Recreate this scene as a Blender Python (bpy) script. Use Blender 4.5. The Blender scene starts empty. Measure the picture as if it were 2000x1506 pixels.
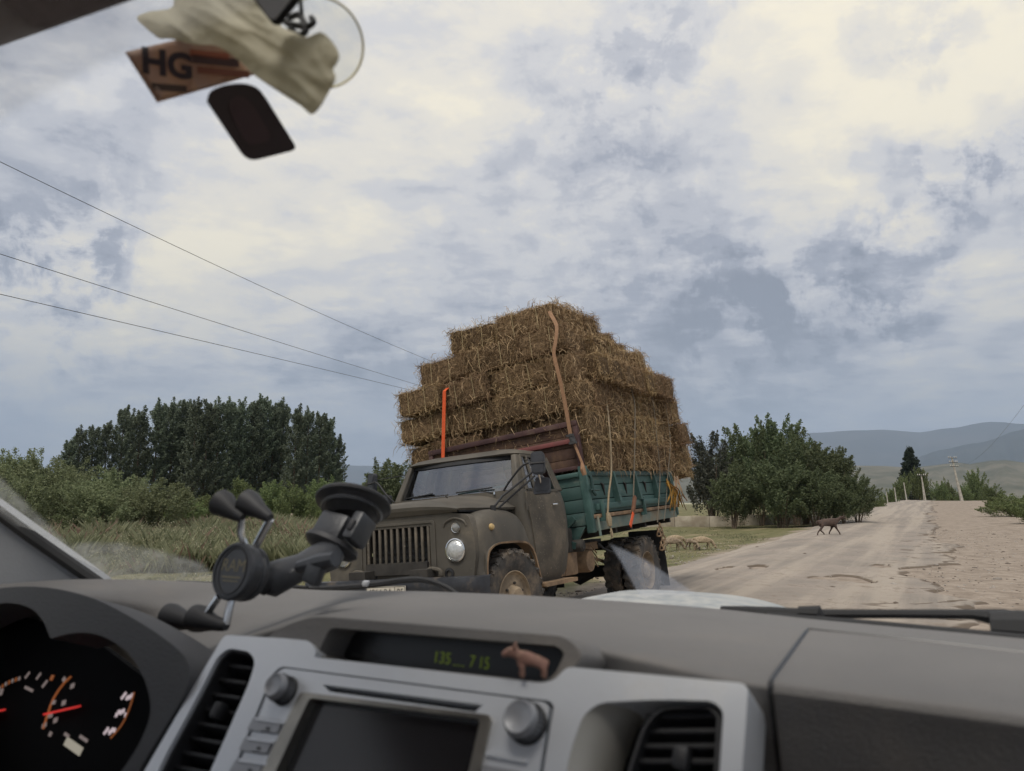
import bpy, bmesh, math, random
import numpy as np
from mathutils import Vector, Matrix, noise
from mathutils.geometry import tessellate_polygon

random.seed(7)
rng = np.random.default_rng(11)
scene = bpy.context.scene
C = scene.collection

# ------------------------------------------------------------------ camera, sky, sun, exposure
F, PITCH, EYE = 1400.0, math.atan((975 - 753) / 1400.0), 1.55
cam_d = bpy.data.cameras.new("camera")
cam = bpy.data.objects.new("camera", cam_d)
C.objects.link(cam)
cam.location = (0, 0, EYE)
cam.rotation_euler = (math.pi / 2 + PITCH, 0, 0)
cam_d.sensor_width = 36
cam_d.lens = F / 2000 * 36
cam_d.clip_start = 0.05
cam_d.clip_end = 90000
cam_d.dof.use_dof = True
cam_d.dof.focus_distance = 10.5
cam_d.dof.aperture_fstop = 7.6
scene.camera = cam

FW = np.array([0, math.cos(PITCH), math.sin(PITCH)])
UP = np.array([0, -math.sin(PITCH), math.cos(PITCH)])
RT = np.array([1.0, 0, 0])
CAM = np.array([0, 0, EYE])


def ray(u, v):
    return FW + RT * (u - 1000) / F + UP * (753 - v) / F


def far(u, v, d):
    """world point at horizontal distance d along the sight line of a photo pixel"""
    r = ray(u, v)
    return Vector(CAM + r * d / math.hypot(r[0], r[1]))


def lin(r, g=None, b=None):
    if g is None:
        g = b = r
    f = lambda c: (c / 255 / 12.92) if c <= 10 else ((c / 255 + 0.055) / 1.055) ** 2.4
    return (f(r), f(g), f(b))


scene.view_settings.view_transform = 'Standard'
scene.view_settings.look = 'None'
scene.view_settings.exposure = 0.97
scene.view_settings.gamma = 1
scene.view_settings.use_curve_mapping = False
scene.render.engine = 'CYCLES'
scene.cycles.use_denoising = True
scene.cycles.max_bounces = 6
scene.cycles.diffuse_bounces = 3
scene.cycles.glossy_bounces = 3
scene.cycles.transparent_max_bounces = 16
HAZE = 9.0e-5
scene.cycles.volume_bounces = 0
scene.cycles.sample_clamp_indirect = 6


class NT:
    """tiny helper to write node trees"""

    def __init__(s, tree):
        s.t = tree
        s.n, s.l = tree.nodes, tree.links

    def new(s, typ, **kw):
        n = s.n.new(typ)
        for k, v in kw.items():
            setattr(n, k, v)
        return n

    def put(s, sock, val):
        if val is None:
            return
        if hasattr(val, 'is_output') or isinstance(val, bpy.types.NodeSocket):
            s.l.new(val, sock)
        else:
            if isinstance(val, (tuple, list)) and len(val) == 3 and sock.type == 'RGBA':
                val = (*val, 1)
            sock.default_value = val

    def math(s, op, a, b=None, c=None, clamp=False):
        n = s.new('ShaderNodeMath', operation=op, use_clamp=clamp)
        for i, x in enumerate((a, b, c)):
            s.put(n.inputs[i], x)
        return n.outputs[0]

    def vmath(s, op, a, b=None, scale=None):
        n = s.new('ShaderNodeVectorMath', operation=op)
        s.put(n.inputs[0], a)
        if b is not None:
            s.put(n.inputs[1], b)
        if scale is not None:
            s.put(n.inputs['Scale'], scale)
        return n.outputs['Value'] if op == 'DOT_PRODUCT' else n.outputs[0]

    def noise(s, vec, scale, detail=6, rough=.55, dist=0, fac=True):
        n = s.new('ShaderNodeTexNoise')
        if vec is not None:
            s.l.new(vec, n.inputs['Vector'])
        n.inputs['Scale'].default_value = scale
        n.inputs['Detail'].default_value = detail
        n.inputs['Roughness'].default_value = rough
        n.inputs['Distortion'].default_value = dist
        return n.outputs[0] if fac else n.outputs[1]

    def voro(s, vec, scale, feature='F1'):
        n = s.new('ShaderNodeTexVoronoi', feature=feature)
        if vec is not None:
            s.l.new(vec, n.inputs['Vector'])
        n.inputs['Scale'].default_value = scale
        return n.outputs[0]

    def step(s, x, a, b, lo=0.0, hi=1.0):
        n = s.new('ShaderNodeMapRange', interpolation_type='SMOOTHSTEP')
        s.put(n.inputs[0], x)
        for i, v in enumerate((a, b, lo, hi)):
            s.put(n.inputs[1 + i], v)
        return n.outputs[0]

    def mix(s, fac, a, b, blend='MIX'):
        n = s.new('ShaderNodeMix', data_type='RGBA', blend_type=blend)
        s.put(n.inputs[0], fac)
        s.put(n.inputs[6], a)
        s.put(n.inputs[7], b)
        return n.outputs[2]

    def mapping(s, vec, scale=(1, 1, 1), loc=(0, 0, 0), rot=(0, 0, 0)):
        n = s.new('ShaderNodeMapping')
        s.l.new(vec, n.inputs[0])
        n.inputs['Scale'].default_value = scale
        n.inputs['Location'].default_value = loc
        n.inputs['Rotation'].default_value = rot
        return n.outputs[0]

    def coord(s, which='Object'):
        return s.new('ShaderNodeTexCoord').outputs[which]


# ---- world: Nishita sky behind a broken overcast deck of clouds
world = bpy.data.worlds.new("World")
scene.world = world
world.use_nodes = True
world.node_tree.nodes.clear()
W = NT(world.node_tree)
SUN_EL, SUN_AZ = 62, 205      # degrees; azimuth from +Y clockwise: high, behind the camera to its left
sky = W.new('ShaderNodeTexSky', sky_type='NISHITA', sun_disc=False)
sky.sun_elevation = math.radians(SUN_EL)
sky.sun_rotation = math.radians(SUN_AZ)
sky.dust_density = 2.5
bg_sky = W.new('ShaderNodeBackground')
W.l.new(sky.outputs[0], bg_sky.inputs[0])
bg_sky.inputs[1].default_value = 0.1
dirv = W.vmath('NORMALIZE', W.coord('Generated'))
sep = W.new('ShaderNodeSeparateXYZ')
W.l.new(dirv, sep.inputs[0])
zc = W.math('ADD', W.math('MAXIMUM', sep.outputs[2], 0.0), 0.13)
comb = W.new('ShaderNodeCombineXYZ')
W.l.new(W.math('DIVIDE', sep.outputs[0], zc), comb.inputs[0])
W.l.new(W.math('DIVIDE', sep.outputs[1], zc), comb.inputs[1])
comb.inputs[2].default_value = 3.7
pl = comb.outputs[0]


_wn = W.noise(dirv, 4.5, 6, .6, 0, False)
dirw = W.vmath('NORMALIZE', W.vmath('ADD', dirv, W.vmath('SCALE', W.vmath('SUBTRACT', _wn, (.5, .5, .5)), scale=.34)))


def patch(u, v, rad, amt):
    c = Vector(ray(u, v)).normalized()
    d = W.vmath('DOT_PRODUCT', dirw, tuple(c))
    return W.step(d, math.cos(math.radians(rad)), 1.0, 0.0, amt)


def total(lst):
    t = lst[0]
    for x in lst[1:]:
        t = W.math('ADD', t, x)
    return t


bright = total([patch(1640, 130, 15, .60), patch(1850, 330, 12, .42), patch(120, 660, 12, .58), patch(480, 440, 10, .40),
                patch(330, 700, 13, .38), patch(880, 470, 12, .25), patch(1150, 60, 14, .25), patch(800, 250, 12, .10),
                patch(1560, 520, 8, .22), patch(1950, 700, 9, .22), patch(650, 130, 14, .10), patch(1620, 760, 8, .12)])
dark = total([patch(60, 540, 7, .45), patch(130, 470, 6, .25), patch(1780, 520, 6, .62), patch(1610, 575, 6, .55), patch(1420, 615, 6, .36), patch(1160, 300, 12, .24),
              patch(1950, 345, 5, .5), patch(1850, 320, 4, .25), patch(1300, 740, 15, .34), patch(60, 800, 14, .48), patch(700, 810, 10, .30),
              patch(560, 660, 7, .14), patch(900, 610, 8, .16), patch(1250, 160, 6, .22), patch(1740, 110, 4, .4), patch(1700, 340, 4, .34),
              patch(300, 250, 10, .12), patch(1500, 800, 14, .16)])
n_big = W.noise(W.mapping(pl, (.55, .8, 1), rot=(0, 0, .35)), 1.0, 8, .55, .3)
n_mid = W.noise(W.mapping(pl, (1.25, 1.6, 1), rot=(0, 0, .5)), 1.6, 10, .60, .35)
n_fine = W.noise(W.mapping(pl, (2.0, 2.4, 1), rot=(0, 0, .3)), 3.2, 10, .66, .25)
n_tuft = W.noise(dirv, 13.0, 10, .66, .25)
base = W.math('MULTIPLY_ADD', n_big, .8, -.40)
base = W.math('ADD', base, W.math('MULTIPLY_ADD', n_mid, 1.45, -.725))
base = W.math('ADD', base, W.math('MULTIPLY_ADD', n_fine, .8, -.40))
n_crisp = W.noise(W.mapping(dirv, (1, 1, 1.7)), 9.0, 12, .68, .4)
tuft = W.step(n_tuft, .42, .58)
dk = W.math('MULTIPLY', dark, W.math('MULTIPLY_ADD', tuft, .75, .25))
val = W.math('ADD', W.math('SUBTRACT', W.math('ADD', base, W.math('MULTIPLY', bright, .52)), W.math('MULTIPLY', dk, 1.0)), W.math('MULTIPLY_ADD', n_crisp, .62, .125))
ramp = W.new('ShaderNodeValToRGB')
val = W.step(val, -.42, 1.16)
W.l.new(val, ramp.inputs[0])
cr = ramp.color_ramp
cr.interpolation = 'EASE'
stops = [(0.0, lin(104, 107, 116)), (.22, lin(131, 133, 141)), (.42, lin(156, 156, 160)), (.62, lin(175, 173, 172)), (.82, lin(193, 187, 175)), (1.0, lin(209, 200, 178))]
while len(cr.elements) < len(stops):
    cr.elements.new(.5)
for e, (p, c) in zip(cr.elements, stops):
    e.position = p
    e.color = (*c, 1)
# low, distant rain-grey cloud fading the deck towards the horizon
lowf = W.step(sep.outputs[2], .22, .02, 0, .6)
ccol = W.mix(lowf, ramp.outputs[0], lin(134, 142, 153))
bg_cl = W.new('ShaderNodeBackground')
W.l.new(ccol, bg_cl.inputs[0])
bg_cl.inputs[1].default_value = 0.98
mx = W.new('ShaderNodeMixShader')
mx.inputs[0].default_value = .97
W.l.new(bg_sky.outputs[0], mx.inputs[1])
W.l.new(bg_cl.outputs[0], mx.inputs[2])
wo = W.new('ShaderNodeOutputWorld')
W.l.new(mx.outputs[0], wo.inputs[0])

sd = bpy.data.lights.new("sun", 'SUN')
sd.energy = 1.5
sd.angle = math.radians(24)
sd.color = (1.0, .95, .87)
sun = bpy.data.objects.new("sun", sd)
C.objects.link(sun)
_az, _el = math.radians(SUN_AZ), math.radians(SUN_EL)
_sd = Vector((math.sin(_az) * math.cos(_el), math.cos(_az) * math.cos(_el), math.sin(_el)))
sun.rotation_euler = _sd.to_track_quat('Z', 'Y').to_euler()


# ------------------------------------------------------------------ materials
def mat(name, c1, c2=None, scale=6.0, rough=.6, metal=0.0, bump=0.0, bscale=60.0, lo=.35, hi=.65, dust=None, dscale=3.0, damt=(.45, .7),
        spots=None, island=0.0, spec=.5, stretch=(1, 1, 1), emit=None, sheen=0):
    m = bpy.data.materials.new(name)
    m.use_nodes = True
    N = NT(m.node_tree)
    b = N.n['Principled BSDF']
    b.inputs['Roughness'].default_value = rough
    b.inputs['Metallic'].default_value = metal
    b.inputs['Specular IOR Level'].default_value = spec
    co = N.mapping(N.coord('Object'), stretch)
    col = None
    if c2 is not None:
        col = N.mix(N.step(N.noise(co, scale, 8, .6, .3), lo, hi), c1, c2)
    if island:
        g = N.new('ShaderNodeNewGeometry').outputs['Random Per Island']
        col = N.mix(island, col if col is not None else c1, N.mix(g, c1, c2 or c1))
        hsv = N.new('ShaderNodeHueSaturation')
        N.l.new(col, hsv.inputs['Color'])
        N.put(hsv.inputs['Value'], N.math('MULTIPLY_ADD', g, .9, .55))
        N.put(hsv.inputs['Hue'], N.math('MULTIPLY_ADD', g, -.05, .525))
        col = hsv.outputs[0]
    if spots:
        sc, sc_col, th, am = spots
        f = N.step(N.noise(co, sc, 4, .7), th, th + .08, 0, am)
        col = N.mix(f, col if col is not None else c1, sc_col)
    if dust:
        f = N.step(N.noise(co, dscale, 7, .65), damt[0], damt[1])
        col = N.mix(f, col if col is not None else c1, dust)
        rr = N.math('MULTIPLY_ADD', f, max(0, .85 - rough), rough)
        N.l.new(rr, b.inputs['Roughness'])
    if col is None:
        N.put(b.inputs['Base Color'], c1)
    else:
        N.l.new(col, b.inputs['Base Color'])
    if bump:
        bn = N.new('ShaderNodeBump')
        bn.inputs['Strength'].default_value = bump
        bn.inputs['Distance'].default_value = .01
        N.l.new(N.noise(co, bscale, 5, .6), bn.inputs['Height'])
        N.l.new(bn.outputs[0], b.inputs['Normal'])
    if emit:
        N.put(b.inputs['Emission Color'], emit[0])
        b.inputs['Emission Strength'].default_value = emit[1]
    return m


def leaf_mat(name, c1, c2, var=.8):
    m = bpy.data.materials.new(name)
    m.use_nodes = True
    N = NT(m.node_tree)
    b = N.n['Principled BSDF']
    g = N.new('ShaderNodeNewGeometry').outputs['Random Per Island']
    o = N.coord('Object')
    f = N.step(N.math('ADD', N.math('MULTIPLY', g, var), N.math('MULTIPLY', N.noise(o, .9, 3), 1.0 - var + .3)), .2, 1.05)
    oi = N.new('ShaderNodeObjectInfo').outputs['Random']
    col = N.mix(f, c1, c2)
    hsv = N.new('ShaderNodeHueSaturation')
    N.l.new(col, hsv.inputs['Color'])
    N.put(hsv.inputs['Hue'], N.math('MULTIPLY_ADD', oi, .03, .485))
    N.put(hsv.inputs['Value'], N.math('MULTIPLY_ADD', oi, .35, .82))
    N.l.new(hsv.outputs[0], b.inputs['Base Color'])
    b.inputs['Roughness'].default_value = .65
    b.inputs['Specular IOR Level'].default_value = .3
    tr = N.new('ShaderNodeBsdfTranslucent')
    N.l.new(hsv.outputs[0], tr.inputs[0])
    mxs = N.new('ShaderNodeMixShader')
    mxs.inputs[0].default_value = .42
    N.l.new(b.outputs[0], mxs.inputs[1])
    N.l.new(tr.outputs[0], mxs.inputs[2])
    N.l.new(mxs.outputs[0], N.n['Material Output'].inputs[0])
    return m


def glass_mat(name, tint, refl, rcol=(1, 1, 1), rough=.03):
    m = bpy.data.materials.new(name)
    m.use_nodes = True
    N = NT(m.node_tree)
    N.n.remove(N.n['Principled BSDF'])
    t = N.new('ShaderNodeBsdfTransparent')
    N.put(t.inputs[0], tint)
    g = N.new('ShaderNodeBsdfGlossy')
    N.put(g.inputs[0], rcol)
    g.inputs['Roughness'].default_value = rough
    fr = N.new('ShaderNodeFresnel')
    fr.inputs[0].default_value = 1.5
    f = N.math('ADD', fr.outputs[0], refl, clamp=True)
    mxs = N.new('ShaderNodeMixShader')
    N.l.new(f, mxs.inputs[0])
    N.l.new(t.outputs[0], mxs.inputs[1])
    N.l.new(g.outputs[0], mxs.inputs[2])
    N.l.new(mxs.outputs[0], N.n['Material Output'].inputs[0])
    return m


def film_mat(name, col, lo, hi, scale=30, stretch=(1, 1, 1)):
    """thin uneven dust on glass: diffuse + translucent over transparent"""
    m = bpy.data.materials.new(name)
    m.use_nodes = True
    N = NT(m.node_tree)
    N.n.remove(N.n['Principled BSDF'])
    t = N.new('ShaderNodeBsdfTransparent')
    d = N.new('ShaderNodeBsdfDiffuse')
    N.put(d.inputs[0], col)
    tl = N.new('ShaderNodeBsdfTranslucent')
    N.put(tl.inputs[0], col)
    ms = N.new('ShaderNodeMixShader')
    ms.inputs[0].default_value = .6
    N.l.new(d.outputs[0], ms.inputs[1])
    N.l.new(tl.outputs[0], ms.inputs[2])
    co = N.mapping(N.coord('Object'), stretch)
    at = N.new('ShaderNodeAttribute', attribute_name='edge').outputs['Fac']
    f = N.math('MULTIPLY', N.step(N.noise(co, scale, 8, .65, .6), .3, .75, lo, hi), at)
    mxs = N.new('ShaderNodeMixShader')
    N.l.new(f, mxs.inputs[0])
    N.l.new(t.outputs[0], mxs.inputs[1])
    N.l.new(ms.outputs[0], mxs.inputs[2])
    N.l.new(mxs.outputs[0], N.n['Material Output'].inputs[0])
    return m


# ------------------------------------------------------------------ object helpers
def tag(o, label=None, cat=None, group=None, kind=None):
    for k, v in (('label', label), ('category', cat), ('group', group), ('kind', kind)):
        if v:
            o[k] = v
    return o


def empty(name, M=None, **kw):
    o = bpy.data.objects.new(name, None)
    o.empty_display_size = .2
    C.objects.link(o)
    if M is not None:
        o.matrix_world = M
    return tag(o, **kw)


def link(name, me, m=None, parent=None, M=None, **kw):
    if m is not None and len(me.materials) == 0:
        for x in (m if isinstance(m, (list, tuple)) else [m]):
            me.materials.append(x)
    o = bpy.data.objects.new(name, me)
    C.objects.link(o)
    if parent is not None:
        o.parent = parent
    if M is not None:
        o.matrix_local = M
    return tag(o, **kw)


def mesh_np(name, V, Fc, m=None, smooth=False):
    """fast mesh from arrays; Fc (n,k) all faces of one size"""
    me = bpy.data.meshes.new(name)
    V = np.asarray(V, np.float32)
    Fc = np.asarray(Fc, np.int32)
    n, k = Fc.shape
    me.vertices.add(len(V))
    me.vertices.foreach_set('co', V.ravel())
    me.loops.add(n * k)
    me.loops.foreach_set('vertex_index', Fc.ravel())
    me.polygons.add(n)
    me.polygons.foreach_set('loop_start', np.arange(0, n * k, k, dtype=np.int32))
    if smooth:
        me.polygons.foreach_set('use_smooth', np.ones(n, bool))
    me.update(calc_edges=True)
    if m:
        me.materials.append(m)
    return me


class G:
    """collects shapes in one bmesh"""

    def __init__(s):
        s.b = bmesh.new()

    def faces(s, V, Fs, M=None):
        vs = [s.b.verts.new(M @ Vector(v) if M else Vector(v)) for v in V]
        for f in Fs:
            try:
                s.b.faces.new([vs[i] for i in f])
            except ValueError:
                pass
        return s

    def box(s, c, d, M=None, rot=None, bev=0):
        hx, hy, hz = d[0] / 2, d[1] / 2, d[2] / 2
        T = Matrix.Translation(c) @ (rot.to_4x4() if rot else Matrix())
        if M:
            T = M @ T
        V = [(x, y, z) for x in (-hx, hx) for y in (-hy, hy) for z in (-hz, hz)]
        Fs = [(0, 1, 3, 2), (4, 6, 7, 5), (0, 4, 5, 1), (2, 3, 7, 6), (0, 2, 6, 4), (1, 5, 7, 3)]
        n0 = len(s.b.verts)
        s.faces(V, Fs, T)
        if bev:
            s.b.verts.ensure_lookup_table()
            vs = set(s.b.verts[n0:])
            es = [e for e in s.b.edges if e.verts[0] in vs and e.verts[1] in vs]
            bmesh.ops.bevel(s.b, geom=es, offset=bev, segments=2, profile=.5, affect='EDGES')
        return s

    def bar(s, p, q, w, h, upv=(0, 0, 1), bev=0):
        p, q = Vector(p), Vector(q)
        z = (q - p)
        L = z.length
        z.normalize()
        x = Vector(upv).cross(z)
        if x.length < 1e-4:
            x = Vector((1, 0, 0)).cross(z)
        x.normalize()
        y = z.cross(x)
        R = Matrix((x, y, z)).transposed()
        return s.box((p + q) / 2, (w, h, L), rot=R, bev=bev)

    def loft(s, rings, closed=True, cap=True):
        rows = [[s.b.verts.new(Vector(p)) for p in r] for r in rings]
        n = len(rows[0])
        for a, b2 in zip(rows, rows[1:]):
            for i in range(n if closed else n - 1):
                j = (i + 1) % n
                try:
                    s.b.faces.new((a[i], a[j], b2[j], b2[i]))
                except ValueError:
                    pass
        if cap and closed:
            for r, rev in ((rows[0], True), (rows[-1], False)):
                try:
                    s.b.faces.new(r[::-1] if rev else r)
                except ValueError:
                    pass
        return s

    def tube(s, pts, r, seg=8, cap=True, squash=1.0, upv=(0, 0, 1)):
        pts = [Vector(p) for p in pts]
        rr = r if isinstance(r, (list, tuple)) else [r] * len(pts)
        rings = []
        px = None
        for i, p in enumerate(pts):
            t = (pts[min(i + 1, len(pts) - 1)] - pts[max(i - 1, 0)]).normalized()
            if px is None:
                px = Vector(upv).cross(t)
                if px.length < 1e-3:
                    px = Vector((1, 0, 0)).cross(t)
            px = (px - t * px.dot(t)).normalized()
            py = t.cross(px)
            rings.append([p + px * math.cos(a) * rr[i] + py * math.sin(a) * rr[i] * squash for a in [2 * math.pi * k / seg for k in range(seg)]])
        return s.loft(rings, True, cap)

    def lathe(s, prof, M=None, seg=24, cap=True):
        """prof: (radius, height) along local z"""
        M = M or Matrix()
        rings = [[M @ Vector((r * math.cos(2 * math.pi * k / seg), r * math.sin(2 * math.pi * k / seg), h)) for k in range(seg)] for r, h in prof]
        return s.loft(rings, True, cap)

    def plate(s, outer, holes, z0, z1, M=None, back=True):
        """flat plate with holes, between heights z0 < z1 of its own frame"""
        M = M or Matrix()
        polys = [[Vector((x, y, 0)) for x, y in p] for p in [outer] + list(holes)]
        flat = [p for poly in polys for p in poly]
        tris = tessellate_polygon(polys)
        top = [s.b.verts.new(M @ Vector((p.x, p.y, z1))) for p in flat]
        bot = [s.b.verts.new(M @ Vector((p.x, p.y, z0))) for p in flat]
        for t in tris:
            a, b2, c = (flat[i] for i in t)
            ccw = (b2 - a).cross(c - a).z > 0
            tt = t if ccw else t[::-1]
            try:
                s.b.faces.new([top[i] for i in tt])
                if back:
                    s.b.faces.new([bot[i] for i in tt[::-1]])
            except ValueError:
                pass
        i0 = 0
        for poly in polys:
            n = len(poly)
            for i in range(n):
                a, b2 = i0 + i, i0 + (i + 1) % n
                try:
                    s.b.faces.new((top[a], bot[a], bot[b2], top[b2]))
                except ValueError:
                    pass
            i0 += n
        return s

    def mesh(s, name, smooth=35, recalc=True, bevel=0):
        if recalc:
            bmesh.ops.recalc_face_normals(s.b, faces=s.b.faces)
        me = bpy.data.meshes.new(name)
        s.b.to_mesh(me)
        s.b.free()
        if smooth:
            me.polygons.foreach_set('use_smooth', np.ones(len(me.polygons), bool))
            me.set_sharp_from_angle(angle=math.radians(smooth))
        return me

    def obj(s, name, m, parent=None, smooth=35, bevel=0, bseg=2, sub=0, M=None, **kw):
        o = link(name, s.mesh(name, smooth), m, parent, M, **kw)
        if bevel:
            md = o.modifiers.new('bevel', 'BEVEL')
            md.width = bevel
            md.segments = bseg
            md.limit_method = 'ANGLE'
            md.angle_limit = math.radians(40)
            md.harden_normals = False
        if sub:
            md = o.modifiers.new('sub', 'SUBSURF')
            md.levels = md.render_levels = sub
        return o


def spline(pts, n=8, closed=False):
    """Catmull-Rom through points (any dimension)"""
    P = [np.array(p, float) for p in pts]
    out = []
    m = len(P)
    rng_ = range(m) if closed else range(m - 1)
    for i in rng_:
        p0 = P[(i - 1) % m] if closed or i > 0 else 2 * P[0] - P[1]
        p1, p2 = P[i], P[(i + 1) % m]
        p3 = P[(i + 2) % m] if closed or i + 2 < m else 2 * P[-1] - P[-2]
        for k in range(n):
            t = k / n
            out.append(.5 * ((2 * p1) + (-p0 + p2) * t + (2 * p0 - 5 * p1 + 4 * p2 - p3) * t * t + (-p0 + 3 * p1 - 3 * p2 + p3) * t ** 3))
    if not closed:
        out.append(P[-1])
    return [tuple(o) for o in out]


def fillet(poly, r, seg=5):
    """round the corners of a 2D polygon"""
    out = []
    n = len(poly)
    for i in range(n):
        p0, p1, p2 = (np.array(poly[(i + k) % n], float) for k in (-1, 0, 1))
        a, b = p0 - p1, p2 - p1
        la, lb = np.linalg.norm(a), np.linalg.norm(b)
        ri = r[i] if isinstance(r, (list, tuple)) else r
        d = min(ri, la * .45, lb * .45)
        if d < 1e-5:
            out.append(tuple(p1))
            continue
        s0, s1 = p1 + a / la * d, p1 + b / lb * d
        for k in range(seg + 1):
            t = k / seg
            out.append(tuple((1 - t) ** 2 * s0 + 2 * t * (1 - t) * p1 + t * t * s1))
    return out


def rect(cx, cy, w, h, r=0):
    p = [(cx - w / 2, cy - h / 2), (cx + w / 2, cy - h / 2), (cx + w / 2, cy + h / 2), (cx - w / 2, cy + h / 2)]
    return fillet(p, r) if r else p


def text(name, body, size, M, m, parent=None, extrude=.0005, bold=0.0, **kw):
    cu = bpy.data.curves.new(name, 'FONT')
    cu.body = body
    cu.size = size
    cu.extrude = extrude
    cu.offset = size * bold
    cu.align_x = 'CENTER'
    cu.align_y = 'CENTER'
    cu.materials.append(m)
    o = bpy.data.objects.new(name, cu)
    C.objects.link(o)
    if parent:
        o.parent = parent
    o.matrix_local = M
    return tag(o, **kw)


def t_mesh(name, body, size, M, m, parent, extrude=.0002, bold=0.0):
    o = text(name, body, size, M, m, parent, extrude, bold)
    dg = bpy.context.evaluated_depsgraph_get()
    me = bpy.data.meshes.new_from_object(o.evaluated_get(dg))
    cu = o.data
    n = link(name, me, m, parent, M)
    bpy.data.objects.remove(o)
    bpy.data.curves.remove(cu)
    n.name = name
    return n



def frame(o, x, y, z):
    """matrix from origin and axes"""
    M = Matrix((Vector(x), Vector(y), Vector(z))).transposed().to_4x4()
    M.translation = Vector(o)
    return M


def facing(o, n, upv=(0, 0, 1)):
    n = Vector(n).normalized()
    x = Vector(upv).cross(n).normalized()
    return frame(o, x, n.cross(x), n)


# ------------------------------------------------------------------ terrain and road
CS, SN = .866, .5


def st(x, y):
    return x * SN + y * CS, x * CS - y * SN


def xy(s, t):
    return s * SN + t * CS, s * CS - t * SN


def smooth01(x, a, b):
    k = np.clip((x - a) / (b - a), 0, 1)
    return k * k * (3 - 2 * k)


TT = [-400, -60, -30, -12, -9, -5.7, -3.7, -1.5, 2, 7, 10, 60, 400]
TZ = [-1.5, -.55, -.42, -.33, -.30, -.10, .07, .02, 0, .02, .2, -.6, -3]


def ground_z(x, y):
    x, y = np.asarray(x, float), np.asarray(y, float)
    s, t = st(x, y)
    z = np.interp(t, TT, TZ)
    w = np.exp(-np.clip(np.abs(t - 1) - 7, 0, None) / 25.0)
    z = z + w * 1.28 * smooth01(s, 18, 150) - w * .1 * np.clip(s - 158, 0, 60) - smooth01(np.hypot(x, y), 250, 1500) * 9
    z = z + .03 * np.sin(x * .9 + 1.3 * np.sin(y * .35)) * smooth01(np.abs(t - .5), 6, 9)
    return z


def gz(x, y):
    return float(ground_z(x, y))


def ground_pt(u, v):
    """where the sight line of a photo pixel meets the terrain"""
    r = ray(u, v)
    lo, hi = 2.0, 400.0
    prev = lo
    for d in np.geomspace(lo, hi, 500):
        p = CAM + r * d
        if p[2] < gz(p[0], p[1]):
            a, b = prev, d
            for _ in range(30):
                m_ = (a + b) / 2
                p = CAM + r * m_
                if p[2] < gz(p[0], p[1]):
                    b = m_
                else:
                    a = m_
            p = CAM + r * b
            return Vector((p[0], p[1], gz(p[0], p[1])))
        prev = d
    p = CAM + r * hi
    return Vector((p[0], p[1], gz(p[0], p[1])))


def ground_material():
    m = bpy.data.materials.new("ground")
    m.use_nodes = True
    N = NT(m.node_tree)
    b = N.n['Principled BSDF']
    b.inputs['Roughness'].default_value = .95
    b.inputs['Specular IOR Level'].default_value = .15
    o = N.coord('Object')
    sp = N.new('ShaderNodeSeparateXYZ')
    N.l.new(o, sp.inputs[0])
    t = N.math('SUBTRACT', N.math('MULTIPLY', sp.outputs[0], CS), N.math('MULTIPLY', sp.outputs[1], SN))
    n1 = N.noise(o, .35, 8, .65)
    n2 = N.noise(o, 2.5, 8, .7)
    n3 = N.noise(o, 22, 6, .7)
    tw = N.math('ADD', t, N.math('MULTIPLY_ADD', n1, 3.0, -1.5))
    dirt = N.mix(N.step(n2, .35, .65), lin(124, 112, 100), lin(153, 141, 128))
    dirt = N.mix(N.step(n3, .5, .75, 0, .6), dirt, lin(176, 163, 149))
    dirt = N.mix(N.step(N.voro(o, 14), .0, .18, .14, 0), dirt, lin(100, 86, 72))
    grass = N.mix(N.step(n2, .3, .7), lin(84, 86, 56), lin(118, 112, 82))
    grass = N.mix(N.step(n1, .52, .66, 0, .75), grass, lin(150, 134, 108))
    lf = N.step(tw, -6.4, -5.4)
    rf = N.step(tw, 8.4, 7.0)
    f = N.math('MULTIPLY', lf, rf)
    col = N.mix(f, grass, dirt)
    dist = N.vmath('LENGTH', o)
    ln = N.new('ShaderNodeVectorMath', operation='LENGTH')
    N.l.new(o, ln.inputs[0])
    fld = N.mix(N.step(N.noise(N.mapping(o, (.002, .006, 1)), 1.0, 5, .6), .42, .58), lin(118, 120, 88), lin(196, 186, 158))
    col = N.mix(N.step(ln.outputs['Value'], 220, 700), col, fld)
    N.l.new(col, b.inputs['Base Color'])
    bn = N.new('ShaderNodeBump')
    bn.inputs['Strength'].default_value = .7
    bn.inputs['Distance'].default_value = .012
    N.l.new(N.math('ADD', n2, N.math('MULTIPLY', n3, .5)), bn.inputs['Height'])
    N.l.new(bn.outputs[0], b.inputs['Normal'])
    return m


def build_ground():
    th = np.radians(np.linspace(-180, 180, 361))
    rr = np.concatenate([[0.5], np.geomspace(2, 120, 150), np.geomspace(130, 12000, 45)])
    Rr, Th = np.meshgrid(rr, th[:-1], indexing='ij')
    X, Y = Rr * np.sin(Th), Rr * np.cos(Th)
    s, t = st(X, Y)
    Z = ground_z(X, Y)
    rough = np.vectorize(lambda a, b: noise.noise((a * .8, b * .8, 0)) + .5 * noise.noise((a * 2.3, b * 2.3, 4)))(X, Y)
    Z = Z + rough * np.where((t > -1) & (t < 8), .014, .035) * (Rr < 150)
    nr, nt = X.shape
    V = np.stack([X, Y, Z], -1).reshape(-1, 3)
    i, j = np.meshgrid(np.arange(nr - 1), np.arange(nt), indexing='ij')
    a = i * nt + j
    b = i * nt + (j + 1) % nt
    Fc = np.stack([a, b, b + nt, a + nt], -1).reshape(-1, 4)
    me = mesh_np('ground', V, Fc[:, ::-1], ground_material(), True)
    link('ground', me, kind='structure')


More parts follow.
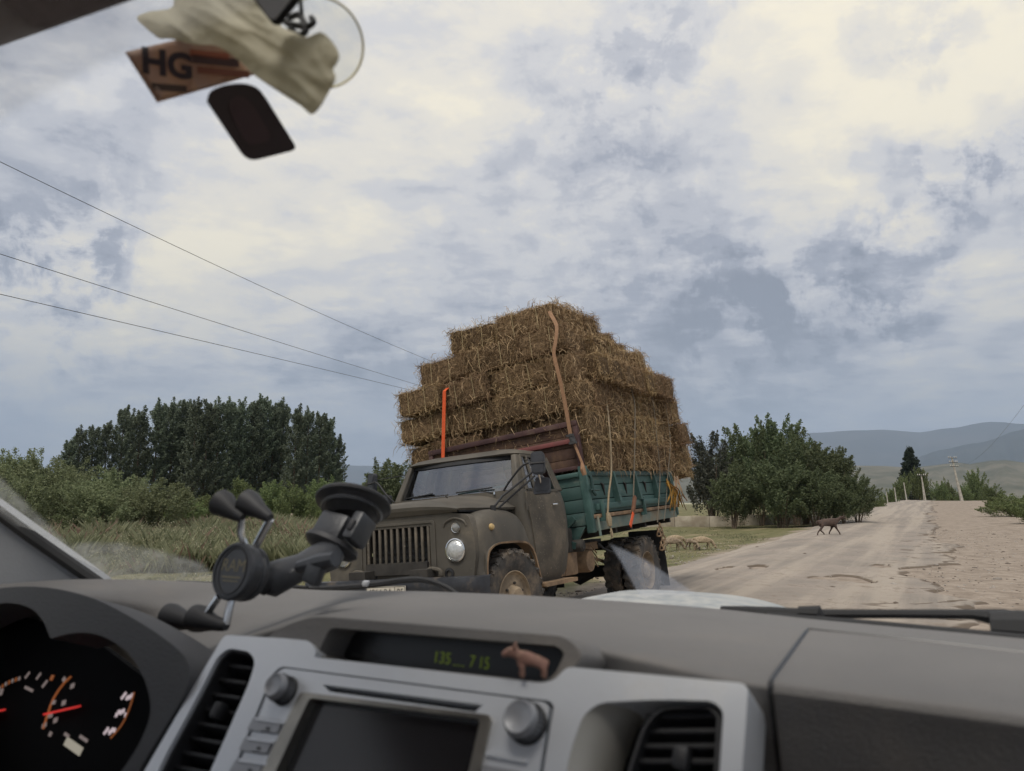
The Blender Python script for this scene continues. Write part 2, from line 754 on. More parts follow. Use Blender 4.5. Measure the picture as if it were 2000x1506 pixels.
def road_material():
    m = bpy.data.materials.new("old_asphalt")
    m.use_nodes = True
    N = NT(m.node_tree)
    b = N.n['Principled BSDF']
    b.inputs['Roughness'].default_value = .92
    b.inputs['Specular IOR Level'].default_value = .2
    o = N.coord('Object')
    n1 = N.noise(o, .5, 8, .65)
    n2 = N.noise(o, 3.2, 9, .7)
    n3 = N.noise(o, 40, 6, .75)
    rot = N.mapping(o, (.35, 3.0, 1), rot=(0, 0, math.radians(-60 + 90)))
    trk = N.noise(N.mapping(o, (1, 1, 1), rot=(0, 0, math.radians(30))), 1, 5, .6)
    tk_ = N.new('ShaderNodeMapping')
    N.l.new(N.mapping(o, (1, 1, 1), rot=(0, 0, math.radians(30))), tk_.inputs[0])
    tk_.inputs['Scale'].default_value = (1.3, .05, 1)
    trk = N.noise(tk_.outputs[0], 1, 5, .6)
    col = N.mix(N.step(n1, .35, .65), lin(129, 122, 114), lin(149, 139, 129))
    col = N.mix(N.step(trk, .42, .62, 0, .6), col, lin(170, 159, 145))
    col = N.mix(N.step(n2, .52, .72, 0, .6), col, lin(118, 102, 87))
    col = N.mix(N.step(n3, .56, .72, 0, .55), col, lin(184, 176, 164))
    col = N.mix(N.step(n3, .44, .30, 0, .55), col, lin(105, 92, 80))
    br = N.new('ShaderNodeAttribute', attribute_name='broken').outputs['Fac']
    col = N.mix(N.math('MULTIPLY', N.step(N.math('ADD', br, N.math('MULTIPLY_ADD', n2, .8, -.4)), .25, .75), .85), col, lin(92, 80, 68))
    cn = N.noise(o, 1.4, 6, .7, 1.2)
    ck = N.math('ABSOLUTE', N.math('SUBTRACT', cn, .5))
    col = N.mix(N.math('MULTIPLY', N.step(ck, .012, .0), N.step(n1, .50, .62, 0, .8)), col, lin(82, 70, 60))
    N.l.new(col, b.inputs['Base Color'])
    bn = N.new('ShaderNodeBump')
    bn.inputs['Strength'].default_value = .8
    bn.inputs['Distance'].default_value = .02
    N.l.new(N.math('ADD', n2, N.math('MULTIPLY', n3, .6)), bn.inputs['Height'])
    N.l.new(bn.outputs[0], b.inputs['Normal'])
    return m


HOLES = []        # potholes and broken edges: (s, t, rs, rt, depth)
for (u, v, w, h, _d) in [(1650, 1133, .62, .55, .05), (1480, 1110, .28, .5, .04), (1415, 1113, .25, .5, .035), (1690, 1140, .3, .3, .04), (1600, 1132, .3, .3, .03),
                     (1720, 1108, .3, .5, .03), (1780, 1115, .35, .5, .04), (1260, 1150, .3, .5, .03)]:
    p = ground_pt(u, v)
    s_, t_ = st(p.x, p.y)
    HOLES.append((s_, t_, h, w * .62, .05 + h * .03))


def build_road():
    ss = np.concatenate([np.arange(-6, 40, .12), np.geomspace(40, 175, 150)])
    nt = 110
    # ragged edges
    eL = -5.55 + np.array([.5 * noise.noise((0, s * .22, 1)) + .18 * noise.noise((0, s * 1.4, 2)) for s in ss])
    eR = .12 + np.array([1.1 * noise.noise((5, s * .13, 1)) + .45 * noise.noise((5, s * .45, 1)) + .32 * noise.noise((5, s * 1.1, 7)) + .16 * noise.noise((5, s * 3.4, 3)) for s in ss])
    eR = eR + np.exp(-((ss - 21) / 2.0) ** 2) * .55 - np.exp(-((ss - 17) / 1.2) ** 2) * .5
    k = np.linspace(0, 1, nt)
    S = np.repeat(ss[:, None], nt, 1)
    T = eL[:, None] + (eR - eL)[:, None] * k[None, :]
    X, Y = xy(S, T)
    Z = ground_z(X, Y) + .045
    wob = np.vectorize(lambda a, b: noise.noise((a * 2.2, b * 2.2, 9)))(S, T) * .9
    for (hs, ht, rs, rt, d) in HOLES:
        q = ((S - hs) / rs) ** 2 + ((T - ht) / rt) ** 2
        Z -= d * smooth01(1.2 - q + wob, 0, .5)
    rg = np.vectorize(lambda a, b: noise.noise((a * .9, b * .9, 2)) * .5 + noise.noise((a * 3.1, b * 3.1, 5)) * .35)(X, Y)
    Z += rg * .009
    edge = np.minimum(k, 1 - k)[None, :] * (eR - eL)[:, None]
    Z -= .06 * np.clip(1 - edge / .12, 0, 1)
    brk = np.zeros_like(S)
    for (hs, ht, rs, rt, d) in HOLES:
        q = ((S - hs) / rs) ** 2 + ((T - ht) / rt) ** 2 - wob
        brk = np.maximum(brk, 1 - smooth01(q, .9, 1.7))
    cr = np.vectorize(lambda a, b: abs(noise.noise((a * .55, b * .55, 6)) + .45 * noise.noise((a * 1.7, b * 1.7, 2))))(S, T)
    near_r = smooth01(T, -2.6, .2)
    brk = np.maximum(brk, (1 - smooth01(cr, .02, .09)) * near_r * .9)
    brk = np.maximum(brk, (1 - smooth01((eR[:, None] - T), .05, .35)) * smooth01(cr, .0, .25))
    Z -= brk * .018
    V = np.stack([X, Y, Z], -1).reshape(-1, 3)
    ns = len(ss)
    i, j = np.meshgrid(np.arange(ns - 1), np.arange(nt - 1), indexing='ij')
    a = (i * nt + j)
    Fc = np.stack([a, a + 1, a + nt + 1, a + nt], -1).reshape(-1, 4)
    rme = mesh_np('road', V, Fc, road_material(), True)
    at = rme.attributes.new('broken', 'FLOAT', 'POINT')
    at.data.foreach_set('value', brk.ravel().astype(np.float32))
    link('road', rme, kind='structure')


build_ground()
build_road()


# ------------------------------------------------------------------ mountains and hills
def range_mesh(name, pts, D, c1, c2, seed, rough=.06, nscale=1.0, depth=.35):
    us = np.linspace(pts[0][0], pts[-1][0], 260)
    vs = np.interp(us, [p[0] for p in pts], [p[1] for p in pts])
    rows = 40
    V = []
    for j in range(rows):
        k = j / (rows - 1)               # 0 front foot .. 0.6 ridge .. 1 back foot
        for u, v in zip(us, vs):
            r = ray(u, v)
            r = r / math.hypot(r[0], r[1])
            top = EYE + r[2] * D
            d = D * (1 - depth * .6 + depth * k)
            prof = min(1.0, k / .6) if k <= .6 else max(0, 1 - (k - .6) / .4)
            prof = prof ** .8
            az = math.atan2(r[0], r[1])
            nz = noise.fractal((az * 22 * nscale, k * 3.5, seed), 1.0, 2.1, 6)
            ridge = abs(noise.noise((az * 40 * nscale + nz * .4, k * 1.3, seed + 3)))
            z = -20 + (top + 20) * prof * (1 + (.35 * nz - .5 * ridge + .1) * (1 - prof) * 1.0) + top * rough * nz * .35
            V.append((r[0] * d, r[1] * d, z))
    n = len(us)
    i, j = np.meshgrid(np.arange(rows - 1), np.arange(n - 1), indexing='ij')
    a = i * n + j
    Fc = np.stack([a, a + 1, a + n + 1, a + n], -1).reshape(-1, 4)
    m = bpy.data.materials.new(name)
    m.use_nodes = True
    N = NT(m.node_tree)
    b = N.n['Principled BSDF']
    b.inputs['Roughness'].default_value = 1
    b.inputs['Specular IOR Level'].default_value = 0
    o = N.coord('Object')
    f = N.noise(N.mapping(o, (1 / D * 14, 1 / D * 14, 1 / D * 40)), 1.0, 9, .65, .3)
    N.l.new(N.mix(N.step(f, .38, .62), c1, c2), b.inputs['Base Color'])
    me = mesh_np(name, V, Fc, m, True)
    return link(name, me, kind='structure')


range_mesh('far_mountains', [(-900, 925), (0, 930), (400, 920), (690, 908), (900, 915), (1300, 880), (1480, 852), (1560, 846), (1620, 842), (1720, 838), (1800, 843), (1840, 836), (1868, 834), (1905, 826), (1930, 822), (1960, 824), (2000, 829), (2100, 822), (2300, 835), (2700, 860)],
           14000, (.035, .04, .035), (.06, .058, .05), 3, .05)
range_mesh('near_mountains', [(1640, 965), (1700, 935), (1760, 912), (1800, 890), (1840, 877), (1880, 868), (1920, 862), (1940, 857), (1970, 845), (2000, 837), (2100, 815), (2250, 800), (2500, 830), (2800, 880)],
           9500, (.028, .034, .028), (.045, .048, .038), 8, .06, 1.6)
range_mesh('hills', [(-900, 960), (600, 960), (1300, 935), (1500, 915), (1640, 908), (1700, 909), (1780, 912), (1830, 908), (1868, 902), (1890, 906), (1930, 900), (1960, 897), (2000, 903), (2100, 895), (2300, 910), (2700, 930)],
           3600, (.085, .085, .055), (.16, .145, .105), 14, .05, 2.6, .5)

# ------------------------------------------------------------------ trees, bushes, grass
BARK = mat('bark', lin(88, 74, 60), lin(120, 104, 86), 8, .9, bump=.6, bscale=30)
LEAF_POPLAR = leaf_mat('poplar_leaves', (.10, .128, .09), (.23, .265, .185))
LEAF_WILLOW = leaf_mat('willow_leaves', (.125, .155, .075), (.285, .315, .17))
LEAF_SHRUB = leaf_mat('shrub_leaves', (.078, .104, .052), (.185, .215, .11))
LEAF_CONIFER = leaf_mat('conifer_needles', (.020, .032, .020), (.050, .068, .040))
LEAF_BUSH = leaf_mat('bush_leaves', (.10, .135, .055), (.235, .275, .115))


def leaf_cloud(P, size, flat=.0):
    """one small rhombic leaf at each point"""
    n = len(P)
    d1 = rng.normal(size=(n, 3))
    d1 /= np.linalg.norm(d1, axis=1)[:, None]
    d2 = rng.normal(size=(n, 3))
    d2 -= d1 * (d1 * d2).sum(1)[:, None]
    d2 /= np.linalg.norm(d2, axis=1)[:, None]
    sz = (size * rng.uniform(.55, 1.35, n))[:, None]
    V = np.stack([P - d1 * sz, P + d2 * sz * .5, P + d1 * sz, P - d2 * sz * .5], 1).reshape(-1, 3)
    return V, np.arange(n * 4).reshape(-1, 4)


def crown_points(shoots, per, spread):
    """leaves strung along bent shoots; each shoot (base, tip)"""
    out = []
    for (b, t) in shoots:
        b, t = np.array(b), np.array(t)
        L = np.linalg.norm(t - b)
        k = rng.uniform(.15, 1.0, per) ** .75
        sag = np.array([0, 0, -.10 * L])
        pos = b + (t - b) * k[:, None] + sag * (k * (1 - k) * -1.5)[:, None]
        pos += rng.normal(size=(per, 3)) * (spread * (1.15 - k))[:, None]
        out.append(pos)
    return np.concatenate(out)


def wood(shoots, trunk_pts, trunk_r, nsh, rsh):
    g = G()
    g.tube(trunk_pts, trunk_r, 7)
    for (b, t) in shoots[:nsh]:
        b, t = Vector(b), Vector(t)
        mid = b.lerp(t, .5) + Vector((0, 0, .05 * (t - b).length))
        g.tube([b, mid, t], [rsh, rsh * .6, rsh * .15], 4)
    return g


def poplar_proto(h, w, seed):
    r = random.Random(seed)
    shoots = []
    n = int(76 + h * 3)
    for i in range(n):
        z = h * (.05 + .91 * (i / n) ** .9)
        k = z / h
        rad = w * .5 * (math.sin(math.pi * min(1, max(0.03, k * .93 + .05)) ** .8) ** .7) * r.uniform(.65, 1.12)
        a = r.uniform(0, 6.283)
        tip = (math.cos(a) * rad, math.sin(a) * rad, z + h * .10 * r.uniform(.5, 1.3))
        shoots.append(((math.cos(a) * rad * .1, math.sin(a) * rad * .1, z - h * .03), tip))
    shoots.append(((0, 0, h * .86), (r.uniform(-.1, .1) * w, 0, h * 1.02)))
    P = crown_points(shoots, 150, .036 * h * .55)
    V, Fc = leaf_cloud(P, .10)
    tr = [(0, 0, -.3), (.05, 0, h * .3), (0, .05, h * .65), (0, 0, h * .97)]
    return mesh_np('crown', V, Fc, LEAF_POPLAR), wood(shoots, tr, [.17, .13, .08, .02], 30, .03).mesh('trunk')


def bush_proto(h, w, seed, leafm, leaf=.10, n=90, per=70, spread=.22, up=.5, low=.05):
    r = random.Random(seed)
    shoots = []
    lobes = [(r.uniform(-.28, .28) * w, r.uniform(-.28, .28) * w, r.uniform(.6, 1.0)) for _ in range(7)]
    for i in range(n):
        lx, ly, lh = lobes[i % len(lobes)]
        a = r.uniform(0, 6.283)
        el = math.asin(r.uniform(-.15, 1))
        rx = w * .27 * r.uniform(.75, 1.15)
        cz = h * lh * .55
        tip = (lx + math.cos(a) * math.cos(el) * rx, ly + math.sin(a) * math.cos(el) * rx, max(h * low, cz + math.sin(el) * h * lh * .45 * r.uniform(.8, 1.15)))
        bz = max(0, tip[2] - h * up * r.uniform(.4, .8))
        shoots.append(((lx * .5 + (tip[0] - lx) * .3, ly * .5 + (tip[1] - ly) * .3, bz), tip))
    P = crown_points(shoots, per, spread)
    P[:, 2] = np.maximum(P[:, 2] * h / np.percentile(P[:, 2], 99.7), .02)
    V, Fc = leaf_cloud(P, leaf)
    g = G()
    for i in range(6):
        lx, ly, lh = lobes[i % 7]
        g.tube([(lx * .15, ly * .15, -.2), (lx * .5, ly * .5, h * .3), (lx, ly, h * lh * .75)], [.06 * w / 4, .045 * w / 4, .012], 6)
    for (b, t) in shoots[::4]:
        g.tube([b, t], [.016, .004], 3)
    return mesh_np('crown', V, Fc, leafm), g.mesh('trunk')


def conifer_proto(h, w, seed):
    r = random.Random(seed)
    shoots = []
    for i in range(240):
        k = (i / 240) ** .9
        z = h * (.12 + .86 * k)
        rad = w * .5 * (1 - k) ** .6 * (.94 + .10 * math.sin(k * 21 + seed)) * r.uniform(.8, 1.1) + .15
        a = r.uniform(0, 6.283)
        shoots.append(((0, 0, z), (math.cos(a) * rad, math.sin(a) * rad, z + h * .03)))
    P = crown_points(shoots, 110, .34)
    V, Fc = leaf_cloud(P, .12)
    return mesh_np('crown', V, Fc, LEAF_CONIFER), wood(shoots, [(0, 0, -.3), (0, 0, h * .5), (0, 0, h * .98)], [.3, .2, .03], 40, .03).mesh('trunk')


def plant(name, proto, x, y, rz, sc, label, cat, group=None, z=None, scz=None):
    z = gz(x, y) - .05 if z is None else z
    M = Matrix.Translation((x, y, z)) @ Matrix.Rotation(rz, 4, 'Z') @ Matrix.Diagonal((sc, sc, scz or sc, 1))
    root = empty(name, M, label=label, cat=cat, group=group)
    link('crown', proto[0], parent=root)
    link('trunk', proto[1], BARK, parent=root)
    return root


ORD = ['first', 'second', 'third', 'fourth', 'fifth', 'sixth', 'seventh', 'eighth', 'ninth', 'tenth', 'eleventh', 'twelfth', 'thirteenth', 'fourteenth',
       'fifteenth', 'sixteenth', 'seventeenth', 'eighteenth', 'nineteenth', 'twentieth', 'twenty-first', 'twenty-second', 'twenty-third', 'twenty-fourth', 'twenty-fifth', 'twenty-sixth']

# the grove of poplars across the meadow: (pixel column, pixel row of the top)
POP = [poplar_proto(13.0, 3.2, s) for s in range(6)]
tops = [(138, 858), (160, 838), (186, 834), (212, 826), (244, 797), (278, 802), (312, 788), (342, 786), (362, 784), (386, 783), (408, 787), (430, 786), (452, 784), (474, 786),
        (497, 786), (516, 776), (538, 792), (554, 786), (580, 797), (604, 803), (628, 808), (646, 820), (662, 852)]
for i, (u, v) in enumerate(tops):
    d = 84 + (i * 37 % 9) * 1.1 - 4
    p = far(u, v, d)
    g0 = gz(p.x, p.y)
    h = p.z - g0
    plant('poplar_tree', POP[i % 6], p.x, p.y, i * 1.7, max(.8, min(1.25, h / 13.0 * 1.05)), f"dark green poplar, {ORD[i]} from the left in the front row of the grove", 'tree',
          'poplars of the grove beyond the meadow', g0 - .1, h / 13.0 / 1.02)
k = 0
for i in range(0, len(tops) - 1):
    if i % 2 == 0 and 2 < i < 22:
        u, v = (tops[i][0] + tops[i + 1][0]) / 2, max(tops[i][1], tops[i + 1][1]) + 6
        p = far(u, v, 92)
        g0 = gz(p.x, p.y)
        h = p.z - g0
        plant('poplar_tree', POP[(i + 3) % 6], p.x, p.y, i * 2.1, 1.15, f"poplar filling the gap behind the {ORD[i]} and {ORD[i + 1]} poplars of the front row", 'tree',
              'poplars of the grove beyond the meadow', g0 - .1, h / 13.0 / 1.02)
        k += 1

WIL = [bush_proto(4.6, 5.4, 40 + s, LEAF_WILLOW, .066, 150, 170, .26, .55) for s in range(3)]
wl = [(-60, 878, 47, 1.15, 'big grey green willow bush cut by the left edge of the picture'), (40, 868, 58, 1.2, 'tall rounded willow bush left of the grove, above the windscreen pillar'),
      (110, 880, 56, 1.1, 'willow bush whose top meets the foot of the leftmost poplars'), (62, 912, 44, .95, 'low willow bush in front of the tall rounded one by the pillar'), (195, 934, 42, .95, 'bright rounded willow bush standing foremost at the meadow edge'),
      (248, 908, 52, 1.05, 'willow bush behind and right of the foremost rounded one'), (300, 928, 44, .95, 'willow bush sloping down to the right at the end of the willow row'),
      (150, 905, 62, 1.0, 'willow bush filling the gap below the leftmost poplars')]
for i, (u, v, d, w, lab) in enumerate(wl):
    p = far(u, v, d)
    g0 = gz(p.x, p.y)
    plant('willow_bush', WIL[i % 3], p.x, p.y, i * 2.3, w, lab, 'bush', 'willow bushes at the meadow edge', g0 - .1, (p.z - g0) / 4.8)
LOW = [bush_proto(3.4, 4.6, 60 + s, LEAF_BUSH, .07, 110, 150, .24, .6) for s in range(3)]
lowb = [(400, 958, 66, 1.0, 'low dark bush under the middle of the grove'), (470, 936, 70, 1.05, 'yellowish green bush at the foot of the grove, above the phone holder'), (525, 940, 66, 1.0, 'light green bush right of the yellowish one under the grove'),
        (585, 945, 62, 1.0, 'bush between the grove and the black suction cup'), (640, 935, 66, 1.1, 'light green bush under the right end of the grove'), (690, 945, 66, 1.0, 'bush in the gap between the grove and the small leafy tree'),
        (360, 965, 62, .9, 'low bush right of the willow row')]
for i, (u, v, d, w, lab) in enumerate(lowb):
    p = far(u, v, d)
    g0 = gz(p.x, p.y)
    plant('bush', LOW[i % 3], p.x, p.y, i * 1.3, w, lab, 'bush', 'low bushes under the grove', g0 - .1, (p.z - g0) / 3.3)
# small leafy tree by the truck
t1 = bush_proto(4.6, 4.4, 81, LEAF_SHRUB, .08, 120, 140, .22, .45, .2)
p = far(752, 897, 52)
plant('leafy_tree', t1, p.x, p.y, .4, 1.3, 'small leafy tree between the grove and the truck cab', 'tree', None, gz(p.x, p.y) - .1, (p.z - gz(p.x, p.y)) / 4.5)
# thick shrubs behind the wall on the right
SH = [bush_proto(6.2, 5.0, 90 + s, LEAF_SHRUB, .078, 190, 175, .24, .42, .03) for s in range(3)]
SHU = [bush_proto(6.2, 3.4, 96 + s, LEAF_SHRUB, .078, 60, 120, .15, .5, .1) for s in range(2)]
LEAF_GREY = leaf_mat('silver_leaves', (.065, .070, .050), (.125, .13, .10))
SHG = bush_proto(5.6, 4.2, 99, LEAF_GREY, .075, 130, 150, .22, .45, .05)
shr = [(1385, 848, 50, .95, 'grey green shrub showing just behind the hay at the rear of the truck', SHG), (1450, 838, 52, 1.0, 'tall dark shrub with upright shoots, second behind the low wall', SH[0]), (1505, 818, 50, .95, 'tallest shrub behind the low wall, with loose top shoots', SH[1]),
       (1560, 838, 49, 1.0, 'broad dark shrub behind the wall above the walking goat', SH[2]), (1612, 868, 47, .75, 'shrub at the right shoulder of the shrub mass', SH[0]), (1668, 928, 46, .5, 'low shrub at the right end of the wall', SH[1]),
       (1425, 905, 46, .8, 'low shrub in front at the left end of the wall', SH[2]), (1520, 900, 45, .85, 'low shrub filling the front above the middle of the wall', SH[0]),
       (1585, 915, 45, .7, 'low shrub in front above the right part of the wall', SH[1]), (1545, 832, 48, .8, 'cluster of upright leafy shoots above the shrub mass', SHU[0]), (1478, 828, 49, .8, 'cluster of upright leafy shoots left of the tallest shrub', SHU[1]),
       (1645, 945, 45, .45, 'small rounded shrub beside the end of the wall', SH[2])]
for i, (u, v, d, w, lab, pr) in enumerate(shr):
    p = far(u, v, d)
    g0 = gz(p.x, p.y)
    hh = (5.5 if pr is SHG else 6.1)
    plant('shrub', pr, p.x, p.y, i * 1.9, w, lab, 'shrub', 'shrubs behind the low wall', g0 - .1, (p.z - g0) / hh)
# trees by the crest of the road
con = conifer_proto(11, 6.6, 5)
p = far(1776, 876, 165)
plant('conifer_tree', con, p.x, p.y, 0, 1.0, 'dark conical tree by the crest of the road', 'tree', None, -.6, (p.z + .6) / 11)
farb = [(1757, 926, 158, .95, 'leafy bush left of the conical tree'), (1790, 915, 160, 1.2, 'dense bush at the foot of the conical tree'), (1833, 940, 165, .9, 'bush right of the conical tree'), (1850, 936, 172, .9, 'brownish bush behind the tall pole'),
        (1905, 918, 178, 1.25, 'largest green bush right of the tall pole'), (1935, 945, 168, 1.0, 'bush sloping down right of the largest bush by the crest'), (1880, 945, 170, .9, 'bush at the foot of the tall pole'),
        (1735, 955, 120, .7, 'scrubby bush on the verge left of the crest'), (1712, 965, 90, .5, 'scrubby bush on the verge past the end of the wall')]
for i, (u, v, d, w, lab) in enumerate(farb):
    p = far(u, v, d)
    plant('bush', LOW[i % 3], p.x, p.y, i * 1.1, w, lab, 'bush', 'bushes around the crest of the road', min(gz(p.x, p.y), p.z - 3.0) - .2, (p.z - min(gz(p.x, p.y), p.z - 3.0)) / 3.3)
vb = [(1945, 968, 80, .75, 'low bush on the right verge, farthest of three'), (1985, 962, 62, .85, 'low bush on the right verge, middle of three'), (2030, 955, 50, .8, 'low bush on the right verge at the picture edge')]
for i, (u, v, d, w, lab) in enumerate(vb):
    p = far(u, v, d)
    plant('bush', LOW[(i + 1) % 3], p.x, p.y, i * 2.1, w, lab, 'bush', 'low bushes on the right verge', gz(p.x, p.y) - .15, max(.3, (p.z - gz(p.x, p.y)) / 3.3))


def nz2(P, sc, seed):
    return np.array([noise.noise((p[0] * sc, p[1] * sc, seed)) for p in P])


def blades(name, m, pts, hmin, hmax, width, lean=.35):
    n = len(pts)
    h = rng.uniform(hmin, hmax, n) * np.clip(.75 + 1.1 * nz2(pts, .33, 21) + .5 * nz2(pts, 1.3, 4), .28, 1.5)
    a = rng.uniform(0, 2 * math.pi, n)
    side = np.stack([np.cos(a), np.sin(a), np.zeros(n)], -1) * (width * rng.uniform(.6, 1.3, n))[:, None]
    b = rng.uniform(0, 2 * math.pi, n)
    ln = np.stack([np.cos(b), np.sin(b), np.zeros(n)], -1) * (lean * h * rng.uniform(.2, 1, n))[:, None]
    up = np.zeros((n, 3))
    up[:, 2] = h
    P = np.asarray(pts)
    V = np.stack([P - side, P + side, P + up * .6 + ln * .35 + side * .6, P + up + ln], 1).reshape(-1, 3)
    i = np.arange(n) * 4
    Fc = np.concatenate([np.stack([i, i + 1, i + 2], -1), np.stack([i, i + 2, i + 3], -1)])
    o = link(name, mesh_np(name, V, Fc, m), kind='stuff')
    return o


def scatter(n, u0, u1, d0, d1, keep=None, power=1.6):
    """points on the terrain between two sight columns, denser near"""
    u = rng.uniform(u0, u1, n)
    d = d0 + (d1 - d0) * rng.uniform(0, 1, n) ** power
    az = np.arctan2((u - 1000) / F, math.cos(PITCH))
    X, Y = np.sin(az) * d, np.cos(az) * d
    P = np.stack([X, Y, ground_z(X, Y) - .02], -1)
    if keep is not None:
        P = P[keep(P)]
    return P


GR_MEADOW = leaf_mat('meadow_grass', (.135, .145, .075), (.33, .325, .20), .7)
GR_DRY = leaf_mat('dry_seedheads', (.22, .145, .10), (.38, .28, .20), .8)
GR_SHORT = leaf_mat('short_grass', (.085, .095, .05), (.19, .185, .11), .7)
def meadow_edge(P):
    return np.hypot(P[:, 0], P[:, 1]) > 21.5 + 5.5 * nz2(P, .16, 12) + 2.0 * nz2(P, .7, 13)


P = scatter(200000, -250, 640, 17, 56, lambda P: meadow_edge(P) & (nz2(P, .25, 1) > -.45) & (st(P[:, 0], P[:, 1])[1] < -9.0))
blades('tall_grass', GR_MEADOW, P, .26, .85, .0042, .75)
P = scatter(22000, -250, 640, 17, 54, lambda P: meadow_edge(P) & (nz2(P, .30, 5) > -.08) & (st(P[:, 0], P[:, 1])[1] < -9.0))
blades('dry_weeds', GR_DRY, P, .3, .95, .005, .7)
# seed heads and thistle tops floating over the meadow on their stems
P = scatter(34000, -250, 640, 18, 54, lambda P: meadow_edge(P) & (nz2(P, .30, 9) > -.15) & (st(P[:, 0], P[:, 1])[1] < -9.0))
P[:, 2] += rng.uniform(.35, 1.05, len(P)) * np.clip(.75 + 1.1 * nz2(P, .33, 21), .3, 1.5)
V, Fc = leaf_cloud(P, .026)
link('seed_heads', mesh_np('seed_heads', V, Fc, leaf_mat('seed_heads', (.26, .22, .13), (.46, .42, .30), .8)), kind='stuff')
P = scatter(75000, -300, 1000, 9, 34, lambda P: (nz2(P, .5, 8) + .6 * nz2(P, 1.9, 9) > -.25) & (st(P[:, 0], P[:, 1])[1] < -6.2), 1.3)
blades('short_grass', GR_SHORT, P, .02, .11, .007, .9)
P = scatter(9000, -300, 1000, 10, 34, lambda P: (nz2(P, .8, 3) > .05) & (st(P[:, 0], P[:, 1])[1] < -6.2), 1.3)
P[:, 2] += rng.uniform(.02, .13, len(P))
V, Fc = leaf_cloud(P, .02)
link('wild_flowers', mesh_np('wild_flowers', V, Fc, leaf_mat('pale_flowers', (.45, .43, .36), (.68, .66, .58), .9)), kind='stuff')
P = scatter(50000, 1150, 1760, 17, 70, lambda P: (nz2(P, .45, 3) + .25 * (-6.5 - st(P[:, 0], P[:, 1])[1]) > .05) & (st(P[:, 0], P[:, 1])[1] < -5.9), 1.3)
blades('verge_grass', GR_SHORT, P, .02, .09, .009, .9)
P = scatter(16000, 1850, 2300, 22, 110, lambda P: (st(P[:, 0], P[:, 1])[1] > 8.0 + 1.0 * nz2(P, .3, 4)), 1.2)
blades('right_verge_grass', GR_SHORT, P, .08, .4, .02, .8)

# pebbles on the road and the verge (real little stones, too many to count)
def pebbles():
    ico = bmesh.new()
    bmesh.ops.create_icosphere(ico, subdivisions=1, radius=1)
    base = np.array([v.co[:] for v in ico.verts])
    fc = np.array([[v.index for v in f.verts] for f in ico.faces])
    ico.free()
    pts = []
    for n, t0, t1, s0, s1 in ((900, -8.5, -5.0, 8, 30), (2200, -.2, 7.5, 6, 40), (500, -5.5, .2, 6, 25), (700, -16, -8, 12, 30)):
        s = s0 + (s1 - s0) * rng.uniform(0, 1, n) ** 1.3
        t = rng.uniform(t0, t1, n)
        x, y = xy(s, t)
        pts.append(np.stack([x, y, ground_z(x, y) + np.where((t > -5.4) & (t < .1), .03, 0.0)], -1))
    P = np.concatenate(pts)
    sz = rng.uniform(.008, .03, len(P)) * (1 + 1.5 * (rng.uniform(0, 1, len(P)) > .96))
    sc = np.stack([sz * rng.uniform(.7, 1.4, len(P)), sz * rng.uniform(.7, 1.4, len(P)), sz * .6], -1)
    V = (P[:, None, :] + base[None] * sc[:, None, :]).reshape(-1, 3)
    Fc = (fc[None] + (np.arange(len(P)) * len(base))[:, None, None]).reshape(-1, 3)
    m = leaf_mat('pebble', lin(132, 120, 106), lin(205, 198, 188), .95)
    link('gravel', mesh_np('gravel', V, Fc, m, True), kind='stuff')


pebbles()

# ------------------------------------------------------------------ low wall, rubble heap, poles, wires
CONC = mat('old_concrete', lin(150, 138, 120), lin(182, 172, 154), 1.2, .9, bump=.5, bscale=14, dust=lin(122, 110, 92), dscale=.8, damt=(.5, .75))


def wall_line(name, a, b, hgt, label, n):
    a, b = Vector(a), Vector(b)
    d = (b - a)
    L = d.length / n
    ang = math.atan2(d.y, d.x)
    root = empty(name, Matrix.Translation(a) @ Matrix.Rotation(ang, 4, 'Z'), label=label, cat='wall')
    for i in range(n):
        wx = a + d * ((i + .5) / n)
        g = G().box((L * (i + .5), 0, gz(wx.x, wx.y) - a.z + hgt / 2 - .1), (L - .03, .16, hgt + .2 + random.uniform(-.02, .02)), bev=.015)
        g.obj('wall_panel', CONC, root)


wa, wb = ground_pt(1180, 1032), ground_pt(1655, 1016)
wall_line('low_concrete_wall', wa, wb, .68, 'low pale concrete wall below the shrubs behind the grazing sheep', 7)
wa, wb = ground_pt(430, 1026), ground_pt(700, 1028)
wall_line('low_concrete_wall', wa, wb, .42, 'low pale wall beyond the meadow, seen left of the black suction cup', 5)
g = G()
pw = far(570, 1003, (ground_pt(570, 1026) - Vector((0, 0, EYE))).length - .6)
g.box((pw.x, pw.y, (pw.z + gz(pw.x, pw.y)) / 2), (.14, .14, pw.z - gz(pw.x, pw.y)), bev=.02)
g.obj('marker_post', CONC, label='short pale post standing by the far low wall left of the truck', cat='post')

# earth heap
hp = ground_pt(545, 1052)
me = bpy.data.meshes.new('earth_heap')
bm = bmesh.new()
bmesh.ops.create_grid(bm, x_segments=40, y_segments=40, size=1)
for v in bm.verts:
    r = math.hypot(v.co.x, v.co.y)
    q = max(0, 1 - r)
    v.co.z = .92 * q ** .85 + (.11 * noise.noise(v.co * 4) + .05 * noise.noise(v.co * 11)) * (q > 0) - .05
    v.co.x *= 2.1
    v.co.y *= 1.7
bm.to_mesh(me)
bm.free()
me.polygons.foreach_set('use_smooth', np.ones(len(me.polygons), bool))
link('earth_heap', me, mat('heap_earth', lin(150, 120, 92), lin(186, 160, 130), 5, .95, bump=.8, bscale=22), M=Matrix.Translation(hp + Vector((0, .6, -.02))), label='heap of bare brown earth at the right end of the meadow', cat='mound')

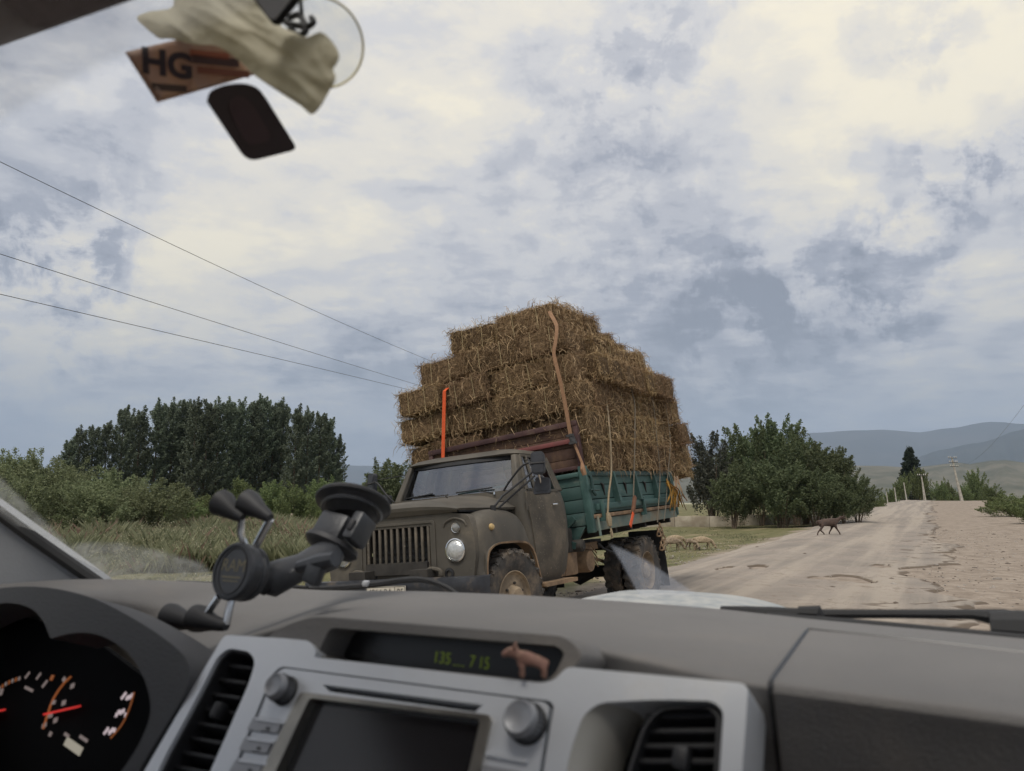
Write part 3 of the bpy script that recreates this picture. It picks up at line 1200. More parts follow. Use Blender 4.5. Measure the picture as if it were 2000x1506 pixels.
POLE = mat('pole_concrete', lin(186, 180, 168), lin(160, 153, 142), 2, .9, bump=.3)
METAL_D = mat('dark_steel', (.05, .05, .052), (.09, .085, .08), 6, .55, .4)
CERA = mat('insulator', lin(205, 200, 190), None, rough=.25)


def pole(u_top, v_top, d, label, lean=0.0, strut=None, arms=1, base_v=979, w=.26):
    top = far(u_top, v_top, d)
    gx = top.x + lean
    z0 = min(gz(gx, top.y), far(u_top, base_v, d).z) - .3
    H = top.z - z0
    root = empty('utility_pole', Matrix.Translation((gx, top.y, z0)), label=label, cat='pole', group='utility poles along the road')
    tx = -lean
    g = G().loft([[(k[0] * w * .5 + 0, k[1] * w * .5, 0) for k in ((-1, -1), (1, -1), (1, 1), (-1, 1))], [(tx + k[0] * w * .33, k[1] * w * .33, H) for k in ((-1, -1), (1, -1), (1, 1), (-1, 1))]])
    g.obj('pole_shaft', POLE, root)
    if strut:
        G().bar((strut, .1, 0), (tx * .75, .02, H * .72), w * .7, w * .6).obj('strut', POLE, root)
    for a in range(arms):
        zz = H - .15 - a * .75
        xx = tx * (zz / H)
        G().bar((xx - .75, -.12, zz), (xx + .75, -.12, zz), .09, .09).obj('crossarm', METAL_D, root)
        for q in (-.68, -.35, .35, .68):
            ins = G().lathe([(.05, 0), (.075, .06), (.05, .12), (.07, .18), (.03, .24)], Matrix.Translation((xx + q, -.12, zz + .045)), 8).obj('insulator', CERA, root)
    return root


pole(1859, 893, 150, 'tall concrete pole with a strut and three crossarms at the crest of the road', 1.0, .36, 3, w=.3)
pole(1799, 927, 143, 'medium concrete pole with a strut in front of the conical tree', .4, -.2, 1, w=.2)
pole(1765, 942, 146, 'thin bare pole left of the conical tree', .3, None, 0, w=.17)
pole(1747, 952, 110, 'shorter bare pole, second from the left of the row', .1, None, 0, w=.12)
pole(1731, 960, 108, 'shortest bare pole at the left end of the row', .08, None, 0, w=.11)
hid = pole(1180, 860, 66, 'utility pole behind the load of hay', 0, None, 1, w=.3)

WIRE = mat('wire', (.08, .08, .085), None, rough=.5)


def wire(p, q, sag, label, r=.007):
    p, q = Vector(p), Vector(q)
    pts = [p.lerp(q, k / 40) - Vector((0, 0, sag * 4 * (k / 40) * (1 - k / 40))) for k in range(41)]
    o = G().tube(pts, r, 5).obj('power_line', WIRE)
    return tag(o, label, 'power line', 'power lines above the meadow' if 'left' in label or 'lines' in label else None)


def wire_px(a, mid, b, da, db, label):
    """wire through three sighted pixels: ends at da and db metres, sag from the middle one"""
    p, q = far(*a, da), far(*b, db)
    best = (1e9, 0)
    for sag in np.linspace(-.5, 6, 260):
        m = 1e9
        for k in np.linspace(.02, .98, 97):
            x = p.lerp(q, k) - Vector((0, 0, sag * 4 * k * (1 - k)))
            d = np.array(x) - CAM
            z = d @ FW
            uu, vv = 1000 + F * (d @ RT) / z, 753 - F * (d @ UP) / z
            m = min(m, math.hypot(uu - mid[0], vv - mid[1]))
        if m < best[0]:
            best = (m, sag)
    wire(p, q, best[1], label)


wire_px((-420, 110), (450, 535), (1180, 806), 14, 66, 'uppermost of the three power lines running from the left edge to the hay')
wire_px((-420, 362), (420, 625), (1186, 856), 14, 66, 'middle of the three power lines running from the left edge to the hay')
wire_px((-420, 478), (420, 674), (1173, 858), 14, 66, 'lowest of the three power lines running from the left edge to the hay')
wire_px((1859, 905), (1970, 828), (2150, 570), 150, 30, 'single thin wire rising from the tall pole to the upper right edge of the picture')

# ------------------------------------------------------------------ the truck (local frame: x forward, y to its left, z up; origin under the front axle)
def eul(rx, ry, rz):
    return Matrix.Rotation(rz, 4, 'Z') @ Matrix.Rotation(ry, 4, 'Y') @ Matrix.Rotation(rx, 4, 'X')


TRUCK = Matrix.Translation((-.806, 8.10, -.015)) @ eul(math.radians(4.8), math.radians(-.5), math.radians(-120.4))
# the tipping body sits a little twisted on the frame
BED = Matrix.Translation((0, 0, .6)) @ Matrix.Rotation(math.radians(3.2), 4, 'X') @ Matrix.Translation((0, 0, -.6)) @ Matrix.Translation((-1.8, 0, 1.1)) @ Matrix.Rotation(math.radians(2.4), 4, 'Y') @ Matrix.Translation((1.8, 0, -1.1))

OLIVE = mat('olive_paint', lin(76, 72, 65), lin(86, 81, 73), 2.2, .58, bump=.14, bscale=40, dust=lin(114, 106, 93), dscale=2.4, damt=(.46, .84), spots=(26, lin(150, 138, 118), .66, .55), spec=.35)
OLIVE_D = mat('dusty_olive_paint', lin(80, 75, 67), lin(90, 84, 75), 2.2, .75, bump=.15, bscale=40, dust=lin(120, 110, 96), dscale=3.2, damt=(.42, .80), spots=(34, lin(164, 152, 134), .60, .65), spec=.3)
RUSTY = mat('dusty_metal', lin(120, 98, 76), lin(150, 124, 96), 5, .85, bump=.3, bscale=30, dust=lin(96, 80, 64), dscale=4)
BLACK = mat('black_rubber', (.012, .012, .013), (.02, .02, .021), 8, .7)
BUMP_M = mat('bumper_black', (.018, .019, .023), (.035, .037, .043), 5, .45, bump=.15, bscale=30, dust=lin(110, 98, 84), dscale=4, damt=(.55, .8))
DARK = mat('underside_dark', (.02, .018, .016), (.045, .04, .034), 4, .9)
TYRE = mat('tyre_rubber', (.035, .033, .031), (.06, .055, .05), 7, .85, bump=.25, bscale=50, dust=lin(120, 106, 90), dscale=5, damt=(.42, .72))
RIM = mat('rim_paint', lin(112, 98, 80), lin(140, 124, 102), 6, .75, bump=.15, dust=lin(150, 132, 108), dscale=6)
CHROME = mat('chrome', (.75, .75, .74), None, rough=.18, metal=1)
LENS = mat('lamp_lens', (.72, .73, .72), (.55, .56, .55), 30, .12, metal=.55, bump=.5, bscale=90)
AMBER = mat('amber_lens', lin(178, 152, 104), None, rough=.35)
GREEN = mat('green_planks', lin(56, 82, 78), lin(70, 98, 93), 1.6, .6, bump=.2, bscale=30, stretch=(.6, 2, 3), dust=lin(112, 122, 112), dscale=2.4, damt=(.52, .85), spots=(14, lin(150, 160, 150), .68, .6), spec=.35)
GREEN_D = mat('dark_green_paint', lin(38, 62, 60), lin(50, 76, 72), 2, .6, bump=.2, dust=lin(96, 106, 96), dscale=3, damt=(.55, .85), spots=(20, lin(124, 112, 92), .66, .7))
GREEN_G = mat('grey_green_paint', lin(100, 116, 108), lin(124, 132, 120), 3, .7, bump=.2, dust=lin(130, 118, 98), dscale=3)
MAROON = mat('maroon_paint', lin(62, 40, 40), lin(78, 52, 50), 4, .7, bump=.25, dust=lin(110, 92, 76), dscale=4, damt=(.5, .8))
MAROON_L = mat('faded_red_paint', lin(128, 68, 66), lin(108, 62, 58), 4, .65, bump=.2)
PLY = mat('weathered_board', lin(74, 54, 44), lin(96, 74, 56), 7, .9, bump=.5, bscale=40, stretch=(1, 1, .5), dust=lin(60, 46, 40), dscale=5)
PANE = glass_mat('windscreen_glass', (.58, .61, .64), .15, (.88, .92, 1.0), .05)
SIDEPANE = glass_mat('side_glass', (.45, .48, .5), .08, (.9, .93, 1.0))
SEAT = mat('seat_vinyl', (.05, .035, .03), (.08, .06, .05), 9, .6)
WHITE = mat('plate_white', lin(205, 200, 186), lin(180, 172, 156), 10, .6)
INK = mat('plate_ink', (.015, .015, .015), None, rough=.6)

truck = empty('hay_truck', TRUCK, label='old olive brown lorry with a bonnet and green tipper body, loaded high with hay', cat='truck')


def wheel(parent, M, front=True):
    """M: hub frame, z axis pointing outward"""
    R, Wd = .485, .24
    t = G()
    prof = [(.262, -.085), (.30, -.105), (.40, -.12), (.455, -.115), (.474, -.10), (.478, -.05), (.478, .05), (.474, .10), (.455, .115), (.40, .12), (.30, .105), (.262, .085)]
    t.lathe(prof, M, 48, cap=False)
    nl = 26
    for i in range(nl):
        for sgn in (-1, 1):
            a = 2 * math.pi * (i + (.5 if sgn > 0 else 0)) / nl
            T = M @ Matrix.Rotation(a, 4, 'Z') @ Matrix.Translation((.479, 0, sgn * .062)) @ Matrix.Rotation(sgn * .38, 4, 'X')
            t.box((0, 0, 0), (.026, .058, .11), T)
            T2 = M @ Matrix.Rotation(a, 4, 'Z') @ Matrix.Translation((.458, 0, sgn * .113)) @ Matrix.Rotation(sgn * -.9, 4, 'Y')
            t.box((0, 0, 0), (.02, .05, .04), T2)
    wh = t.obj('tyre', TYRE, parent, 30)
    r = G()
    if front:
        rp = [(.262, .085), (.272, .095), (.262, .10), (.25, .07), (.225, .055), (.20, .06), (.165, .075), (.13, .072), (.115, .09), (.11, .12), (.09, .14), (.05, .145), (.0001, .147)]
    else:
        rp = [(.262, .085), (.272, .095), (.262, .10), (.25, .07), (.225, .02), (.20, -.03), (.16, -.05), (.12, -.045), (.115, .06), (.09, .09), (.0001, .095)]
    r.lathe(rp, M, 40, cap=False)
    r.lathe([(.262, -.085), (.24, -.06), (.12, -.05), (.0001, -.05)], M, 24, cap=False)
    rim = r.obj('rim', RIM, wh, 30)
    for i in range(6):
        a = 2 * math.pi * i / 6
        zz = .072 if front else -.045
        G().lathe([(.014, 0), (.014, .022), (.008, .028)], M @ Matrix.Translation((.145 * math.cos(a), .145 * math.sin(a), zz)), 6).obj('wheel_nut', DARK, wh)
    return wh


for y, fr, x in ((.93, True, 0.0), (-.93, True, 0.0), (1.02, False, -3.7), (.73, False, -3.7), (-1.02, False, -3.7), (-.73, False, -3.7)):
    steer = math.radians(-7) if fr else 0
    sg = 1 if y > 0 else -1
    Mw = Matrix.Translation((x, y, .485)) @ Matrix.Rotation(steer, 4, 'Z') @ Matrix.Rotation(-sg * math.pi / 2, 4, 'X') @ Matrix.Rotation(random.random(), 4, 'Z')
    if not fr and abs(y) < .8:
        Mw = Mw @ Matrix.Rotation(math.pi, 4, 'X')
    wheel(truck, Mw, fr)

# chassis
g = G()
for y in (.40, -.40):
    g.bar((.8, y, .80), (-5.3, y, .92), .08, .22, (0, 1, 0))
for x in (.6, -.9, -2.2, -3.2, -4.2, -5.2):
    g.box((x, 0, .85), (.1, .8, .12))
g.obj('chassis_frame', DARK, truck)
G().bar((0, -.8, .46), (0, .8, .46), .11, .11).obj('front_axle', DARK, truck)
G().tube([(-3.7, -.9, .485), (-3.7, -.25, .5), (-3.7, 0, .5), (-3.7, .25, .5), (-3.7, .9, .485)], [.07, .09, .2, .09, .07], 12).obj('rear_axle', DARK, truck)
g = G()
g.tube([(-1.1, 0, .62), (-3.6, 0, .52)], .05, 10)
g.box((-.7, 0, .72), (1.0, .42, .4))
g.obj('driveshaft', DARK, truck)
for y in (.55, -.55):
    g = G()
    for i in range(5):
        L = .75 - .12 * i
        g.tube([(-3.7 - L, y, .74 - i * .022), (-3.7, y, .60 - i * .022), (-3.7 + L, y, .74 - i * .022)], .018, 6)
    g.box((-3.7, y, .56), (.16, .12, .2))
    g.obj('leaf_spring', RUSTY, truck)
# tan boxes and brackets between the cab and the rear wheels
g = G().box((-1.62, .72, .73), (.42, .34, .30), bev=.03)
for k in range(3):
    g.tube([(-1.41 + .04 * k, .905, .86), (-1.40 + .045 * k, .912, .76), (-1.43 + .045 * k, .912, .66), (-1.40 + .05 * k, .905, .59)], .012, 6)
g.obj('battery_box', RUSTY, truck)
g = G().lathe([(.001, -.25), (.13, -.25), (.14, -.22), (.14, .22), (.13, .25), (.001, .25)], Matrix.Translation((-2.12, .68, .72)) @ Matrix.Rotation(math.pi / 2, 4, 'X'), 20)
g.obj('air_tank', RUSTY, truck)
g = G()
g.bar((-1.15, .62, .84), (-3.0, .62, .9), .07, .1)
g.box((-2.5, .66, .74), (.16, .2, .24), bev=.02)
for k in range(4):
    g.tube([(-2.0, .80, .95 - .04 * k), (-2.35, .84, .92 - .05 * k), (-2.62, .80, .80 - .06 * k)], .010, 5)
g.obj('subframe_bracket', RUSTY, truck)
G().tube([(-2.55, .86, .93), (-2.62, .9, .86), (-2.9, .92, .78)], .018, 6).obj('hose', BLACK, truck)
# hydraulic tank and tipper pivot in front of the body
g = G().box((-1.62, .80, 1.0), (.16, .22, .3), bev=.03)
g.lathe([(.05, -.12), (.075, -.1), (.075, .1), (.05, .12)], Matrix.Translation((-1.72, .92, .93)) @ Matrix.Rotation(math.pi / 2, 4, 'X'), 12)
g.obj('tipper_pivot', DARK, truck)

# ---- nose panel with grille opening
YZ = frame((0, 0, 0), (0, 1, 0), (0, 0, 1), (1, 0, 0))      # plate frame: x->y, y->z, z->x
nose = fillet([(-.93, .70), (.93, .70), (.97, .95), (.955, 1.2), (.90, 1.34), (.62, 1.385), (0, 1.40), (-.62, 1.385), (-.90, 1.34), (-.955, 1.2), (-.97, .95)], .05)
gr_hole = fillet([(-.43, .85), (.43, .85), (.43, 1.262), (-.43, 1.262)], .012)
lampL = [(.74 + .112 * math.cos(a), 1.005 + .112 * math.sin(a)) for a in np.linspace(0, 6.283, 25)[:-1]]
lampR = [(-y, z) for y, z in lampL[::-1]]
g = G().plate(nose, [gr_hole, lampL, lampR], .52, .62, YZ)
g.obj('nose_panel', OLIVE, truck, bevel=.022, bseg=3)
# pressed frame round the grille and arched ridge above the side lamp
fr = fillet([(-.50, .80), (.50, .80), (.50, 1.315), (-.50, 1.315)], .05)
G().plate(fr, [fillet([(-.475, .825), (.475, .825), (.475, 1.29), (-.475, 1.29)], .04)], .60, .632, YZ).obj('grille_surround', OLIVE, truck, bevel=.006)
for s in (1, -1):
    pts = spline([(.618, s * .60, 1.235), (.626, s * .635, 1.285), (.628, s * .74, 1.315), (.626, s * .845, 1.285), (.618, s * .875, 1.235)], 5)
    G().tube(pts, .011, 6).obj('pressed_ridge', OLIVE, truck)
G().box((.44, 0, 1.055), (.04, .9, .46)).obj('radiator', mat('radiator_fins', (.012, .012, .014), (.03, .03, .032), 120, .6, bump=.8, bscale=160), truck)
for i in range(11):
    y = -.40 + .80 * i / 10
    G().box((.606, y, 1.055), (.024, .031, .43), bev=.007).obj('grille_bar', OLIVE_D, truck)
for i in range(7):
    G().box((.465, 0, .88 + .06 * i), (.012, .85, .008)).obj('radiator_tube', DARK, truck)
for s in (1, -1):
    Ml = facing((.615, s * .74, 1.005), (1, 0, 0))
    G().lathe([(.118, -.05), (.122, .005), (.116, .026), (.104, .03), (.102, .012)], Ml, 32, False).obj('headlamp_rim', CHROME, truck)
    G().lathe([(.104, .008), (.095, .026), (.07, .04), (.035, .048), (.0001, .05)], Ml, 32, False).obj('headlight', LENS, truck)
    Ms = facing((.615, s * .755, 1.222), (1, 0, 0))
    G().lathe([(.05, -.02), (.054, .012), (.048, .024), (.043, .022)], Ms, 24, False).obj('side_lamp_rim', CHROME, truck)
    G().lathe([(.044, .014), (.036, .032), (.018, .042), (.0001, .045)], Ms, 20, False).obj('side_lamp', mat('grey_lens', (.22, .22, .21), (.3, .3, .29), 20, .2, metal=.3), truck)
    # round amber repeater on the wing
    Mr = facing((.36, s * .985, 1.205), (.30, s * 1.0, .12))
    G().lathe([(.036, -.02), (.04, .012), (.034, .02)], Mr, 16).obj('repeater_base', BLACK, truck)
    G().lathe([(.034, .018), (.034, .03), (.024, .046), (.0001, .052)], Mr, 16, False).obj('repeater_lamp', AMBER, truck)
# lower apron under the grille
G().plate(fillet([(-.9, .62), (.9, .62), (.93, .72), (-.93, .72)], .03), [], .50, .575, YZ).obj('front_apron', OLIVE_D, truck, bevel=.02)
for y in (-.46, .52):
    G().tube(spline([(.60, y - .09, .80), (.68, y - .09, .82), (.70, y - .03, .84), (.69, y + .06, .82), (.68, y + .07, .76), (.60, y + .02, .75)], 5), .022, 8).obj('tow_hook', OLIVE_D, truck)
    G().lathe([(.05, -.02), (.055, .03), (.03, .035), (.03, .01)], facing((.60, y + .13, .785), (1, 0, 0)), 16).obj('starter_hole', BLACK, truck)

# ---- wings with wheel arches
for s in (1, -1):
    outer = spline([(.57, .60), (.60, .80), (.605, 1.0), (.59, 1.15), (.54, 1.28), (.42, 1.36), (.20, 1.392), (-.05, 1.388), (-.24, 1.35), (-.40, 1.23), (-.49, 1.03), (-.60, .78), (-.67, .575)], 5)
    arch = spline([(.52, .60), (.53, .78), (.505, .92), (.44, 1.0), (.30, 1.045), (.10, 1.055), (-.12, 1.053), (-.30, 1.03), (-.41, .975), (-.475, .89), (-.515, .79), (-.555, .68), (-.59, .575)], 5)
    n = len(outer)
    g = G()
    rings = []
    cen = np.array((0, .75))
    for y, ins in ((.72, .004), (.84, 0.0), (.90, .010), (.945, .03), (.975, .065), (.995, .11)):
        ring = []
        for (x, z) in outer:
            d = cen - np.array((x, z))
            d = d / np.linalg.norm(d)
            k = ins * (1 if z > .9 else max(.25, (z - .55) / .35))
            ring.append((x + d[0] * k, s * y, z + d[1] * k))
        rings.append(ring)
    last = rings[-1]
    mid = [((a[0] * .45 + b[0] * .55), s * 1.008, (a[2] * .45 + b[1] * .55)) for a, b in zip(last, arch)]
    rings.append(mid)
    rings.append([(x, s * 1.012, z) for x, z in arch])
    rings.append([(x, s * 1.03, z) for x, z in arch])
    g.loft(rings, closed=False)
    # rolled lip and inner return of the arch
    lip2 = []
    for (x, z) in arch:
        d = cen - np.array((x, z))
        d /= np.linalg.norm(d)
        lip2.append((x + d[0] * .022, z + d[1] * .022))
    g2 = G().loft([[(x, s * 1.026, z) for x, z in arch], [(x, s * 1.036, z) for x, z in arch], [(x, s * 1.034, z) for x, z in lip2], [(x, s * .9, z) for x, z in lip2]], closed=False)
    w = g.obj('front_wing', OLIVE, truck, 40)
    g2.obj('arch_lip', RUSTY, w, 40)
    G().loft([[(x, s * .9, z) for x, z in lip2], [(x, s * .58, z) for x, z in lip2]], closed=False).obj('inner_arch', DARK, truck, 40)
    # front bottom of the wing, running board and its riser
    G().plate(fillet([(-.62, .53), (-1.42, .53), (-1.42, .575), (-.62, .575)], .012), [], .68, 1.06, frame((0, 0, 0), (1, 0, 0), (0, 0, 1), (0, s, 0)) if s > 0 else frame((0, 0, 0), (1, 0, 0), (0, 0, 1), (0, -1, 0))).obj('running_board', RUSTY, truck, bevel=.012)
    G().box((-.82, s * .82, .66), (.36, .06, .19), bev=.01).obj('step_riser', mat('scuffed_blue_black', (.02, .023, .032), (.05, .052, .06), 8, .6, dust=lin(110, 100, 86), dscale=6) if s > 0 else DARK, truck)

# ---- bonnet
rings = []
for x, hw, ez, cz in ((.665, .80, 1.392, 1.425), (.672, .815, 1.405, 1.46), (.64, .82, 1.41, 1.497), (.52, .825, 1.412, 1.525), (.25, .83, 1.412, 1.55), (0, .84, 1.412, 1.565), (-.25, .85, 1.415, 1.585), (-.46, .86, 1.42, 1.61)):
    ring = []
    for k in range(25):
        t = -1 + 2 * k / 24
        z = ez + (cz - ez) * (1 - abs(t) ** 2.8)
        z += .012 * math.exp(-(t / .05) ** 2) * 0
        ring.append((x, t * hw, z))
    rings.append(ring)
g = G().loft(rings, closed=False)
g.loft([[(x, y, z) for x, y, z in rings[0]], [(.64, y * .99, 1.375) for x, y, z in rings[0]]], closed=False)
g.loft([[r[0] for r in rings], [(r[0][0], r[0][1] * .985, 1.39) for r in rings]], closed=False)
g.loft([[r[-1] for r in rings], [(r[-1][0], r[-1][1] * .985, 1.39) for r in rings]], closed=False)
g.obj('bonnet', OLIVE, truck, 50)
G().tube([(.55, .62, 1.53), (.56, .60, 1.545)], .01, 6).obj('bonnet_catch', DARK, truck)
# black sheet standing in for the shade in the gap under the bonnet
G().box((.08, 0, 1.385), (1.1, 1.62, .02)).obj('bonnet_gap_shade', BLACK, truck)

# ---- cab
def cabring(z, xf, xr, hw, r=.12, nn=6):
    return [(x, y, z) for x, y in fillet([(xf, -hw), (xf, hw), (xr, hw), (xr, -hw)], r, nn)]


body = [(.575, -.46, -1.42, .90), (.68, -.45, -1.45, .94), (.95, -.43, -1.47, .985), (1.25, -.42, -1.47, .99), (1.45, -.40, -1.46, .975), (1.585, -.40, -1.44, .945), (1.61, -.40, -1.43, .93)]
g = G().loft([cabring(z, xf, xr, hw, .10) for z, xf, xr, hw in body])
g.obj('cab_body', OLIVE, truck, 40)
# cowl between bonnet and windscreen
g = G().loft([[(-.40, y, 1.55 + .06 * (1 - abs(y / .9) ** 2.5)) for y in np.linspace(-.9, .9, 13)], [(-.50, y, 1.595 + .035 * (1 - abs(y / .9) ** 2.5)) for y in np.linspace(-.9, .9, 13)], [(-.62, y, 1.585) for y in np.linspace(-.9, .9, 13)]], closed=False)
g.obj('cowl', OLIVE, truck, 50)
# roof: rounded shell with a drip edge
def rr(z, xf, xr, hw, r):
    return [(x, y, z + .02 * (1 - (abs(y) / 1.0) ** 2)) for x, y in fillet([(xf, -hw), (xf, hw), (xr, hw), (xr, -hw)], r, 7)]


g = G().loft([rr(2.015, -.66, -1.36, .72, .14), rr(2.02, -.585, -1.41, .80, .17), rr(2.035, -.575, -1.42, .815, .18), rr(2.055, -.60, -1.41, .805, .18), rr(2.085, -.66, -1.37, .76, .18), rr(2.112, -.78, -1.28, .62, .16), rr(2.125, -.92, -1.14, .35, .1)])
g.obj('cab_roof', OLIVE, truck, 60)
# pillars
for s in (1, -1):
    G().loft([[(-.44, s * .80, 1.60), (-.44, s * .90, 1.60), (-.56, s * .92, 1.60), (-.53, s * .80, 1.60)], [(-.60, s * .72, 2.03), (-.60, s * .78, 2.03), (-.69, s * .80, 2.03), (-.68, s * .72, 2.03)]]).obj('screen_pillar', OLIVE, truck, 30, bevel=.015)
    G().loft([[(-1.26, s * .86, 1.60), (-1.26, s * .95, 1.60), (-1.44, s * .95, 1.60), (-1.44, s * .80, 1.60)], [(-1.24, s * .74, 2.03), (-1.24, s * .80, 2.03), (-1.40, s * .79, 2.03), (-1.40, s * .66, 2.03)]]).obj('rear_pillar', OLIVE, truck, 30, bevel=.02)
# rear wall with window
rw = frame((-1.42, 0, 0), (0, 1, 0), (0, 0, 1), (1, 0, 0))
G().plate([(-.9, 1.58), (.9, 1.58), (.76, 2.04), (-.76, 2.04)], [fillet([(-.62, 1.64), (.62, 1.64), (.56, 1.98), (-.56, 1.98)], .06)], -.02, .02, rw).obj('cab_rear_wall', OLIVE, truck)
# windscreen: curved seal and pane
def screen_ring(f):
    """outline of the windscreen; f scales about the centre"""
    pts = fillet([(-.825, 0), (.825, 0), (.735, 1), (-.735, 1)], [.10, .10, .10, .10], 6)
    out = []
    for y, h in pts:
        y = y * f
        h = .5 + (h - .5) * (1 - (1 - f) * 1.7)
        z = 1.605 + .425 * h
        x = -.43 - .17 * h - .10 * (abs(y) / .82) ** 2.2
        out.append((x, y, z))
    return out


def off(r, d):
    return [(x + d, y, z + d * .35) for x, y, z in r]


G().loft([off(screen_ring(1.03), -.03), off(screen_ring(1.03), .014), off(screen_ring(.975), .02), off(screen_ring(.955), .002)]).b.free()
g = G().loft([off(screen_ring(1.03), -.03), off(screen_ring(1.03), .014), off(screen_ring(.985), .02), off(screen_ring(.965), .002)], cap=False)
g.obj('windscreen_seal', BLACK, truck, 50)
rows = []
for h in np.linspace(.02, .985, 9):
    hw = (.825 + (.735 - .825) * h) * .985
    rows.append([(-.43 - .17 * h - .10 * (abs(t) * hw / .82) ** 2.2 + .004, t * hw, 1.605 + .425 * h) for t in np.linspace(-1, 1, 21)])
G().loft(rows, closed=False).obj('windscreen', PANE, truck, 80)
# dark strip under the roof edge: black rubber and the overhang's shadow as colour
G().loft([[(-.575 - .10 * (abs(t) * .76 / .82) ** 2.2 + .012, t * .77, 1.985) for t in np.linspace(-1, 1, 15)], [(-.595 - .10 * (abs(t) * .74 / .82) ** 2.2 + .012, t * .745, 2.03) for t in np.linspace(-1, 1, 15)]], closed=False).obj('rubber_shadow_strip', BLACK, truck)
# rear window pane and side glass
G().plate(fillet([(-.63, 1.63), (.63, 1.63), (.57, 1.99), (-.57, 1.99)], .06), [], -.004, .004, rw).obj('rear_window', glass_mat('rear_glass', (.8, .82, .83), .0), truck)
XZ = {1: frame((0, 0, 0), (-1, 0, 0), (0, 0, 1), (0, 1, 0)), -1: frame((0, 0, 0), (1, 0, 0), (0, 0, 1), (0, -1, 0))}
for s in (1, -1):
    def sp(x, z, yo=0):
        y = .935 - (z - 1.6) * .33 if z > 1.6 else .94
        return (x, s * (y + yo), z)
    G().loft([[sp(-.56, 1.61), sp(-1.28, 1.61)], [sp(-.68, 2.02), sp(-1.26, 2.02)]], closed=False).obj('door_window', SIDEPANE, truck)
    g = G()
    for a, b in (((-.55, 1.605), (-.67, 2.02)), ((-.67, 2.02), (-1.27, 2.02)), ((-1.27, 2.02), (-1.29, 1.605)), ((-.74, 1.61), (-.80, 2.02)), ((-.55, 1.607), (-1.29, 1.607))):
        g.bar(sp(*a, .004), sp(*b, .004), .03, .03, (0, 1, 0))
    g.obj('window_frame', OLIVE, truck)
    # door skin: proud of the cab with a shadow gap, cut round the wing
    dp = fillet([(-.66, .62), (-1.19, .62), (-1.27, .80), (-1.34, 1.05), (-1.33, 1.3), (-1.25, 1.585), (-.47, 1.585), (-.47, 1.35), (-.56, .90)], [.05, .05, .1, .1, .1, .05, .03, .03, .05], 4)
    nz = 12
    gd = G()
    polys = [Vector((x, z, 0)) for x, z in dp]
    ys = lambda z: float(np.interp(z, [.575, .68, .95, 1.25, 1.45, 1.585, 1.61], [.90, .94, .985, .99, .975, .945, .93]))
    # rows across the outline
    zs = np.linspace(.62, 1.585, 16)
    rowsD = []
    P2 = np.array(dp)
    for z in zs:
        xs = []
        for i in range(len(dp)):
            a, b = dp[i], dp[(i + 1) % len(dp)]
            if (a[1] - z) * (b[1] - z) <= 0 and abs(a[1] - b[1]) > 1e-9:
                xs.append(a[0] + (b[0] - a[0]) * (z - a[1]) / (b[1] - a[1]))
        xs = xs or [-.5, -1.19]
        rowsD.append([(x, s * (ys(z) + .012), z) for x in np.linspace(max(xs), min(xs), 9)])
    gd.loft(rowsD, closed=False)
    rim_ = [r[0] for r in rowsD] + rowsD[-1][1:-1] + [r[-1] for r in rowsD[::-1]] + rowsD[0][1:-1][::-1]
    gd.loft([rim_, [(x, y - s * .03, z) for x, y, z in rim_]], closed=True, cap=False)
    dr = gd.obj('door', OLIVE_D if s > 0 else OLIVE, truck, 40)
    g = G().bar((-1.02, s * (ys(1.44) + .03), 1.435), (-1.14, s * (ys(1.44) + .036), 1.44), .022, .02, bev=.006)
    g.obj('door_handle', CHROME, dr)
    for hz in (1.42,):
        G().lathe([(.014, -.05), (.014, .05)], Matrix.Translation((-.435, s * (ys(hz) + .012), hz)), 8).obj('hinge', OLIVE, dr)
    # hinge bolts, vent flap on the cowl side
    G().box((-.12, s * .868, 1.475), (.22, .012, .012)).obj('cowl_trim', DARK, truck)

# cab floor, seat, wheel
g = G().box((-1.18, 0, 1.12), (.42, 1.6, .16), bev=.04)
g.box((-1.34, 0, 1.42), (.12, 1.6, .5), bev=.04)
g.obj('bench_seat', SEAT, truck)
Mst = Matrix.Translation((-.72, .42, 1.50)) @ Matrix.Rotation(math.radians(-48), 4, 'Y')
g = G().tube([Mst @ Vector((.21 * math.cos(a), .21 * math.sin(a), 0)) for a in np.linspace(0, 6.283, 33)], .012, 8, False)
for a in (.5, 2.64, 4.71):
    g.tube([Mst @ Vector((0, 0, -.03)), Mst @ Vector((.21 * math.cos(a), .21 * math.sin(a), 0))], .009, 6)
g.tube([Mst @ Vector((0, 0, -.02)), Mst @ Vector((0, 0, -.5))], .025, 8)
g.obj('steering_wheel', mat('ivory_bakelite', lin(150, 144, 132), None, rough=.4), truck)

# wipers
for y0, y1 in ((.18, .42), (-.66, -.30)):
    xa = lambda y, h: -.43 - .17 * h - .10 * (abs(y) / .82) ** 2.2 + .03
    g = G().tube([(xa(y0, 0) + .01, y0 + .42, 1.59), (xa(y0, .08), y0 + .2, 1.635)], .007, 6)
    g.tube([(xa(y0 - .16, .09), y0 - .12, 1.642), (xa(y0 + .3, .13), y0 + .36, 1.662)], .009, 6)
    g.obj('wiper', BLACK, truck)
    G().lathe([(.016, 0), (.016, .03)], Matrix.Translation((xa(y0, 0) + .01, y0 + .42, 1.575)), 8).obj('wiper_pivot', CHROME, truck)
G().box((-.34, -.25, 1.622), (.02, .5, .012)).obj('cowl_vent', DARK, truck)

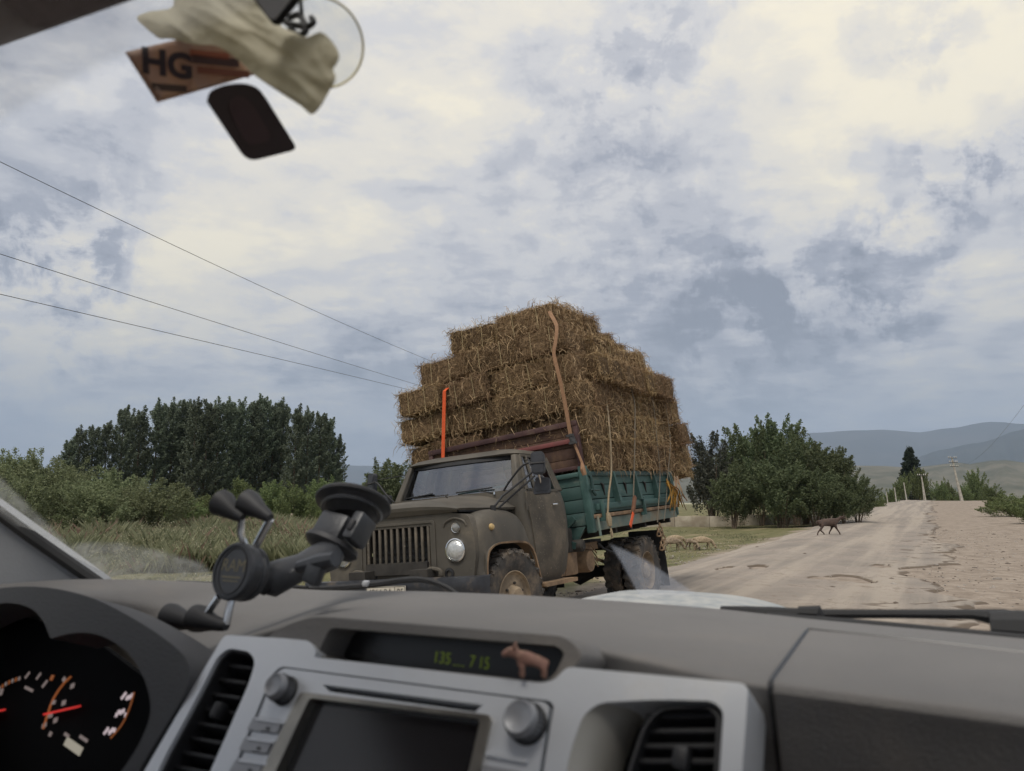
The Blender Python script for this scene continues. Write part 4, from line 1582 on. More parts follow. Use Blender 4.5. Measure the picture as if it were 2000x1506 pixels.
# mirrors on tubular stalks
for s in (1, -1):
    base = Vector((.14, s * .90, 1.40))
    head = Vector((-.36, s * 1.20, 1.87))
    g = G()
    g.tube([base, base + Vector((-.1, s * .06, .12)), head + Vector((.02, s * -.07, -.1))], .013, 7)
    g.tube([base + Vector((-.1, 0, 0)), head + Vector((.0, s * -.05, -.14))], .012, 7)
    g.tube(spline([(-.30, s * .78, 1.60), (-.28, s * .88, 1.70), (-.31, s * 1.05, 1.86), head], 5), .012, 7)
    g.tube([(-.70, s * .82, 1.96), head + Vector((-.01, 0, .03))], .006, 6)
    g.lathe([(.03, -.03), (.03, .03)], Matrix.Translation(base), 8)
    g.obj('mirror_stalk', BLACK, truck)
    Mm = facing(head, (.93, s * .30, .06))
    mp = rect(0, 0, .15, .25, .05)
    mm = G().plate(mp, [], -.055, .0, Mm).obj('wing_mirror', BUMP_M, truck, bevel=.018, bseg=3)
    G().plate(rect(0, .055, .125, .10, .03), [], 0, .008, Mm).obj('mirror_rib', BUMP_M, mm, bevel=.004)
    G().plate(rect(0, -.062, .125, .095, .03), [], 0, .008, Mm).obj('mirror_rib', BUMP_M, mm, bevel=.004)
    G().bar(Mm @ Vector((-.10, 0, .012)), Mm @ Vector((.10, 0, .012)), .014, .014).obj('mirror_clamp', METAL_D, mm)
    M2 = facing((-.52, s * 1.14, 1.63), (.9, s * .35, .1))
    m2 = G().plate(fillet([(-.10, -.09), (.10, -.09), (.10, .085), (-.06, .10)], .03), [], -.07, 0, M2).obj('wide_mirror', BUMP_M, truck, bevel=.02)
    G().plate(rect(0, .0, .15, .12, .03), [], 0, .006, M2).obj('mirror_rib', BUMP_M, m2, bevel=.003)
    G().tube([(-.42, s * 1.17, 1.76), (-.49, s * 1.15, 1.66)], .010, 6).obj('mirror_link', CHROME, truck)

# bumper and number plate
bp = [(.80, -1.14, .0), (.86, -1.02, 0), (.87, -.6, 0), (.875, 0, 0), (.87, .6, 0), (.86, 1.02, 0), (.80, 1.14, 0), (.70, 1.17, 0)]
bp = [(.70, -1.17, 0)] + bp
rings = []
for x, y, _ in spline(bp, 5):
    rings.append([(x - .05, y * .995, .59), (x, y, .60), (x + .012, y, .64), (x + .012, y, .71), (x, y, .755), (x - .05, y * .995, .765)])
G().loft(rings, closed=False).obj('bumper', BUMP_M, truck, 45)
pm = facing((.905, .07, .645), (1, 0, 0))
npl = G().plate(rect(0, 0, .50, .112, .008), [], -.004, .002, pm).obj('number_plate', WHITE, truck)
G().plate(rect(0, 0, .492, .104, .007), [rect(0, 0, .482, .094, .006)], .002, .0035, pm).obj('plate_border', INK, npl)
t_mesh('plate_text', '4064 BA', .088, pm @ Matrix.Translation((-.07, -.004, .003)), INK, npl)
t_mesh('plate_text', '05', .088, pm @ Matrix.Translation((.185, -.004, .003)), INK, npl)
G().box((0, 0, 0), (.004, .098, .002), pm @ Matrix.Translation((.115, 0, .003))).obj('plate_divider', INK, npl)
# mud flaps
for s in (1, -1):
    G().bar((-4.36, s * .62, 1.02), (-4.42, s * 1.14, 1.02), .03, .05).obj('flap_bracket', METAL_D, truck)
    G().loft([[(-4.30, s * .62, 1.04), (-4.31, s * 1.16, 1.04)], [(-4.36, s * .60, .6), (-4.38, s * 1.17, .6)], [(-4.33, s * .59, .22), (-4.40, s * 1.18, .20)]], closed=False).obj('mud_flap', BLACK, truck)

# ---- tipper body (built in its own slightly twisted frame, baked into truck coordinates)
def bed(g):
    g.b.transform(BED)
    return g


XF, XR, HW, ZB, ZT = -1.80, -5.25, 1.17, 1.10, 1.80
bed(G().box(((XF + XR) / 2, 0, ZB - .03), (XF - XR, 2 * HW - .06, .06))).obj('body_floor', DARK, truck)
for y in (.45, -.45):
    bed(G().box(((XF + XR) / 2, y, ZB - .12), (XF - XR, .09, .13))).obj('floor_beam', DARK, truck)
for i in range(6):
    x = XF - .3 - i * .58
    bed(G().box((x, 0, ZB - .1), (.07, 2 * HW - .1, .09))).obj('cross_bearer', DARK, truck)
# lower sill rails, grey green
for s in (1, -1):
    bed(G().box(((XF + XR) / 2, s * (HW - .01), ZB + .0), (XF - XR, .05, .15), bev=.01)).obj('side_sill', GREEN_G, truck)
    bed(G().box(((XF + XR) / 2, s * (HW + .025), ZB + .105), (XF - XR, .05, .05), bev=.008)).obj('sill_ledge', RUSTY, truck)
    for k in range(3):
        z0 = ZB + .14 + k * .185
        bed(G().box(((XF + XR) / 2 - .02, s * HW, z0 + .09), (XF - XR - .08, .035, .176), bev=.006)).obj('plank', GREEN, truck)
    bed(G().box(((XF + XR) / 2, s * (HW + .018), ZT - .06), (XF - XR, .075, .055), bev=.01)).obj('top_rail', GREEN_D, truck)
    bed(G().box(((XF + XR) / 2, s * (HW + .035), ZB + .22), (XF - XR - .25, .05, .085), bev=.012)).obj('bottom_rail', GREEN, truck)
    # raking stiffeners and small hooks
    for x in (-2.62, -3.44, -4.26, -5.0):
        bed(G().loft([[(x + .03, s * (HW + .015), ZT - .03), (x + .03, s * (HW + .075), ZT - .03), (x - .03, s * (HW + .075), ZT - .03), (x - .03, s * (HW + .015), ZT - .03)],
                      [(x - .01, s * (HW + .015), ZB + .26), (x - .01, s * (HW + .10), ZB + .26), (x - .08, s * (HW + .10), ZB + .26), (x - .08, s * (HW + .015), ZB + .26)]])).obj('stiffener', GREEN, truck)
    for x in (-2.25, -3.05, -3.86):
        bed(G().loft([[(x + .025, s * (HW + .017), ZB + .53), (x + .025, s * (HW + .05), ZB + .50), (x - .02, s * (HW + .05), ZB + .50), (x - .02, s * (HW + .017), ZB + .53)],
                      [(x - .05, s * (HW + .017), ZB + .36), (x - .05, s * (HW + .022), ZB + .36), (x - .07, s * (HW + .022), ZB + .36), (x - .07, s * (HW + .017), ZB + .36)]])).obj('side_hook', DARK, truck)
    for x in (-2.02, -3.55, -4.9):
        g = G().box((x, s * (HW + .085), ZB + .17), (.05, .04, .26), bev=.008)
        g.box((x, s * (HW + .06), ZB + .06), (.07, .06, .05), bev=.008)
        bed(g).obj('drop_side_latch', GREEN, truck)
    # corner posts
    bed(G().box((XF + .01, s * (HW - .01), (ZB + ZT) / 2 - .02), (.09, .10, ZT - ZB + .14), bev=.012)).obj('corner_post', GREEN, truck)
    bed(G().box((XR, s * (HW - .01), (ZB + ZT) / 2), (.08, .09, ZT - ZB + .1), bev=.012)).obj('corner_post', GREEN, truck)
    bed(G().tube([(XF - .07, s * (HW + .06), ZB + .10), (XF - .07, s * (HW + .06), ZB - .14)], .018, 8)).obj('hinge_pin', GREEN_G, truck)
    g = G().tube([(XF - .03, s * (HW + .03), ZT), (XF - .06, s * (HW + .06), ZT - .12), (XF - .05, s * (HW + .06), ZT - .28), (XF - .10, s * (HW + .07), ZT - .33)], .022, 7)
    g.tube([(XF + .02, s * (HW + .06), ZT - .26), (XF - .22, s * (HW + .07), ZT - .27)], .014, 6)
    bed(g).obj('corner_catch', GREEN_D, truck)
# front board: planks, top rail and the narrowing lower part
for k in range(4):
    z0 = ZB + .01 + k * .165
    bed(G().box((XF + .03, 0, z0 + .08), (.04, 2 * HW - .12, .157), bev=.006)).obj('plank', GREEN_D if k < 3 else GREEN, truck)
bed(G().box((XF + .05, 0, ZT - .05), (.07, 2 * HW - .1, .06), bev=.012)).obj('front_top_rail', GREEN, truck)
bed(G().plate([(-1.1, ZB), (1.1, ZB), (.92, ZB - .22), (.70, ZB - .26), (-.70, ZB - .26), (-.92, ZB - .22)], [], XF, XF + .05, YZ)).obj('front_lower_board', GREEN_D, truck, bevel=.008)
bed(G().bar((XF + .09, .55, ZB - .2), (XF + .09, .98, ZB + .12), .03, .07)).obj('front_brace', GREEN_D, truck)
g = G().bar((XF + .12, .62, ZB - .10), (XF + .14, .98, ZB - .22), .06, .08)
bed(g).obj('pivot_bracket', GREEN_D, truck)
bed(G().box((XR - .02, 0, (ZB + ZT) / 2), (.05, 2 * HW - .1, ZT - ZB), bev=.01)).obj('tail_board', GREEN_D, truck)
# headboard: maroon frame with weathered boards
HB0, HB1 = ZT - .01, 2.41
for s in (1, -1):
    bed(G().box((XF + .0, s * (HW - .02), (HB0 + HB1) / 2), (.07, .07, HB1 - HB0), bev=.008)).obj('headboard_post', MAROON, truck)
bed(G().box((XF + .005, 0, HB1), (.075, 2 * HW + .03, .07), bev=.008)).obj('headboard_rail', MAROON, truck)
bed(G().box((XF + .012, 0, HB0 + .40), (.06, 2 * HW - .08, .06), bev=.008)).obj('headboard_rail', MAROON_L, truck)
bed(G().box((XF + .005, 0, HB0 + .05), (.06, 2 * HW - .08, .05), bev=.008)).obj('headboard_rail', MAROON, truck)
for k in range(4):
    z0 = HB0 + .02 + k * .145
    bed(G().box((XF - .015, 0, z0 + .08), (.03, 2 * HW - .1, .14), bev=.004)).obj('headboard_plank', PLY, truck)

# ---- driver: a simple seated figure behind the glass
def skin_figure(name, joints, bones, m, parent=None, sub=2, M=None, root=0, **kw):
    me = bpy.data.meshes.new(name)
    me.from_pydata([j[0] for j in joints], bones, [])
    me.materials.append(m)
    o = link(name, me, None, parent, M, **kw)
    o.modifiers.new('skin', 'SKIN')
    sv = me.skin_vertices[0].data
    for v, j in zip(sv, joints):
        r = j[1]
        v.radius = (r, r) if not isinstance(r, tuple) else r
    sv[root].use_root = True
    sb = o.modifiers.new('sub', 'SUBSURF')
    sb.levels = sb.render_levels = sub
    me.polygons.foreach_set('use_smooth', np.ones(len(me.polygons), bool))
    o.modifiers['skin'].use_smooth_shade = True
    return o


SKINM = mat('skin', lin(176, 128, 106), None, rough=.6)
SHIRT = mat('pale_shirt', lin(176, 172, 168), lin(160, 154, 150), 12, .9)
HAIR = mat('dark_hair', (.02, .017, .015), None, rough=.7)
dx, dy = -1.12, .42
drv = empty('person', TRUCK @ Matrix.Translation((dx, dy, 1.2)), label='driver in a pale shirt behind the truck windscreen, hands on the wheel', cat='person')
skin_figure('body', [((0, 0, 0), .14), ((0, 0, .22), .15), ((0, 0, .42), .15), ((0, 0, .52), .07), ((.02, 0, .60), .055), ((.03, 0, .68), .085), ((.035, 0, .76), .082),
                     ((0, .2, .44), .06), ((.16, .25, .26), .046), ((.38, .17, .34), .034), ((.43, .15, .37), .03),
                     ((0, -.2, .44), .06), ((.16, -.25, .26), .046), ((.38, -.17, .34), .034), ((.43, -.15, .37), .03)],
            [(0, 1), (1, 2), (2, 3), (3, 4), (4, 5), (5, 6), (2, 7), (7, 8), (8, 9), (9, 10), (2, 11), (11, 12), (12, 13), (13, 14)], SKINM, drv)
skin_figure('shirt', [((0, 0, -.02), .155), ((0, 0, .22), .165), ((0, 0, .43), .16), ((0, .2, .44), .07), ((.14, .245, .28), .06), ((0, -.2, .44), .07), ((.14, -.245, .28), .06)],
            [(0, 1), (1, 2), (2, 3), (3, 4), (2, 5), (5, 6)], SHIRT, drv)
G().lathe([(.09, .70), (.098, .75), (.088, .81), (.05, .845), (.0001, .85)], Matrix.Translation((.02, 0, 0)), 16).obj('hair', HAIR, drv, 60)

# ------------------------------------------------------------------ the load of bales
def straw_mat(name, dk, md, lt):
    m = bpy.data.materials.new(name)
    m.use_nodes = True
    N = NT(m.node_tree)
    b = N.n['Principled BSDF']
    b.inputs['Roughness'].default_value = .8
    b.inputs['Specular IOR Level'].default_value = .25
    o = N.coord('Object')
    g = N.new('ShaderNodeNewGeometry').outputs['Random Per Island']
    oi = N.new('ShaderNodeObjectInfo').outputs['Random']
    n = N.noise(o, 5, 5, .6)
    f = N.math('ADD', N.math('MULTIPLY', g, .75), N.math('MULTIPLY', n, .45))
    c = N.mix(N.step(f, .25, .95), md, lt)
    c = N.mix(N.step(f, .45, .15), c, dk)
    hsv = N.new('ShaderNodeHueSaturation')
    N.l.new(c, hsv.inputs['Color'])
    N.put(hsv.inputs['Value'], N.math('MULTIPLY_ADD', oi, .6, .65))
    N.put(hsv.inputs['Hue'], N.math('MULTIPLY_ADD', oi, .02, .492))
    N.l.new(hsv.outputs[0], b.inputs['Base Color'])
    return m


STRAW = straw_mat('straw', (.090, .053, .029), (.28, .182, .100), (.42, .295, .172))


def hay_core_mat():
    m = bpy.data.materials.new('packed_hay')
    m.use_nodes = True
    N = NT(m.node_tree)
    b = N.n['Principled BSDF']
    b.inputs['Roughness'].default_value = .9
    b.inputs['Specular IOR Level'].default_value = .1
    o = N.coord('Object')
    a = N.noise(N.mapping(o, (14, 60, 60)), 1, 6, .7, .6)
    c2 = N.noise(N.mapping(o, (60, 60, 12)), 1, 6, .7, .8)
    f = N.math('MULTIPLY', N.math('ADD', a, c2), .5)
    oi = N.new('ShaderNodeObjectInfo').outputs['Random']
    c = N.mix(N.step(f, .38, .62), (.055, .035, .02), (.25, .168, .096))
    hsv = N.new('ShaderNodeHueSaturation')
    N.l.new(c, hsv.inputs['Color'])
    N.put(hsv.inputs['Value'], N.math('MULTIPLY_ADD', oi, .6, .65))
    N.l.new(hsv.outputs[0], b.inputs['Base Color'])
    bn = N.new('ShaderNodeBump')
    bn.inputs['Strength'].default_value = 1
    bn.inputs['Distance'].default_value = .02
    N.l.new(f, bn.inputs['Height'])
    N.l.new(bn.outputs[0], b.inputs['Normal'])
    return m


HAYCORE = hay_core_mat()
TWINE = mat('twine', lin(176, 158, 120), None, rough=.8)


def bale_proto(L, Wd, H, seed, nst):
    """body mesh, straw mesh, twine mesh; local x along the bale, origin at its centre"""
    bm = bmesh.new()
    bmesh.ops.create_cube(bm, size=1)
    bmesh.ops.subdivide_edges(bm, edges=bm.edges[:], cuts=9, use_grid_fill=True)
    for v in bm.verts:
        c = v.co.copy()
        # rounded-off edges and lumpy faces, drawn in under the two strings
        d = Vector((c.x * 2, c.y * 2, c.z * 2))
        rr_ = (abs(d.x) ** 7 + abs(d.y) ** 7 + abs(d.z) ** 7) ** (1 / 7)
        q = d / max(rr_, 1e-6) * max(abs(d.x), abs(d.y), abs(d.z))
        v.co = Vector((q.x * L / 2, q.y * Wd / 2, q.z * H / 2))
        nrm = Vector((v.co.x / L, v.co.y / Wd, v.co.z / H)).normalized()
        k = noise.noise(v.co * 7 + Vector((seed, 0, 0))) * .022 + noise.noise(v.co * 19 + Vector((0, seed, 0))) * .012
        pinch = -.018 * (math.exp(-((abs(v.co.x) - L * .2) / .03) ** 2))
        v.co += nrm * (k + pinch - .012)
    for f in bm.faces:
        f.smooth = True
    me = bpy.data.meshes.new('packed_hay')
    bm.to_mesh(me)
    bm.free()
    me.materials.append(HAYCORE)
    # loose straws: bent ribbons lying on and sticking out of the faces
    r = np.random.default_rng(seed)
    area = np.array([L * Wd, L * Wd, L * H, L * H, Wd * H, Wd * H])
    face = r.choice(6, nst, p=area / area.sum())
    uv = r.uniform(-.5, .5, (nst, 2))
    P = np.zeros((nst, 3))
    Nn = np.zeros((nst, 3))
    Tn = np.zeros((nst, 3))
    ang = r.normal(0, .9, nst)
    for k, (ax, sgn, u, v) in enumerate(((2, 1, 0, 1), (2, -1, 0, 1), (1, 1, 0, 2), (1, -1, 0, 2), (0, 1, 1, 2), (0, -1, 1, 2))):
        q = face == k
        dim = (L, Wd, H)
        P[q, ax] = sgn * dim[ax] / 2
        P[q, u] = uv[q, 0] * dim[u]
        P[q, v] = uv[q, 1] * dim[v]
        Nn[q, ax] = sgn
        Tn[q, u] = np.sin(ang[q])
        Tn[q, v] = np.cos(ang[q]) * r.choice([-1, 1], q.sum())
    ln = r.uniform(.03, .125, nst)
    out = np.abs(r.normal(0, .10, nst)) + .005
    stick = r.uniform(0, 1, nst) > .975
    out[stick] += r.uniform(.3, .9, stick.sum())
    D = Tn + Nn * out[:, None]
    D /= np.linalg.norm(D, axis=1)[:, None]
    S = np.cross(D, r.normal(size=(nst, 3)))
    S /= np.linalg.norm(S, axis=1)[:, None]
    w = r.uniform(.0014, .0034, nst)[:, None]
    A = P - Nn * .022
    bend = r.normal(0, .22, (nst, 3)) * ln[:, None]
    B = A + D * ln[:, None] * .5 + bend * .5 + Nn * .006
    Cc = A + D * ln[:, None] + bend * .3 - Nn * (ln * .25)[:, None] * (r.uniform(0, 1, nst) > .4)[:, None]
    Cc[:, 2] -= .12 * ln
    V = np.stack([A - S * w, A + S * w, B - S * w, B + S * w, Cc - S * w * .5, Cc + S * w * .5], 1).reshape(-1, 3)
    i = np.arange(nst)[:, None] * 6
    Fc = np.concatenate([i + np.array([[0, 1, 3, 2]]), i + np.array([[2, 3, 5, 4]])])
    st_ = mesh_np('loose_straw', V, Fc, STRAW)
    g = G()
    for x in (-L * .2, L * .2):
        a, b = Wd / 2 - .004, H / 2 - .004
        g.tube([(x, -a, -b), (x, a, -b), (x, a, b), (x, -a, b), (x, -a, -b)], .0045, 4, False)
    tw = g.mesh('twine')
    tw.materials.append(TWINE)
    return me, st_, tw


BW, BH = .45, .375
BALES = [bale_proto(.85, BW, BH, 20 + s, 3400) for s in range(4)]
ENDS = ['front end', 'near side', 'far side', 'top']
GRP = 'hay bales roped onto the truck'
LAY = ['bottom', 'second', 'third', 'fourth', 'fifth', 'topmost']
nb = 0


def bale(x, y, z, rz, label, sx=1.0, tilt=0.0, pitch=0.0, sz=1.0):
    global nb
    M = TRUCK @ BED @ Matrix.Translation((x, y, z)) @ Matrix.Rotation(rz + random.uniform(-.09, .09), 4, 'Z') @ Matrix.Rotation(tilt + random.uniform(-.08, .08), 4, 'X') @ Matrix.Rotation(pitch + random.uniform(-.05, .05), 4, 'Y') @ \
        Matrix.Rotation(math.pi * (nb % 2), 4, 'X') @ Matrix.Diagonal((sx, random.uniform(.97, 1.06), sz, 1))
    pr = BALES[nb % 4]
    nb += 1
    r = empty('hay_bale', M, label=label, cat='hay bale', group=GRP)
    link('packed_hay', pr[0], parent=r)
    link('loose_straw', pr[1], parent=r, kind='stuff')
    link('twine', pr[2], parent=r)
    return r


# layer: bottom z, left end y (far side), right end y (near side), front x, rear x on the near side
LAYERS = [(1.80, -1.52, 1.28, -1.94, -6.0), (2.20, -1.64, 1.30, -1.84, -6.0), (2.60, -1.73, 1.30, -1.78, -5.9), (3.00, -1.66, 1.24, -1.80, -5.6), (3.40, -1.34, 1.18, -1.86, -5.1), (3.79, -.82, 1.02, -1.98, -3.5)]
for k, (z0, yl, yr, xf, xr) in enumerate(LAYERS):
    zc_ = z0 + .195
    # front row, laid across the truck with here and there an end-on bale
    y, n = yl, 0
    while y < yr - .15:
        rem = yr - y
        ln = .88 * random.uniform(.86, 1.02)
        endon = random.random() < .25 and rem > .6
        if endon:
            ln = .48
        if rem < ln + .2:
            ln = rem
        n += 1
        lab = f"hay bale in the {LAY[k]} layer, {ORD[n - 1]} along the front from the far side"
        jx = random.uniform(-.09, .08)
        if endon:
            bale(xf - .44 + jx, y + ln / 2, zc_, 0, lab)
        else:
            bale(xf - .23 + jx, y + ln / 2, zc_ + random.uniform(-.015, .015), math.pi / 2, lab, ln / .88)
        y += ln
    # near side
    x, n = xf - .46, 0
    while x > xr + .12:
        rem = x - xr
        ln = .88 * random.uniform(.9, 1.03)
        endon = random.random() < .30 and rem > .6
        if endon:
            ln = .48
        if rem < ln + .2:
            ln = rem
        n += 1
        lab = f"hay bale in the {LAY[k]} layer, {ORD[n - 1]} along the near side behind the front corner"
        jy = random.uniform(-.08, .06)
        if endon:
            bale(x - ln / 2, yr - .44 + jy, zc_, math.pi / 2, lab)
        else:
            bale(x - ln / 2, yr - .23 + jy, zc_ + random.uniform(-.015, .015), 0, lab, ln / .88)
        x -= ln
    # far side and rear, fewer
    x, n = xf - .46, 0
    while x > xr + .4:
        n += 1
        bale(x - .44, yl + .23, zc_, 0, f"hay bale in the {LAY[k]} layer, {ORD[n - 1]} along the far side of the load")
        x -= .88
    y, n = yl + .46, 0
    while y < yr - .6:
        n += 1
        bale(xr + .25, y + .44, zc_, math.pi / 2, f"hay bale in the {LAY[k]} layer, {ORD[n - 1]} across the rear of the load")
        y += .88
# tops of the stepped layers
for k in (3, 4, 5):
    z0, yl, yr, xf, xr = LAYERS[k]
    n = row = 0
    x = xf - .7
    while x > xr + .25:
        y = yl + .6
        n = 0
        row += 1
        while y < yr - .5:
            n += 1
            bale(x, y + .3, z0 + .19, math.pi / 2, f"hay bale inside the {LAY[k]} layer, {ORD[row - 1]} row back, {ORD[n - 1]} from the far side")
            y += .88
        x -= .47
# half-crushed bales rounding off the steps of the near side
for x, y, z, s, lab in ((-3.92, .72, 3.94, .62, 'squashed bale lying on the stepped top just behind the topmost layer'), (-4.62, .70, 3.90, .45, 'flattest squashed bale at the rear of the stepped top'),
                        (-5.35, .78, 3.56, .62, 'squashed bale on the rear step of the load'), (-5.75, .86, 3.12, .5, 'squashed bale on the lowest rear step of the load')):
    bale(x, y, z, .05, lab, .9, -.06, .10, s)
# sagging bale hanging over the tailboard
bale(-6.25, 1.0, 2.12, .15, 'ragged loose bale sagging over the tailboard at the rear corner', 1.0, .1, -.22, 1.12)
bale(-5.95, 1.05, 1.86, .1, 'frayed bale hanging lowest at the rear corner of the load', .8, .1, -.15, .9)

# loose wisps over the whole load, one uncountable mass
def wisps():
    pts, out, dn = [], [], []
    for k, (z0, yl, yr, xf, xr) in enumerate(LAYERS):
        n = 200
        y = rng.uniform(yl, yr, n)
        pts.append(np.stack([np.full(n, xf + .02), y, z0 + rng.uniform(-.02, .42, n)], -1))
        out.append(np.tile([1, 0, 0.0], (n, 1)))
        n = 360
        x = rng.uniform(xr, xf, n)
        pts.append(np.stack([x, np.full(n, yr + .02), z0 + rng.uniform(-.02, .42, n)], -1))
        out.append(np.tile([0, 1, 0.0], (n, 1)))
    z0, yl, yr, xf, xr = LAYERS[-1]
    n = 160
    pts.append(np.stack([rng.uniform(xr, xf, n), rng.uniform(yl, yr, n), np.full(n, z0 + .40)], -1))
    out.append(np.tile([0, 0, 1.0], (n, 1)))
    P, O = np.concatenate(pts), np.concatenate(out)
    n = len(P)
    ln = rng.uniform(.04, .17, n)
    side = np.stack([-O[:, 1], O[:, 0], np.zeros(n)], -1) + np.array([0, .3, 0]) * O[:, 2:3]
    d = O * np.abs(rng.normal(.15, .25, n))[:, None] + side * rng.normal(0, .6, n)[:, None]
    d[:, 2] += rng.normal(-.45, .6, n) * (1 - O[:, 2]) + .2 * O[:, 2]
    d /= np.linalg.norm(d, axis=1)[:, None]
    S = np.cross(d, rng.normal(size=(n, 3)))
    S /= np.linalg.norm(S, axis=1)[:, None]
    w = rng.uniform(.002, .0045, n)[:, None]
    B = P + d * ln[:, None] * .5 + O * .025
    Cc = P + d * ln[:, None] + np.array([0, 0, -1.0]) * (ln * .22)[:, None]
    V = np.stack([P - S * w, P + S * w, B - S * w, B + S * w, Cc - S * w * .4, Cc + S * w * .4], 1).reshape(-1, 3)
    i = np.arange(n)[:, None] * 6
    Fc = np.concatenate([i + np.array([[0, 1, 3, 2]]), i + np.array([[2, 3, 5, 4]])])
    link('straw_wisps', mesh_np('straw_wisps', V, Fc, STRAW), M=TRUCK @ BED, kind='stuff')


wisps()

# ---- straps and ropes over the load
TB = TRUCK @ BED
TBi = TB.inverted()


def on_bed(u, v, ax, val):
    """point in body coordinates where a sight line meets a plane of the load"""
    o = TBi @ Vector(CAM)
    d = (TBi.to_3x3() @ Vector(ray(u, v)))
    t = (val - o[ax]) / d[ax]
    return o + d * t


def ribbon(name, pts, w, m, label, across, cat='strap', thick=.004):
    g = G()
    P = [Vector(p) for p in pts]
    rings = []
    for i, p in enumerate(P):
        t = (P[min(i + 1, len(P) - 1)] - P[max(i - 1, 0)]).normalized()
        a = (Vector(across) - t * Vector(across).dot(t)).normalized()
        nn = t.cross(a)
        rings.append([p + a * w / 2 + nn * thick, p - a * w / 2 + nn * thick, p - a * w / 2 - nn * thick, p + a * w / 2 - nn * thick])
    g.loft(rings)
    root = empty(name, TB, label=label, cat=cat)
    g.obj('webbing', m, root, 40)
    return root


def wov(name, c):
    return mat(name, c, tuple(x * .8 for x in c), 40, .75, bump=.3, bscale=200)


ORANGE = wov('orange_webbing', lin(224, 92, 44))
TAN = wov('tan_webbing', lin(150, 114, 84))
xf = -1.70
a, b = on_bed(868, 764, 0, xf), on_bed(864, 950, 0, -1.70)
pts = [Vector((xf - .55, a.y, a.z + .16)), Vector((xf - .1, a.y, a.z + .06))] + [Vector((xf + (.0), a.y + (b.y - a.y) * k, a.z + (b.z - a.z) * k)) for k in np.linspace(0, 1, 14)]
ribbon('ratchet_strap', pts, .056, ORANGE, 'bright orange strap hanging down the front of the hay behind the cab', (0, 1, 0))
tp = [(1074, 608, -2.0), (1087, 636, -1.80), (1085, 668, -1.74), (1082, 692, -1.72), (1092, 735, -1.70), (1103, 785, -1.70), (1114, 848, -1.70)]
q0 = on_bed(1074, 608, 0, -2.0)
pts = spline([(-2.9, q0.y, q0.z + .01), (-2.4, q0.y, q0.z + .02)] + [tuple(on_bed(u, v, 0, x)) for u, v, x in tp], 5)
st1 = ribbon('ratchet_strap', pts, .05, TAN, 'tan strap running down the front corner of the hay to the headboard', (0, 1, 0))
e = on_bed(1114, 848, 0, -1.69)
e2 = on_bed(1137, 905, 0, -1.66)
e3 = on_bed(1142, 928, 0, -1.64)
g = G().bar(e, e.lerp(e2, .35), .075, .05, bev=.01)
g.bar(e.lerp(e2, .05) + Vector((.03, -.05, 0)), e.lerp(e2, .05) + Vector((.03, .05, 0)), .03, .03)
g.bar(e.lerp(e2, .3) + Vector((.03, -.05, 0)), e.lerp(e2, .3) + Vector((.03, .05, 0)), .03, .03)
g.obj('ratchet', METAL_D, st1)
G().tube([e.lerp(e2, .35), e2], .018, 6).obj('strap_tail', TAN, st1)
G().tube([e2, e2.lerp(e3, .5) + Vector((.02, 0, 0)), e3], [.02, .035, .028], 8).obj('strap_hook', TAN, st1)


def rope(uv, label, r=.014, m=TAN, y=1.33, extra=None):
    pts = spline([tuple(on_bed(u, v, 1, yy)) for u, v, yy in uv], 6)
    root = empty('tie_rope', TB, label=label, cat='rope', group='ropes down the near side of the load')
    G().tube(pts, r, 6).obj('rope_cord', m, root)
    return root


ROPE = wov('pale_rope', lin(150, 134, 108))
GREYR = wov('grey_rope', lin(122, 112, 96))
r1 = rope([(1176, 745, 1.28), (1186, 795, 1.33), (1192, 860, 1.35), (1194, 920, 1.33), (1189, 965, 1.31), (1187, 1003, 1.29)], 'thick pale rope, first behind the front corner, hooked under the green body', .013, ROPE)
p = on_bed(1189, 1012, 1, 1.30)
g = G().tube([p + Vector((0, 0, .07)), p, p - Vector((0, 0, .1))], [.02, .042, .03], 8)
g.tube([p - Vector((0, 0, .1)), p + Vector((.01, .02, -.2)), p + Vector((.04, .02, -.24)), p + Vector((.06, .02, -.16))], .012, 6)
g.obj('rope_hook', ROPE, r1)
r2 = rope([(1218, 715, 1.24), (1238, 780, 1.33), (1240, 830, 1.35), (1239, 900, 1.33), (1237, 970, 1.30)], 'pale rope ending in a ratchet with an orange tail on the green side', .010, GREYR)
p, q = on_bed(1240, 970, 1, 1.31), on_bed(1236, 1003, 1, 1.32)
G().bar(p, q, .06, .04, (0, 1, 0), .008).obj('ratchet', mat('rusty_ratchet', lin(96, 62, 44), lin(120, 84, 60), 9, .8), r2)
p, q = on_bed(1237, 1002, 1, 1.34), on_bed(1231, 1028, 1, 1.34)
G().bar(p, q, .05, .012, (0, 1, 0)).obj('strap_tail', ORANGE, r2)
rope([(1258, 700, 1.20), (1276, 790, 1.33), (1283, 860, 1.35), (1289, 920, 1.33), (1286, 990, 1.30), (1284, 1020, 1.28)], 'thin dark rope, third along the near side of the load', .007, GREYR)
rope([(1300, 790, 1.33), (1309, 860, 1.35), (1304, 930, 1.34), (1301, 980, 1.31), (1297, 1017, 1.29)], 'thin rope beside the yellow rag at the rear of the green side', .007, GREYR)
